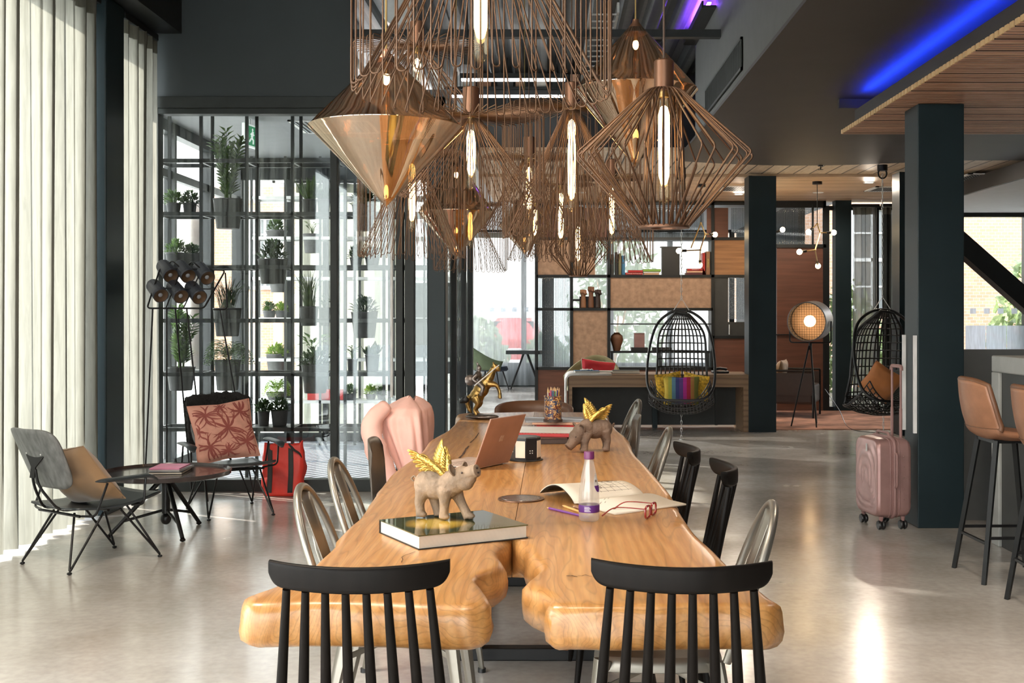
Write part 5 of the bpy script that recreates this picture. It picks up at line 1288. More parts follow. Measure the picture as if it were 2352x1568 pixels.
# sheepskin over second chair
sk=MB(); 
def fur(u,v):
    x=-1+2*u; n=mnoise.noise(V((x*5,v*6,1)))*.02
    if v<.42: q=v/.42; return (.225*x*(1-.12*(1-q)**3*abs(x)),-.415-.012+.03*x*x-.0*q+.05*(1-q)*.6,.50+.30*q+n)
    if v<.5: q=(v-.42)/.08; return (.225*x,-.427+.03*x*x+.07*q,.80+.014*sin(pi*q)+n-.015*abs(x)**3)
    q=(v-.5)/.5; return (.232*x+n*.3,-.357+.035*x*x+.07*q,.80-.36*q-.012*abs(x)**3)
m=place(c2,(0,0,0),(0,0,0)); t=thing('sheepskin','black sheepskin throw over the back of the far lounge chair','throw'); t.location=m.to_translation(); t.rotation_euler=m.to_euler()
rnd=random.Random(5); sk.grid(fur,25,40); sk.build('hide',M['fur'],t,smooth=180,solid=.02)
hr=MB()
for k in range(2600):
    u,v=rnd.random(),rnd.uniform(.3,1); p=V(fur(u,v)); n=V((rnd.gauss(0,.5),1 if v>.5 else -1,.5)).normalized()
    if .38<v<.52: n=V((rnd.gauss(0,.4),rnd.gauss(0,.4),1)).normalized()
    if u<.04 or u>.96: n=V(((-1 if u<.5 else 1),0,0))
    l=rnd.uniform(.012,.026); w=n.orthogonal().normalized()*.0022; p+=n*.008
    hr.add([p-w,p+w,p+n*l+V((rnd.gauss(0,.004),rnd.gauss(0,.004),-.004))],[(0,1,2)])
o=hr.build('wool',M['fur'],t,smooth=0)
# coffee table
t=thing('coffee_table','round dark tray-top coffee table on three splayed legs between the lounge chairs','coffee table',(-2.47,7.52,0))
MB().lathe([(0,.372),(.392,.372),(.404,.378),(.408,.402),(.402,.404),(.396,.388),(0,.385)],64).build('tray_top',M['tabletop_dk'],t,smooth=30)
MB().lathe([(0,.13),(.026,.13),(.026,.372),(0,.372)],20).build('column',M['blk'],t)
MB().ell((.0,0,.095),(.034,.034,.038)).build('ball_weight',M['blk'],t)
for k,a in enumerate((R(-55),R(205),R(70))):
    l=MB(); l.tube([(.03*cos(a),.03*sin(a),.345),(.335*cos(a),.335*sin(a),.02)],[.016,.013],10); l.build('leg',M['blk'],t)
    MB().ell((.338*cos(a),.338*sin(a),.012),(.018,.018,.012)).build('foot',M['blkwood'],t)
    MB().rod((.02*cos(a),.02*sin(a),.15),(.265*cos(a),.265*sin(a),.095),.009).build('brace',M['blk'],t)
for k,(nm,c,mt,sz,dx,dy,rz,dz) in enumerate((('lowest dark-covered','dark',M['dkpanel'],(.21,.27,.016),.0,.0,4,0),('grey middle','grey',M['b_grey'],(.20,.26,.012),.005,.01,-3,.0165),('pink-covered top','pink',M['b_pink'],(.19,.25,.008),-.005,.005,2,.029))):
    book('magazine','%s magazine of the small pile on the coffee table'%nm,(-2.46+dx,7.58+dy),sz,R(rz),mt,.3865+dz,group='magazines on the coffee table')
# six-headed floor lamp
t=thing('floor_lamp','six-headed black wire floor lamp beside the curtain','floor lamp',(-2.80,8.93,0),R(0))
def lp(px,py,dy=0): p=at(px,py,8.9); return V((p.x+2.80,dy,p.z))
fr=MB(); Pq=[lp(365,615,.0),lp(515,620,.0),lp(480,708,-.16),lp(351,708,-.16)]
fr.tube(fillet(Pq,.03,5,closed=True),.0065,8,closed=True)
mid0=(Pq[0]+Pq[3])/2; mid1=(Pq[1]+Pq[2])/2; fr.rod(mid0,mid1,.005)
for s in (.33,.64): fr.rod(Pq[0].lerp(Pq[1],s),Pq[3].lerp(Pq[2],s),.005)
fr.build('head_frame',M['blk'],t)
for (a,b) in ((lp(362,708,-.14),lp(341,1085,-.10)),(lp(396,708,-.16),lp(405,1110,-.25)),(lp(415,706,-.16),lp(424,1110,.12)),(lp(441,708,-.16),lp(484,1085,-.18)),(lp(502,708,.0),lp(560,1075,.10))):
    d=(a-b); b2=a-d*((a.z-.008)/max(d.z,1e-3)); MB().rod(a,b2,.0062,n=8).build('leg',M['blk'],t)
tie=MB()
for s in (.33,.64):
    q=Pq[0].lerp(Pq[1],s); tie.tube(fillet([q+V((0,-.01,0)),q+V((-.085,.03,.065)),q+V((-.12,.05,.03)),q+V((-.11,.06,-.02))],.03),.0055,8)
tie.tube(fillet([Pq[1]+V((.0,.0,-.02)),Pq[1]+V((.03,-.05,-.30)),Pq[1]+V((-.06,-.12,-.30))],.04),.0055,8)
tie.build('head_hook',M['blk'],t)
for (px,py) in ((391,632),(431,633),(475,637),(375,678),(421,680),(463,682)):
    c=lp(px,py,-.02 if py<650 else -.09); dr_=V((.58,-.66,-.48)).normalized(); q=dr_.to_track_quat('Z','Y').to_matrix().to_4x4(); q.translation=c
    h=MB(); h.m=q; n=28; prof=[(0,-.185),(.042,-.18),(.052,-.16),(.056,-.02),(.056,.012)]
    h.lathe(prof,n); sh=h.build('lamp_head',M['shade_blue'],t,smooth=25,solid=.003)
    g=MB(); g.m=q
    for k in range(14): a=2*pi*k/14; g.rod((.0525*cos(a),.0525*sin(a),-.158),(.0565*cos(a),.0565*sin(a),0),.0022,n=4)
    g.build('rib',M['shade_blue'],sh)
    r_=MB(); r_.m=q; r_.lathe([(.054,.006),(.02,-.012),(0,-.014)],24); r_.build('reflector',M['shade_tan'],sh,smooth=180)
    r_=MB(); r_.m=q; r_.ell((0,0,-.004),(.017,.017,.010)); r_.build('bulb',M['b_grey'],sh)
# red bag
p=on(650,1138); t=thing('tote_bag','red nylon tote bag with charcoal straps standing against the glass partition','bag',(p.x,p.y+.03,0))
def bag(u,v):
    a=2*pi*u; sg=lambda q,e:(abs(q)**e)*(1 if q>=0 else -1)
    w=.150*(1-.02*v)+.012*sin(pi*v); d=.075*(1-.62*v**2)+.004
    n=mnoise.noise(V((cos(a)*2,sin(a)*2,v*5)))*.016
    x=w*sg(cos(a),.55)+n; y=d*sg(sin(a),.7)+n*.6; top=.395+.028*(abs(cos(a))**6)*(1 if cos(a)>0 else .35)
    return (x,y,.004+top*v)
m=MB().grid(bag,60,22,cu=True); m.f.append(tuple(range(59,-1,-1))); m.build('bag_body',M['redbag'],t,smooth=180,solid=.003)
for x in (-.095,.065):
    s=MB(); s.grid(lambda u,v,x=x:(x-.019+.038*u+.006*sin(v*4),-.083+.055*v*v-.004*sin(pi*v),.03+.375*v),4,16)
    s.build('strap',M['strap'],t,smooth=180,solid=.004)
s=MB(); s.tube(bez([(.05,-.035,.40),(.09,-.06,.36),(.13,-.05,.33),(.145,-.03,.30)],5),.010,8,flat=(.3,1.4)); s.build('strap',M['strap'],t)
# ================================================================== PLANT SHELVES
LEV=[2.646,2.216,1.787,1.354,.921,.475]
XS=[-3.195,-2.836,-2.466,-2.097,-1.728,-1.358,-1.0]
plates={'A':set(),'B':set()}
PL=[ # unit, px0,px1,py_rim,py_bottom, hang?, kind, h_px, w_px, leaf, pot, label
('A',382,416,463,487,0,'jade',36,62,'leaf','potgrey','small jade plant, leftmost on the second shelf from the top of the front rack'),
('A',420,452,463,487,0,'jade',34,54,'leaf_dk','potgrey','dark jade plant beside the leftmost pot on the second shelf of the front rack'),
('A',490,557,457,525,1,'zz',150,100,'leaf','potgrey','tall arching zamioculcas plant reaching the top of the front rack'),
('A',369,416,577,607,0,'jade',36,60,'leaf','potgrey','leafy succulent above the six-headed lamp, leftmost on the third shelf'),
('A',421,461,578,607,0,'jade',26,50,'leaf_dk','potgrey','low bushy plant right of the succulent above the six-headed lamp'),
('A',592,661,595,652,1,'jade',52,76,'leaf_dk','potgrey','big round jade plant in a large pot sunk through the third shelf'),
('A',490,555,707,772,1,'grass',82,90,'leaf_dk','potgrey','dark grassy plant in a large pot right of the six-headed lamp'),
('A',685,730,703,748,1,'grass',92,70,'leaf','potgrey','tall pale grass plant in a pot sunk through the fourth shelf'),
('A',732,759,706,748,1,'broad',40,46,'leaf_dk','potgrey','small leafy plant right of the tall pale grass on the fourth shelf'),
('A',694,729,458,503,1,'spiky',58,70,'leaf','potgrey','plant with one tall paddle leaf on the second shelf left of the mullion'),
('A',728,759,458,500,1,'spiky',34,46,'leaf_dk','potgrey','short spiky plant just left of the mullion on the second shelf'),
('A',492,553,826,896,1,'fern',46,110,'leaf','potgrey','wide trailing fern in a large pot behind the black sheepskin chair'),
('A',383,448,842,896,1,'zz',138,80,'leaf','potgrey','tall zamioculcas behind the legs of the six-headed lamp'),
('A',692,756,836,902,1,'jade',44,78,'leaf_dk','potgrey','dark bushy jade in a large pot above the red box'),
('A',806,868,716,776,1,'jade',44,70,'leaf_dk','potgrey','round jade plant in a large pot right of the mullion'),
('A',808,862,470,530,1,'jade',46,64,'leaf_dk','potgrey','dark bushy plant below the tip of the big smoked glass pendant'),
('A',803,832,588,607,0,'jade',34,40,'leaf_dk','potgrey','small dark shrub left of a pair right of the mullion on the third shelf'),
('A',838,872,588,607,0,'jade',34,44,'leaf_dk','potgrey','small dark shrub right of a pair right of the mullion on the third shelf'),
('A',838,872,818,856,0,'spiky',34,54,'leaf_dk','potgrey','dark spiky plant in a black pot beyond the pink jacket'),
('A',797,822,828,856,0,'broad',44,34,'leaf','potgrey','pale upright leafy plant left of the dark spiky plant'),
('A',591,620,948,981,0,'jade',34,48,'leaf_dk','potgrey','dark succulent on the lowest shelf above the red bag, left of two'),
('A',622,662,945,981,0,'jade',34,54,'leaf_dk','potgrey','dark succulent on the lowest shelf above the red bag, right of two'),
('B',613,664,534,550,0,'jade',34,52,'leaf','potlight','leafy jade in a pale pot on the rear rack, top left'),
('B',697,741,537,581,1,'broad',36,44,'leaf','potlight','plant with reddish stem in a pale hanging pot on the rear rack'),
('B',618,660,640,671,1,'jade',22,30,'leaf_dk','potlight','small plant mostly hidden below the big round jade'),
('B',603,634,716,732,0,'jade',28,36,'leaf','potlight','grey-green herb on the rear rack, left of two small pots'),
('B',635,664,716,732,0,'jade',24,36,'leaf_br','potlight','yellow-green herb on the rear rack, right of two small pots'),
('B',611,660,812,853,1,'jade',26,56,'leaf_br','potlight','yellow-green bushy plant in a pale pot behind the fern'),
('B',611,660,899,915,0,'fern',32,64,'leaf_br','potlight','bright green fern in a low bowl on the rear rack'),
('B',793,815,902,915,0,'jade',28,34,'leaf','potlight','small jade in a dark bowl on the rear rack right of the mullion'),
('B',839,864,903,915,0,'jade',28,40,'leaf_br','potlight','bright little shrub on the rear rack right of the mullion'),
('B',866,886,904,915,0,'jade',20,24,'leaf','potlight','tiny shrub at the right end of the rear rack'),
('B',700,742,812,850,1,'broad',60,86,'leaf','potlight','peace lily with arching leaves behind the dark bushy jade'),
('B',806,846,455,500,1,'jade',20,40,'leaf_dk','potlight','rear rack plant beside the dark bushy plant under the smoked glass pendant'),
]
def foliage(kind,h,w,seed):
    rnd=random.Random(seed); m=MB()
    def lf(p,d,n,l,wd,fold=.25):
        d=d.normalized(); s=d.cross(n); s=s.normalized() if s.length>1e-5 else d.orthogonal().normalized(); n=s.cross(d)
        q=p+d*l*.5; m.add([p,q+s*wd*.5+n*wd*fold,p+d*l,q-s*wd*.5+n*wd*fold,p+d*l*.5],[(0,1,4),(1,2,4),(2,3,4),(3,0,4)])
    if kind=='jade':
        nn=int(150+900*w*h/.03*.06); nn=min(max(nn,150),320); L0=max(.036,.21*max(w,h)*.95)
        for _ in range(nn):
            th=rnd.uniform(0,2*pi); ph=math.acos(rnd.uniform(.0,1)); rr=rnd.uniform(.55,1)
            d=V((sin(ph)*cos(th),sin(ph)*sin(th),cos(ph))); p=V((d.x*w*.43*rr,d.y*w*.43*rr,d.z*h*.85*rr))
            dd=d+V((rnd.gauss(0,.45),rnd.gauss(0,.45),rnd.gauss(.25,.35))); lf(p,dd,V((0,0,1)),L0*rnd.uniform(.7,1.2),L0*.55)
        for k in range(7):
            a=k*.9; m.tube([(0,0,-.02),(cos(a)*w*.15,sin(a)*w*.15,h*.35),(cos(a)*w*.28,sin(a)*w*.28,h*.7)],.004,5)
    elif kind=='zz':
        for k in range(9):
            a=k*2.4; ln=rnd.uniform(.75,1.02); sp=(.10 if k==0 else rnd.uniform(.22,.5))*w
            P=bez([V((cos(a)*.02,sin(a)*.02,-.02)),V((cos(a)*sp*.35,sin(a)*sp*.35,h*.4*ln)),V((cos(a)*sp,sin(a)*sp,h*ln))],9)
            m.tube(P,[.006-.004*i/len(P) for i in range(len(P))],5)
            for i in range(3,len(P)):
                d=(P[i]-P[i-1]).normalized(); s=d.orthogonal().normalized(); s=Matrix.Rotation(i*.25+k,3,d)@s
                for sg in (-1,1): lf(P[i],s*sg+d*.75,d,rnd.uniform(.075,.11),.040)
    elif kind=='grass':
        for k in range(95):
            a=rnd.uniform(0,2*pi); r0=rnd.uniform(0,.2)*w; ln=rnd.uniform(.6,1.05)*h; sp=rnd.uniform(.05,.55)*w
            P=[V((cos(a)*r0,sin(a)*r0,-.01)),V((cos(a)*(r0+sp*.35),sin(a)*(r0+sp*.35),ln*.6)),V((cos(a)*(r0+sp),sin(a)*(r0+sp),ln*rnd.uniform(.8,1)))]
            m.tube(bez(P,3),[.0024,.0024,.0022,.002,.0016,.0012,.0005],3)
    elif kind=='fern':
        for k in range(20):
            a=k*2.4+rnd.uniform(-.2,.2); ln=rnd.uniform(.75,1.1); zz=rnd.uniform(.4,1)*h
            P=bez([V((0,0,0)),V((cos(a)*w*.2*ln,sin(a)*w*.2*ln,zz)),V((cos(a)*w*.42*ln,sin(a)*w*.42*ln,zz*.75)),V((cos(a)*w*.56*ln,sin(a)*w*.56*ln,zz*.1-.03))],5)
            m.tube(P,.0015,3)
            for i in range(2,len(P)):
                d=(P[i]-P[i-1]).normalized(); s=d.cross(V((0,0,1))).normalized(); q=i/len(P); l=.07*sin(pi*min(.98,q))+.010
                for sg in (-1,1): lf(P[i],s*sg+d*.4,V((0,0,1)),l,.014)
    elif kind=='spiky':
        for k in range(30):
            a=k*2.4; ln=h*rnd.uniform(.55,1); sp=rnd.uniform(.15,.55)*w; d=V((cos(a)*sp,sin(a)*sp,ln)); lf(V((cos(a)*.02,sin(a)*.02,-.01)),d,V((cos(a),sin(a),-.3)),d.length,.026+.008*(k%3))
        lf(V((.01,0,0)),V((.12,0,1)),V((0,1,0)),h*1.05,.075)
    else:
        for k in range(16):
            a=k*2.4; sp=rnd.uniform(.15,.5)*w; zz=rnd.uniform(.45,.95)*h; p=V((cos(a)*sp*.6,sin(a)*sp*.6,zz*.8)); m.tube([V((0,0,-.01)),V((cos(a)*sp*.25,sin(a)*sp*.25,zz*.5)),p],.002,4)
            lf(p,V((cos(a),sin(a),rnd.uniform(-.2,.7))),V((0,0,1)),max(.05,w*.36),max(.02,w*.13))
    return m
shp={}
for i,(u,x0,x1,yr,yb,hang,kind,hp,wp,lfm,potm,label) in enumerate(PL):
    Y=9.66 if u=='A' else 12.66; s=Y/F; rim=(x1-x0)/2*s; xc=((x0+x1)/2-VX)*s; ph=max((yb-yr)*s,.05)
    if not hang:
        zl=min(LEV,key=lambda z:abs(z-(EYE-(yb-VY)*s))); zb=zl+.0135
        bay=max(k for k in range(len(XS)) if XS[k]<=xc); plates[u].add((LEV.index(zl),bay))
    else: zb=EYE-(yb-VY)*s
    bay=max(k for k in range(len(XS)) if XS[k]<=xc) if xc>XS[0] else 0
    rim=min(rim,.135); xc=min(max(xc,XS[bay]+.02+rim),XS[min(bay+1,6)]-.012-rim) if 2*rim<.34 else (XS[bay]+XS[bay+1])/2
    t=thing('potted_plant',label,'plant',(xc,Y,zb),0,'potted plants in the lobby racks')
    rb=rim*.74
    MB().lathe([(0,0),(rb,0),(rb+.004,.006),(rim-.003,ph-.012),(rim,ph-.01),(rim,ph),(rim-.006,ph),(rim-.01,ph-.02),(0,ph-.02)],24).build('pot',M[potm],t,smooth=50)
    MB().lathe([(rim-.008,ph-.016),(0,ph-.010)],16).build('soil',M['soil'],t)
    f=foliage(kind,max(hp*s,.06),max(wp*s*.92,.08),i+1); f.v=[(p[0],max(-.20,min(.20,p[1])),p[2]+ph-.012) for p in f.v]
    f.build('foliage',M[lfm],t,smooth=0)
    if hang:
        r=MB(); hz=LEV[min(range(6),key=lambda k:abs(LEV[k]-(zb+ph*.6)))]
        rr=rb+(rim-rb)*min(1,max(0,(hz-zb)/ph))+.005; shp.setdefault(u,[]).append((xc,hz,rr))
for u,Yf,label,mt in (('A',9.5,'black steel plant rack just behind the glass partition',M['beam']),('B',12.5,'rear pale-edged plant rack at the back of the lobby',M['galv'])):
    t=thing('plant_rack',label,'shelf',(0,Yf,0))
    for k,x in enumerate(XS):
        for y in (0,.32): MB().box(x-.012,x+.012,y-.012,y+.012,.013,3.08).build('post',M['beam'],t,smooth=0)
    for li,z in enumerate(LEV):
        fr=MB()
        fr.box(XS[0],XS[-1],-.012,.012,z-.02,z+.012); fr.box(XS[0],XS[-1],.308,.332,z-.02,z+.012)
        for x in XS: fr.box(x-.011,x+.011,.012,.308,z-.018,z+.010)
        for (xc,hz,rr) in shp.get(u,[]):
            if abs(hz-z)<1e-4:
                fr.box(xc-rr-.012,xc-rr,.012,.308,z-.012,z+.008); fr.box(xc+rr,xc+rr+.012,.012,.308,z-.012,z+.008)
                fr.tube([(xc+(rr+.003)*cos(2*pi*k/20),.16+(rr+.003)*sin(2*pi*k/20),z+.004) for k in range(20)],.004,6,closed=True)
        fr.build('shelf_frame',M['beam'] if u=='A' else M['galv'],t,smooth=0)
        pm=MB()
        for (l,b) in plates[u]:
            if l==li: pm.box(XS[b]+.013,XS[b+1]-.013,.013,.307,z+.004,z+.0125)
        if pm.v: pm.build('shelf_plate',M['beam'] if u=='A' else M['galv'],t,smooth=0)
# red box on the rear rack (lowest shelf)
z=LEV[5]+.0135
pb=at(735,912,12.66)
t=thing('storage_box','red box with folded flap on the low rear rack below the dark bushy jade','box',(-2.42,12.66,LEV[5]+.0135))
MB().box(-.19,.19,-.12,.12,0,.10).build('box_body',M['b_red'],t,smooth=0)
MB().T((-.19,0,.10),(0,R(-70),0)).box(0,.11,-.12,.12,0,.004).build('flap',M['b_red'],t,smooth=0)
o=bpy.data.objects
pl=MB().box(XS[2]+.013,XS[3]-.013,.013,.307,LEV[5]+.004,LEV[5]+.0125).box(XS[1]+.013,XS[2]-.013,.013,.307,LEV[5]+.004,LEV[5]+.0125)
pl.build('shelf_plate',M['galv'],[x for x in bpy.data.objects if x.name.startswith('plant_rack')][-1],smooth=0)
# lobby ceiling fittings
p=at(702,246,10.0); t=thing('ceiling_speaker','round flush speaker in the lobby ceiling','speaker',(-2.1,10.0,3.12))
MB().lathe([(0,-.006),(.11,-.006),(.125,-.012),(.14,-.004),(.14,0),(0,0)],36).build('bezel',M['grey_ceil'],t); MB().lathe([(0,-.008),(.10,-.008),(.10,-.005),(0,-.005)],32).build('grille',M['b_grey'],t)
t=thing('ceiling_vent','square louvred air vent in the lobby ceiling','vent',(-1.98,10.75,3.12))
f=MB(); f.box(-.36,.36,-.36,-.33,-.012,0); f.box(-.36,.36,.33,.36,-.012,0); f.box(-.36,-.33,-.36,.36,-.012,0); f.box(.33,.36,-.36,.36,-.012,0); f.build('frame',M['white'],t,smooth=0)
MB().box(-.34,.34,-.34,.34,-.003,0).build('backing',M['blackplastic'],t,smooth=0)
l=MB()
for k in range(16): l.box(-.32+k*.042,-.306+k*.042,-.33,.33,-.011,-.003)
l.build('louvre',M['b_grey'],t,smooth=0)
t=thing('exit_sign','green and white emergency exit sign hanging in the lobby','exit sign',(-2.66,10.35,2.87),R(78))
MB().box(-.13,.13,-.012,.012,0,.20).build('housing',M['exit_white'],t,smooth=0)
MB().box(-.115,.115,-.0145,-.012,.015,.185).build('face',M['exit_green'],t,smooth=0)
pc=MB(); pc.ell((.02,-.016,.155),(.014,.002,.014)); pc.tube([(.018,-.016,.135),(.0,-.016,.085)],.012,8); pc.tube([(0,-.016,.085),(.03,-.016,.065),(.028,-.016,.03)],.008,8); pc.tube([(0,-.016,.085),(-.025,-.016,.06),(-.045,-.016,.045)],.008,8); pc.tube([(.015,-.016,.128),(.045,-.016,.11)],.006,6); pc.tube([(.012,-.016,.128),(-.02,-.016,.112)],.006,6)
pc.box(-.10,-.06,-.0165,-.0145,.03,.17); pc.build('running_figure',M['exit_white'],t)
MB().rod((0,0,.20),(0,0,.25),.006).build('stem',M['whitemetal'],t)
# wall switch plate in lobby
# ================================================================== RIGHT AND BACK
# suitcase ---------------------------------------------------------------------
t=thing('suitcase','dusty pink hard-shell cabin suitcase with raised handle against the dark column','suitcase',(2.195,7.80,0),R(9))
sg=lambda q,e:(abs(q)**e)*(1 if q>=0 else -1)
def shell(side):
    def fn(u,v):
        a=2*pi*u; y=.180*sg(cos(a),.30); z=.335+.258*sg(sin(a),.26); 
        prof=[(1.0,.0),(1.0,.045),(.985,.085),(.94,.104),(.55,.110),(0,.110)]
        i=v*5; j=min(int(i),4); f=i-j; k=prof[j][0]*(1-f)+prof[j+1][0]*f; d=prof[j][1]*(1-f)+prof[j+1][1]*f
        yy=y*k; zz=.335+(z-.335)*k
        r=.0
        if v>.55:
            w=sin(sqrt((yy*1.3)**2+(max(0,zz-.33)*.9+min(0,zz-.33)*1.4)**2)*100); r=.0055*w*min(1,(v-.55)*4)
        return (side*(.012+d+r),yy,zz)
    return fn
MB().grid(shell(-1),96,34,cu=True).build('front_shell',M['suit'],t,smooth=180,norm=True)
MB().grid(shell(1),96,34,cu=True).build('rear_shell',M['suit'],t,smooth=180,norm=True)
def rim(x,r): return MB().tube([(x,.181*sg(cos(2*pi*k/64),.30),.335+.259*sg(sin(2*pi*k/64),.26)) for k in range(64)],r,6,closed=True)
rim(0,.013).build('zip_band',M['suit_trim'],t,smooth=180)
rim(-.030,.005).build('piping',M['suit_trim'],t,smooth=180); rim(.030,.005).build('piping',M['suit_trim'],t,smooth=180)
MB().tube(fillet([(.0,-.197,.50),(.0,-.213,.49),(.0,-.213,.29),(.0,-.197,.28)],.02),.009,8).build('side_handle',M['suit_trim'],t)
MB().tube(fillet([(-.0,-.09,.600),(-.0,-.085,.622),(-.0,.085,.622),(-.0,.09,.600)],.02),.009,8).build('top_handle',M['suit_trim'],t)
for y in (-.065,.065):
    h=MB(); h.rod((.095,y,.58),(.095,y,.78),.010); h.rod((.095,y,.78),(.095,y,1.045),.0075); h.build('telescopic_pole',M['suit_trim'],t)
MB().tube(fillet([(.095,-.075,1.03),(.095,-.072,1.058),(.095,.072,1.058),(.095,.075,1.03)],.015),.012,8).build('grip',M['suit_trim'],t)
for x in (-.075,.075):
    for y in (-.135,.135):
        c=MB(); c.rod((x,y,.085),(x,y,.055),.016,.012); cc=c.build('castor_fork',M['suit_trim'],t)
        w=MB()
        for s in (-.013,.013): w.T((x+s,y,.030),(0,pi/2,0)).lathe([(0,-.009),(.026,-.009),(.030,-.004),(.030,.004),(.026,.009),(0,.009)],20)
        w.build('wheel',M['blackplastic'],cc)
bd=MB()
for z in (.20,.27,.34,.41,.48): bd.ell((.055,-.193,z),(.005,.003,.005),6,5)
bd.build('rivet',M['suit_trim'],t)
MB().box(-.128,-.122,-.03,-.018,.50,.55).build('badge',M['galv'],t,smooth=0)
# bar stools ---------------------------------------------------------------------
def stool(label):
    t=thing('bar_stool',label,'bar stool')
    pf=bez([V((.185,.215,.742)),V((.205,.10,.738)),V((.212,-.03,.738)),V((.214,-.125,.768)),V((.212,-.168,.84)),V((.204,-.192,.95)),V((.178,-.205,1.055))],6); np_=len(pf)
    def sh(u,v):
        x=-1+2*u; i=v*(np_-1); j=min(int(i),np_-2); p=pf[j].lerp(pf[j+1],i-j); b=max(0,min(1,(v-.40)/.25)); b=b*b*(3-2*b)
        return (p.x*x,p.y+b*.085*x*x*(1-.3*v),p.z+(1-b)*.040*x*x*min(1,v*3+.2)-.028*(abs(x)**3)*max(0,v-.75)/.25)
    MB().grid(sh,21,31).build('seat_shell',M['leather'],t,smooth=180,solid=.028)
    rim=MB(); P=[sh(0,.5+.5*k/12) for k in range(13)]+[sh(k/14,1) for k in range(1,14)]+[sh(1,1-.5*k/12) for k in range(13)]
    rim.tube(P,.0155,8); rim.build('edge_piping',M['leather_dk'],t,smooth=180)
    sm=MB(); sm.tube([V(sh(k/20,.60+.0*abs(k-10)/10))+V((0,-.0165,-.004)) for k in range(21)],.0022,5); sm.build('seam_stitching',M['leather_dk'],t)
    for sx in (-1,1):
        for sy in (-1,1):
            a=V((sx*.12,.02+sy*.10,.735)); b=V((sx*.205,.02+sy*.20,0))
            MB().tube([a,b],[.0175,.0150],4).build('leg',M['beam'],t,smooth=0)
    fr=MB(); k=.62
    def q(sx,sy,f): return V((sx*.12,.02+sy*.10,.735)).lerp(V((sx*.205,.02+sy*.20,0)),f)
    fr.rod(q(-1,1,.64),q(1,1,.64),.011,n=4); fr.rod(q(-1,-1,.72),q(1,-1,.72),.010,n=4); fr.rod(q(-1,-1,.68),q(-1,1,.68),.010,n=4); fr.rod(q(1,-1,.68),q(1,1,.68),.010,n=4)
    fr.build('foot_rail',M['blk'],t,smooth=0)
    MB().box(-.12,.12,-.09,.13,.722,.74).build('seat_plate',M['blk'],t,smooth=0); return t
s=stool('tan leather bar stool fully in view beside the big dark column'); s.location=(2.41,6.30,0); s.rotation_euler.z=R(-88); s['group']='tan bar stools'
dup(s,(2.41,5.57,0),R(-92),'second tan leather bar stool, cut off by the right edge of the picture','tan bar stools')
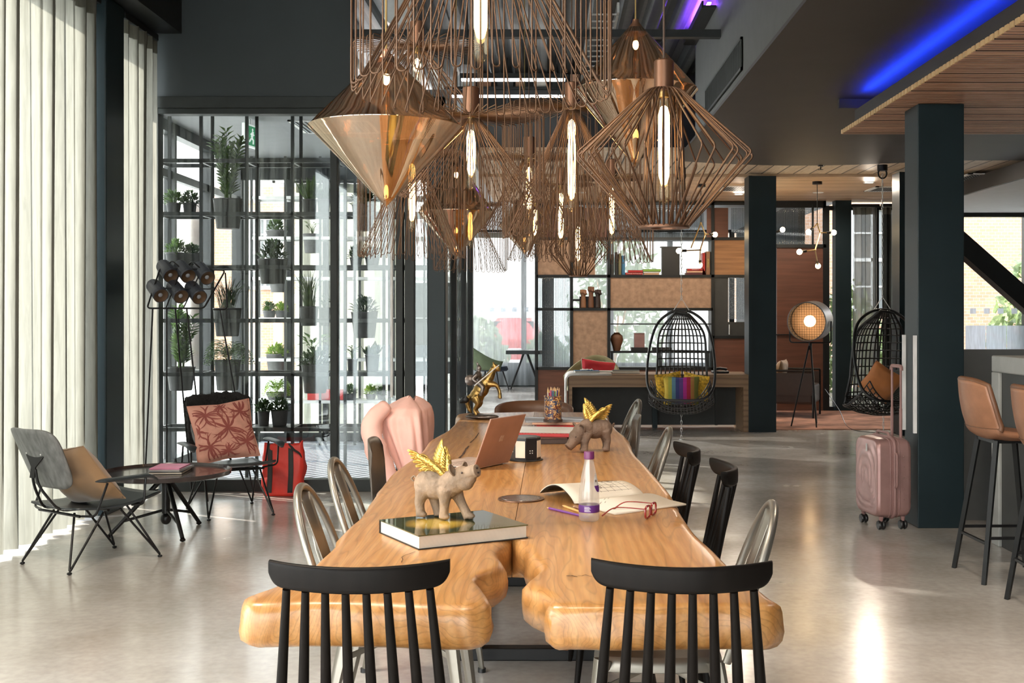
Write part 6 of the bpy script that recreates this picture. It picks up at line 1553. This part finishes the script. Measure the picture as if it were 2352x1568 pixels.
# hanging chairs -----------------------------------------------------------------
def hanging(label,loc,rz):
    t=thing('hanging_chair',label,'hanging chair',loc,rz)
    # side profile: v 0 seat front -> 1 crown
    ZS=lambda p:V((p.x,p.y,.45+(p.z-.45)*1.11))
    prof=bez([V((0,-.36,.60)),V((0,-.12,.47)),V((0,.14,.47)),V((0,.28,.62)),V((0,.30,.95)),V((0,.22,1.26)),V((0,.02,1.475))],8)
    wid=bez([V((.32,0,0)),V((.36,0,0)),V((.345,0,0)),V((.30,0,0)),V((.275,0,0)),V((.245,0,0)),V((.06,0,0))],8)
    n=len(prof)
    def S(u,v):
        i=v*(n-1); j=min(int(i),n-2); f=i-j; p=prof[j].lerp(prof[j+1],f); w=wid[j].lerp(wid[j+1],f).x
        x=-1+2*u; lift=.20*max(0,1-v/.45); cup=-.17*max(0,min(1,(v-.40)/.2))*(1-.55*max(0,v-.75)/.25)
        return ZS(V((w*x,p.y+cup*x*x,p.z+lift*abs(x)**3-.02*(1-x*x)*max(0,1-v/.5))))
    net=MB()
    for k in range(1,12): net.tube([S(k/12,.48+.52*i/20) for i in range(21)],.0082,6)
    for k in range(0,12): net.tube([S(i/14,.48+.50*k/12) for i in range(15)],.0082,6)
    net.build('back_net',M['rope'],t,smooth=180)
    bw=MB()
    for k in range(0,21): bw.tube([S(k/20,.5*i/14) for i in range(15)],.0055,5)
    for k in range(0,15): bw.tube([S(i/20,.5*k/14)+V((0,0,.004 if k%2 else -.004)) for i in range(21)],.0068,5)
    bw.build('woven_seat',M['rope'],t,smooth=180)
    fr=MB(); 
    # outer hoop: front of seat up around the crown
    hp=bez([V((.0,-.375,.60)),V((.24,-.36,.615)),V((.345,-.28,.70)),V((.375,-.20,.86)),V((.35,-.08,1.12)),V((.275,.0,1.34)),V((.14,.02,1.455)),V((0,.02,1.485)),
            V((-.14,.02,1.455)),V((-.275,.0,1.34)),V((-.35,-.08,1.12)),V((-.375,-.20,.86)),V((-.345,-.28,.70)),V((-.24,-.36,.615))],7,closed=True); hp=[ZS(p) for p in hp]
    fr.tube(hp,.0155,8,closed=True)
    ih=[S(0,.5+.5*i/24) for i in range(25)]+[S(1,1-.5*i/24) for i in range(1,25)]
    fr.tube(ih,.013,8)
    for sx in (0,1): 
        q=S(sx,.40); w=ZS(V(((1 if sx else -1)*.345,-.28,.70))); fr.tube(bez([w,q+V((0,-.08,.0)),S(sx,.5)],6),.012,8)
    fr.build('rattan_frame',M['rope'],t,smooth=180)
    br=MB(); br.tube([(-.10,.02,1.58),(0,.02,1.74),(.10,.02,1.58)],.005,6); br.build('top_bridle',M['whitemetal'],t)
    def chain(name,z0,z1,x=0,y=.02,ln=.042):
        c=MB(); k=0; z=z0
        while z<z1:
            P=[]
            for a in range(10):
                an=2*pi*a/10; p=V((.0085*cos(an),0,ln*.62*sin(an)))
                if k%2: p=V((0,p.x,p.z))
                P.append(V((x,y,z))+p)
            c.tube(P,.0028,5,closed=True); z+=ln; k+=1
        c.build(name,M['chain'],t)
    chain('hanging_chain',1.74,3.0); 
    fl=MB(); 
    c=MB()
    chain('floor_chain',.02,.44,0,.0)
    MB().lathe([(0,.0),(.03,0),(.03,.006),(.01,.012),(0,.012)],16).build('floor_plate',M['chain'],t)
    hk=MB(); hk.rod((0,.02,2.985),(0,.02,3.05),.05,n=20); hk.tube([(.045*cos(a),.02,2.955+.055*sin(a)) for a in [2*pi*k/20 for k in range(20)]],.008,8,closed=True); hk.build('ceiling_hook',M['blk'],t)
    return t
h1=hanging('black rattan hanging chair with a rainbow cushion in front of the desk',(1.452,13.20,-.155),R(-8))
h2=hanging('black rattan hanging chair with an orange cushion beside the big dark column',(3.65,12.95,-.145),R(13))
h2.scale=(1.14,1.05,1.0)
for h in (h1,h2):
    dz=h.location.z
    for ch in h.children:
        if ch.name.startswith(('floor_chain','floor_plate')): ch.location.z=-dz
        if ch.name.startswith('ceiling_hook'): ch.location.z=-dz
    for ch in h.children:
        if ch.name.startswith('hanging_chain'): ch.scale.z=(2.93-1.74-dz-0.0)/(3.0-1.74); ch.location.z=1.74*(1-ch.scale.z)
def hp(h,loc,rot): return place(h,loc,rot)
cushion('rainbow_cushion','rainbow striped woven cushion in the hanging chair in front of the desk',.40,.34,.13,M['kente'],hp(h1,(.0,-.02,.70),(R(18),R(0),0)),7,group='cushions in the front hanging chair')
cushion('mustard_cushion','mustard patterned cushion behind the left side of the rainbow cushion',.30,.31,.09,M['yellow'],hp(h1,(-.15,.12,.75),(R(20),R(-8),R(14))),8)
cushion('mustard_cushion','mustard patterned cushion behind the right side of the rainbow cushion',.30,.31,.09,M['yellow'],hp(h1,(.16,.12,.74),(R(20),R(10),R(-14))),9)
cushion('orange_cushion','burnt orange velvet cushion standing on one corner in the hanging chair by the column',.37,.37,.14,M['orange'],hp(h2,(-.05,-.05,.80),(R(22),R(32),R(-20))),10)
cushion('grey_cushion','grey diamond weave cushion behind the orange one in the hanging chair',.36,.34,.12,M['greyweave'],hp(h2,(.17,.08,.75),(R(18),R(-25),R(-10))),11)
# studio lamp ---------------------------------------------------------------------
t=thing('tripod_lamp','large drum-headed studio lamp on a black tripod standing on the red rug','floor lamp',(3.24,14.75,0.012),R(-28))
hz=1.305
q=Matrix.LocRotScale(V((0,0,hz)),Euler((R(93),0,0)),V((1,1,1)))
h=MB(); h.m=q; h.lathe([(.235,.17),(.245,.165),(.245,-.16),(.22,-.19),(0,-.20)],44); hd_=h.build('lamp_drum',pbr('gunmetal_drum',(.16,.15,.15),.4,.6),t,smooth=35,solid=.006)
h=MB(); h.m=q; h.lathe([(.236,.02),(.15,-.06),(.06,-.10),(0,-.105)],36); h.build('reflector',M['shade_tan'],hd_,smooth=180)
h=MB(); h.m=q; h.ell((0,0,.02),(.075,.075,.07)); h.build('bulb',M['amberglow'],hd_)
h=MB(); h.m=q
for k in range(-7,8):
    w=sqrt(max(0,.235**2-(k*.031)**2)); h.rod((k*.031,-w,.155),(k*.031,w,.155),.0018,n=4); h.rod((-w,k*.031,.157),(w,k*.031,.157),.0018,n=4)
h.build('front_grille',M['blk'],hd_)
MB().tube(fillet([(-.262,0,hz),(-.262,0,hz-.27),(.262,0,hz-.27),(.262,0,hz)],.04),.010,8).build('yoke',M['blk'],t)
MB().lathe([(0,hz-.36),(.02,hz-.36),(.02,hz-.27),(0,hz-.27)],14).build('tripod_head',M['blk'],t)
for a in (R(-60),R(180+55),R(90)):
    MB().rod((.02*cos(a),.02*sin(a),hz-.31),(.30*cos(a),.30*sin(a),.0),.011,.009).build('leg',M['blk'],t)
MB().tube(bez([(.16,.1,.45),(.35,.05,.2),(.55,-.25,.012),(.95,-.6,.004),(1.3,-.4,.004)],8),.004,6).build('power_cable',M['blackplastic'],t)
o=tag(MB().box(2.55,4.72,14.25,17.0,0.0005,.010).build('area_rug',M['rug'],smooth=0),'faded red patterned rug under the tripod lamp','rug')
fg=MB()
for k in range(60): y=14.28+k*.045; fg.rod((4.72,y,.006),(4.765,y+.01,.003),.003,n=4)
fg.build('fringe',M['whitecloth'],o)
# desk ---------------------------------------------------------------------------
t=thing('desk','long wooden desk with a white curved left end and dark modesty panel','desk',(1.26,14.0,0))
MB().box(-1.06,1.12,0,.74,.640,.672).build('desk_top',M['walnut'],t,smooth=0,bevel=.003)
MB().box(-1.06,1.12,-.002,.03,.535,.640).build('apron',M['walnut'],t,smooth=0)
MB().box(1.02,1.12,0,.74,0,.640).build('leg',M['walnut'],t,smooth=0); MB().box(-1.06,-1.02,0,.74,0,.640).build('leg',M['walnut'],t,smooth=0)
w=MB(); w.grid(lambda u,v:(lambda p:(p.x,-.01+.76*v,p.z))(fillet([V((-1.095,0,0)),V((-1.095,0,.685)),V((-.55,0,.685))],.09,9)[min(int(round(u*11)),11)]),12,2)
w.build('white_end',M['whitemetal'],t,smooth=60,solid=.022)
MB().box(-.55,1.12,-.004,.745,.672,.684).build('top_edge',M['walnut'],t,smooth=0)
MB().box(-1.02,1.02,.60,.63,.03,.62).build('modesty_panel',M['dkpanel'],t,smooth=0); MB().box(.76,.79,.55,.60,.03,.62).build('pedestal',M['dkpanel'],t,smooth=0)
MB().box(-.02,.04,.50,.60,0,.62).build('cable_column',M['steel_dk'],t,smooth=0)
zt=.6965
book('magazine','blue magazine with folded papers at the left end of the desk',(.42,14.30),(.30,.22,.022),R(3),M['b_blue'],zt)
book('magazine','white brochure at the left of the desk beside the blue magazine',(.62,14.45),(.26,.2,.012),R(-5),M['b_white'],zt)
o=thing('paper_sheet','crumpled white paper on top of the blue magazine','paper',(.42,14.31,zt+.0225)); MB().grid(lambda u,v:(-.08+.16*u,-.06+.12*v,.004+.03*abs(mnoise.noise(V((u*4,v*4,2))))),10,8).build('sheet',M['white'],o,smooth=0,solid=.001)
book('book','dark grey hardback lying in the middle of the desk',(.90,14.35),(.33,.24,.035),R(-2),M['dkpanel'],.685)
t=thing('desk_phone','black telephone at the right end of the desk','telephone',(2.05,14.35,.6845)); MB().box(-.10,.10,-.09,.09,0,.03).build('base',M['blackplastic'],t,smooth=0,bevel=.01); MB().tube([(-.08,-.02,.045),(0,-.02,.06),(.08,-.02,.045)],[.02,.016,.02],10).build('handset',M['blackplastic'],t)
# tub chair behind desk with red cushion
def armtub(name,label,loc,rz,mat,seatmat,sc=1,z0=.36,ha=.18,hb=.27,lean=.05):
    t=thing(name,label,'armchair',loc,rz); t.scale=(sc,)*3
    def tub(u,v):
        a=R(-15)+R(210)*u; k=sin(pi*u); return ((.33+.03*v)*cos(a),-.02-(.30+lean*v)*sin(a)*1.0,z0+(ha+hb*k**1.8)*v)
    MB().grid(tub,29,8).build('shell_back',mat,t,smooth=180,solid=.035)
    MB().lathe([(0,z0-.03),(.30,z0-.03),(.33,z0),(.31,z0+.06),(.0,z0+.075)],28).build('seat_pad',seatmat,t,smooth=60)
    for sx in (-1,1):
        for sy in (-1,1): MB().rod((sx*.18,sy*.17,z0-.02),(sx*.27,sy*.26,0),.015,.010).build('leg',M['blk'],t)
    return t
armtub('tub_armchair','olive felt tub armchair behind the desk holding a red cushion',(.52,15.6,0),R(165),M['olive'],M['olive'],1,.40)
m=Matrix.LocRotScale(V((.60,15.42,.66)),Euler((R(-15),R(8),R(10))),V((1,1,1))); cushion('red_cushion','red and cream cushion on the olive tub armchair',.46,.28,.14,M['redcloth'],m,13,piping=M['whitecloth'])
# green wing chair and stool table by the far window
t=armtub('lounge_armchair','sage green shell armchair by the bright far window',(-1.15,22.1,0),R(-68),M['greenfelt'],M['bluefelt'],1.0,.37,.16,.34,.22)
t=thing('trestle_table','dark trestle side table by the far window','side table',(-.50,22.15,0))
MB().box(-.36,.36,-.28,.28,.66,.73).build('top',M['dkveneer'],t,smooth=0)
for sx in (-.12,.12):
    for sy in (-.2,.2): MB().rod((sx*.3,sy,.66),(sx*2.3,sy*1.1,0),.018,.014).build('leg',M['blk'],t)
# leather armchair behind the tripod lamp
t=thing('leather_armchair','dark brown leather armchair with a tan pillow behind the tripod lamp','armchair',(3.30,16.2,.010),R(-110))
MB().box(-.34,.34,-.36,.34,.18,.44).build('seat_base',M['skin_c'],t,smooth=0,bevel=.03)
MB().T((0,-.33,.3),(R(-8),0,0)).box(-.34,.34,-.07,.07,0,.42).build('backrest',M['skin_c'],t,smooth=0,bevel=.03)
for x in (-.35,.35):
    MB().tube(fillet([(x,-.34,.0),(x,-.34,.63),(x,.34,.63),(x,.34,.0)],.02),.016,6).build('side_frame',M['blk'],t); MB().box(x-.012,x+.012,-.33,.33,.30,.60).build('side_panel',M['skin_c'],t,smooth=0)
m=place(t,(0,-.15,.60),(R(-15),0,0)); cushion('pillow','tan pillow on the leather armchair behind the tripod lamp',.5,.34,.16,M['tancloth'],m,17)
# molecular chandeliers ------------------------------------------------------------
def chandelier(label,px,Y,zt,pts,links):
    X=(px-VX)*Y/F; t=thing('chandelier',label,'chandelier',(X,Y,0))
    def w(p): q=at(p[0],p[1],Y); return V((q.x-X,p[2],q.z))
    top=w(pts[0]); MB().lathe([(0,zt-.035),(.06,zt-.035),(.06,zt),(0,zt)],24,(top.x,top.y,0)).build('ceiling_rose',M['blk'],t)
    MB().rod((top.x,top.y,zt-.03),top,.005).build('drop_rod',M['blk'],t)
    for i,(a,b,lamp) in enumerate(links):
        A_,B_=w(pts[a]),w(pts[b]); 
        if lamp:
            d=(B_-A_).normalized(); MB().rod(A_,B_-d*.07,.008).build('arm',M['brass'],t); MB().rod(B_-d*.09,B_-d*.03,.018,.016).build('socket',M['blk'],t)
            MB().ell(B_+d*.01,(.034,.034,.034),16,10).build('bulb',M['bulb_pt'],t)
        else: MB().rod(A_,B_,.008).build('arm',M['brass'],t)
    for k in set([l[0] for l in links]): MB().ell(w(pts[k]),(.014,.014,.014),10,7).build('joint',M['brass'],t)
chandelier('brass branching chandelier with lit globe bulbs in front of the russet panel',1877,14.6,3.05,[(1877,514,0),(1888,533,.1),(1868,575,-.1),(1852,534,-.15),(1920,532,.15),(1830,580,-.2),(1887,608,.2)],[(0,1,0),(1,2,0),(0,3,1),(1,4,1),(2,5,1),(2,6,1)])
chandelier('brass branching chandelier partly behind the front diamond wire cage, over the bookcase',1610,14.9,3.05,[(1610,512,0),(1622,536,.1),(1606,575,-.1),(1585,570,-.1),(1646,536,.2),(1557,578,-.2),(1612,606,.2)],[(0,1,0),(1,2,0),(1,4,1),(2,5,1),(2,6,1),(0,3,0)])
chandelier('brass branching chandelier half hidden behind the dark far column',1750,15.6,3.05,[(1750,500,0),(1752,545,.1),(1746,580,-.1),(1801,526,.15),(1722,580,-.1),(1723,610,.15)],[(0,1,0),(1,2,0),(1,3,1),(2,4,1),(2,5,1)])
# bookcase ----------------------------------------------------------------------------
BY=17.1; K=BY/F
bx=lambda px:(px-VX)*K
bzz=lambda py:EYE-(py-VY)*K
t=thing('bookcase','tall room-dividing bookcase of dark steel frames, tan panels and ribbed glass','bookcase',(0,BY,0))
fr=MB()
for px in (1232,1313,1398.5,1637,1724): fr.box(bx(px)-.022,bx(px)+.022,-.02,.33,0,3.03)
for py,a,b in ((548,1232,1724),(634,1232,1724),(710,1232,1637),(774,1637,1724),(846,1232,1637)): fr.box(bx(a),bx(b),-.02,.33,bzz(py)-.02,bzz(py)+.02)
fr.box(bx(1232),bx(1724),-.02,.33,2.99,3.03); fr.box(bx(1398),bx(1637),0,.30,bzz(744)-.008,bzz(744)+.008); fr.box(bx(1232),bx(1724),-.02,.33,0,.06)
fr.build('steel_frame',M['beam'],t,smooth=0)
def cell(a,b,pt,pb,mat,name='panel',y=(.0,.02)): return MB().box(bx(a)+.022,bx(b)-.022,y[0],y[1],bzz(pb)+.02,bzz(pt)-.02).build(name,mat,t,smooth=0)
cell(1232,1398.5,548,634,M['cork']) if 0 else None
cell(1232,1370,548,634,M['cork']); cell(1398.5,1637,634,710,M['cork']); cell(1313,1398.5,710,846,M['cork'])
cell(1637,1724,548,634,M['amberpanel'],'door'); cell(1637,1724,774,980,M['brownpanel'],'door'); cell(1232,1313,846,985,M['brownpanel'],'door'); cell(1313,1398.5,846,985,M['brownpanel'],'door'); cell(1398.5,1637,846,985,M['brownpanel'],'door')
cell(1637,1676,634,774,M['dkpanel']); cell(1669,1724,736,774,M['dkpanel'],'panel',(.0,.019))
cell(1232,1313,634,710,M['ribbed'],'ribbed_pane'); cell(1232,1313,710,846,M['ribbed'],'ribbed_pane'); cell(1669,1724,634,736,M['ribbed'],'ribbed_pane')
cell(1398.5,1620,474,548,M['ribbed'],'ribbed_pane'); cell(1620,1676,474,548,M['brownpanel']); cell(1676,1724,474,548,M['ribbed'],'ribbed_pane')
cell(1232,1398.5,474,548,M['brownpanel'])
MB().rod((bx(1675),-.01,bzz(745)),(bx(1675),-.01,bzz(768)),.010).build('door_handle',M['galv'],t)
MB().box(bx(1245),bx(1272),.40,.6,0,3.05).build('rear_post',M['steel_dk'],t,smooth=0)
# books on the open top shelf
sz=bzz(634)+.0205
def spine(label,x,w,h,mat,d=.2,txt=None,lean=0):
    b=thing('book',label,'book',(x,BY+.13,sz),0,'books on the bookcase'); b.rotation_euler.y=lean
    MB().box(-w/2+.002,w/2-.002,-d/2+.004,d/2-.004,.003,h-.003).build('page_block',M['pages'],b,smooth=0)
    c=MB(); c.box(-w/2,-w/2+.003,-d/2,d/2,0,h); c.box(w/2-.003,w/2,-d/2,d/2,0,h); c.box(-w/2,w/2,-d/2,-d/2+.003,0,h); c.build('cover',mat,b,smooth=0)
    if txt: textmesh(txt,.030,M['b_yellow'],b,(0,-d/2-.001,h/2),(R(90),R(90),0))
    return b
def flat(label,x,w,h,z,mat,d=.2,txt=None):
    b=book('book',label,(x,BY+.13),(w,d,h),pi,mat,sz+z,group='books on the bookcase')
    if txt: textmesh(txt,h*.62,M['b_white'],b,(0,d/2+.001,h/2),(R(90),0,pi))
spine('dark grey upright book at the left end of the open book shelf',bx(1407),.045,.30,M['dkpanel']); spine('black upright book second on the open book shelf',bx(1416),.04,.33,M['b_black']); spine('olive upright book third on the open book shelf',bx(1424),.04,.31,M['olive']); spine('bright blue upright book on the open book shelf',bx(1432.5),.045,.28,M['b_blue'])
flat('lime book at the bottom left of the open shelf',bx(1406)+.12,.16,.028,0,M['b_yellow'],.12) if 0 else None
flat('red book lying lowest left of the lying books, beside the blue one',bx(1457),.25,.034,0,M['b_red'],txt='CHINESE TATTOO ART'); flat('crimson book lying on top of the lowest red book',bx(1460),.21,.034,.0345,M['b_red'])
flat('orange-red book lying under the green one',bx(1497),.22,.024,0,M['b_salmon']); flat('white-edged book lying in the middle under the green one',bx(1497),.24,.022,.0245,M['b_white']); flat('lime green book lying on top of its pile',bx(1498),.26,.036,.047,M['b_green'])
o=thing('black_box','tall black display panel standing on the open book shelf','box',(bx(1542),BY+.13,sz)); MB().box(-.13,.13,-.05,.05,0,.40).build('panel',M['b_black'],o,smooth=0); MB().box(-.15,.15,-.06,.06,.40,.415).build('top_edge',M['b_black'],o,smooth=0)
flat('maroon book at the bottom of the right pile on the open shelf',bx(1598),.28,.030,0,M['b_maroon']); flat('orange-red book in the middle of the right pile on the open shelf',bx(1600),.27,.028,.0305,M['b_salmon']); flat('red book with white lettering on top of the right pile on the open shelf',bx(1598),.24,.032,.059,M['b_red'],txt='KOUNEEVA')
spine('orange-spined upright book with yellow lettering at the right end',bx(1627),.06,.34,M['skin_a'],txt='SPUREGO'); spine('red upright book next to the right end of the open shelf',bx(1617.5),.04,.32,M['b_red'])
# three raised fists
FZ=bzz(710)+.0205
tg=thing('gun_model','black toy rifle prop lying behind the three raised fists','model',(bx(1351),BY+.22,FZ)) if 0 else None
blk=thing('display_plinth','low black plinth behind the three raised fists','plinth',(bx(1352),BY+.22,FZ)); MB().box(-.13,.16,-.05,.05,.001,.17).build('block',M['b_black'],blk,smooth=0); MB().box(-.26,-.13,-.015,.015,.10,.13).build('rod_end',M['b_black'],blk,smooth=0)
for (px,hh,mt,nm) in ((1340,.27,M['skin_a'],'tan raised fist, left of three on the bookcase'),(1358,.315,M['skin_b'],'tallest brown raised fist in the middle of three'),(1374,.27,M['skin_c'],'dark raised fist, right of three on the bookcase')):
    f=thing('fist_sculpture',nm+' sculptures','sculpture',(bx(px),BY+.10,FZ),0,'raised fists'); m=MB()
    m.tube([(0,0,0),(0,0,hh*.35),(0,0,hh*.62),(0,0,hh*.72)],[.045,.040,.033,.038],14); m.ell((0,0,hh*.83),(.050,.042,.046))
    for k in range(4): m.tube([(-.036+.024*k,-.012,hh*.90),(-.036+.024*k,-.034,hh*.97-.004*abs(k-1.3)),(-.036+.024*k,-.050,hh*.90),(-.036+.024*k,-.045,hh*.80)],.0125,8)
    m.tube([(.045,-.01,hh*.74),(.040,-.045,hh*.78),(.005,-.060,hh*.80)],[.014,.013,.011],8)
    m.build('arm_and_fist',mt,f,smooth=180,remesh=.005)
# objects in the lower open bay
LZ=bzz(846)+.0205
MZ=bzz(806)
o=thing('inner_shelf','dark low display ledge inside the open bay of the bookcase','shelf',(bx(1517),BY+.16,LZ)); MB().box(-.72,.72,-.12,.12,MZ-LZ-.03,MZ-LZ).build('board',M['beam'],o,smooth=0)
q=MB(); 
for x in (-.7,.7,0): q.box(x-.012,x+.012,-.1,.1,0,MZ-LZ-.03)
q.build('upright',M['beam'],o,smooth=0)
o=thing('vase','brown bulbous vase at the left of the open bookcase bay','vase',(bx(1418),BY+.16,MZ+.0005)); MB().lathe([(0,0),(.05,0),(.065,.06),(.095,.16),(.085,.22),(.04,.26),(0,.262)],28).build('body',M['skin_b'],o,smooth=60); MB().lathe([(.03,.258),(.045,.262),(.04,.268),(0,.268)],20).build('lid',M['skin_b'],o)
o=thing('display_box','mauve box standing in the open bookcase bay','box',(bx(1470),BY+.16,MZ+.0005)); MB().box(-.075,.075,-.06,.06,.05,.26).build('box_body',M['suit_trim'],o,smooth=0); MB().box(-.12,.12,-.09,.09,0,.05).build('stand',M['b_black'],o,smooth=0)
o=thing('keyboard_tray','black flat box in the open bookcase bay beside the mauve box','box',(bx(1522),BY+.16,MZ+.0005)); MB().box(-.14,.14,-.08,.08,0,.045).build('box_body',M['b_black'],o,smooth=0); MB().box(-.13,.13,-.07,.07,.045,.05).build('lid',M['dkpanel'],o,smooth=0)
# ceiling bits on the right ---------------------------------------------------------------
def sprinkler(label,px,py,zc):
    Y=(zc-EYE)*F/(VY-py); x=(px-VX)*Y/F; t=thing('ceiling_sprinkler',label,'sprinkler',(x,Y,zc),0,'sprinkler heads')
    MB().lathe([(0,-.012),(.03,-.010),(.034,0),(0,0)],18).build('escutcheon',M['blk'],t); MB().lathe([(0,-.05),(.03,-.048),(.03,-.044),(.006,-.044),(.006,-.01),(0,-.01)],14).build('deflector',M['blk'],t)
sprinkler('small sprinkler head in the dark ceiling above the far dark column',1885,380,3.05)
sprinkler('small sprinkler head in the pale ceiling at the far right',2318,474,2.95)
def dl(label,px,py,zc,r=.07):
    Y=(zc-EYE)*F/(VY-py); x=(px-VX)*Y/F; t=thing('downlight',label,'downlight',(x,Y,zc),0,'recessed downlights')
    MB().lathe([(r*.72,-.002),(r,-.006),(r*1.02,0),(r*.72,0)],24).build('trim_ring',M['white'],t); MB().lathe([(0,-.0035),(r*.72,-.002),(r*.72,-.001),(0,-.001)],20).build('lens',M['downlight'],t)
dl('downlight in the plank ceiling left of the hanging chair chain',1996,419,3.05); dl('downlight in the plank ceiling above the bookcase',1697,446,3.05)
def cass(label,px,py,zc,w=.34):
    Y=(zc-EYE)*F/(VY-py); x=(px-VX)*Y/F; t=thing('ceiling_vent',label,'vent',(x,Y,zc),0,'ceiling grilles')
    f=MB(); f.box(-w,w,-w,-w+.05,-.012,0); f.box(-w,w,w-.05,w,-.012,0); f.box(-w,-w+.05,-w,w,-.012,0); f.box(w-.05,w,-w,w,-.012,0); f.build('frame',M['white'],t,smooth=0)
    MB().box(-w+.05,w-.05,-w+.05,w-.05,-.004,0).build('backing',M['blackplastic'],t,smooth=0)
    l=MB()
    for k in range(9): l.box(-w+.06,w-.06,-w+.07+k*(2*w-.14)/8-.012,-w+.07+k*(2*w-.14)/8+.012,-.011,-.004)
    l.build('louvre',M['grille'],t,smooth=0)
cass('white framed ceiling grille right of the big dark column',2270,406,3.05,.36); cass('ceiling grille behind the hanging chair chain',2050,433,3.05,.30); cass('ceiling grille above the bookcase beside the far column',1705,432,3.05,.30)
# ================================================================== LIGHT + CAMERA
def portal(loc,rot,sx,sy):
    l=bpy.data.lights.new('portal','AREA'); l.shape='RECTANGLE'; l.size=sx; l.size_y=sy; l.cycles.is_portal=True
    o=bpy.data.objects.new('window_portal',l); COL.objects.link(o); o.location=loc; o.rotation_euler=rot
w=bpy.data.worlds.new('world'); SC.world=w; w.use_nodes=True; t=w.node_tree; t.nodes.clear()
bg=N(t,'Background'); o=N(t,'OutputWorld'); L(t,bg.outputs[0],o.inputs[0])
tc=N(t,'TexCoord'); sp=N(t,'SeparateXYZ'); L(t,tc.outputs['Generated'],sp.inputs[0])
L(t,ramp(t,sp.outputs[2],[(.0,(.55,.55,.52)),(.48,(.95,.97,1.0)),(1.0,(.72,.84,1.0))]),bg.inputs[0]); bg.inputs[1].default_value=WORLD
def sun(rot,e,col,ang):
    l=bpy.data.lights.new('sun','SUN'); l.energy=e; l.color=col; l.angle=R(ang); o=bpy.data.objects.new('sun',l); COL.objects.link(o); o.rotation_euler=rot
d=V((.80,-.42,-.52)).normalized()
sun(d.to_track_quat('-Z','Y').to_euler(),SUN,(1,.93,.82),1.0)
def spotl(loc,to,e,ang,col=(1,.80,.58),r=.05,blend=.6):
    l=bpy.data.lights.new('spot','SPOT'); l.energy=e; l.spot_size=R(ang); l.spot_blend=blend; l.color=col; l.shadow_soft_size=r
    o=bpy.data.objects.new('downlight_beam',l); COL.objects.link(o); o.location=loc; o.rotation_euler=(V(to)-V(loc)).to_track_quat('-Z','Y').to_euler()
# downlights added in the ceilings as fill light for the room
def fill_dl(label,x,y,z,e,to=None,ang=85,col=(1,.86,.70),can=True,r=.05):
    t=thing('downlight',label,'downlight',(x,y,z),0,'recessed downlights')
    if can: MB().lathe([(0,0),(.06,0),(.065,-.10),(.05,-.10),(.048,-.03),(0,-.03)],24).build('can',M['beam'],t)
    else: MB().lathe([(0,-.001),(.05,-.001),(.07,-.006),(.075,0),(0,0)],24).build('trim_ring',M['white'],t)
    spotl((x,y,z-(.11 if can else .02)),to or (x,y,0),e,ang,col,r)
fill_dl('added fill downlight on the deck ceiling over the near end of the table',-.1,2.3,4.0,LMP*.6,to=(-.1,3.2,.75),ang=110,r=.25)
fill_dl('added fill downlight on the deck ceiling over the front of the room',-1.6,3.6,4.0,LMP*2.2,to=(-2.0,5.0,0),ang=130,r=.25)
fill_dl('added fill downlight in the plank ceiling in front of the russet panel',3.6,15.9,3.05,LMP*.35,to=(3.6,17.0,1.4),ang=110,can=False)
fill_dl('added fill downlight in the plank ceiling in front of the bookcase centre',1.7,15.9,3.05,LMP*.35,to=(1.7,17.0,1.5),ang=120,can=False)
fill_dl('added fill downlight in the plank ceiling in front of the bookcase left side',.4,15.9,3.05,LMP*.25,to=(.4,17.0,1.3),ang=120,can=False)
fill_dl('added fill downlight in the dark lower ceiling over the open floor right of the table',1.9,4.4,3.05,LMP*1.2,to=(1.6,5.4,0),ang=130,can=False,r=.2)
for px,py in ((1996,419),(1697,446)):
    Y=1.65*F/(VY-py); x=(px-VX)*Y/F; spotl((x,Y,3.03),(x-.3,Y-2.5,0),LMP*.4,130,(1,.86,.70),.06)
cam=bpy.data.cameras.new('camera'); co=bpy.data.objects.new('camera',cam); COL.objects.link(co); SC.camera=co
cam.sensor_width=36; cam.lens=F/2352*36; co.location=(0,0,EYE); co.rotation_euler=(pi/2,0,0)
cam.shift_x=-(VX-1176)/2352; cam.shift_y=(VY-784)/2352; cam.clip_end=300; cam.clip_start=.05
vs=SC.view_settings; vs.view_transform='Standard'; vs.look='None'; vs.gamma=1; vs.use_curve_mapping=False; vs.exposure=EXPO
cy=SC.cycles; cy.max_bounces=7; cy.diffuse_bounces=4; cy.glossy_bounces=4; cy.transmission_bounces=4; cy.transparent_max_bounces=14
cy.sample_clamp_indirect=6; cy.sample_clamp_direct=0; cy.caustics_reflective=False; cy.caustics_refractive=False
cy.use_adaptive_sampling=True; cy.adaptive_threshold=.02; cy.use_denoising=True
try: cy.denoiser='OPENIMAGEDENOISE'
except Exception: pass
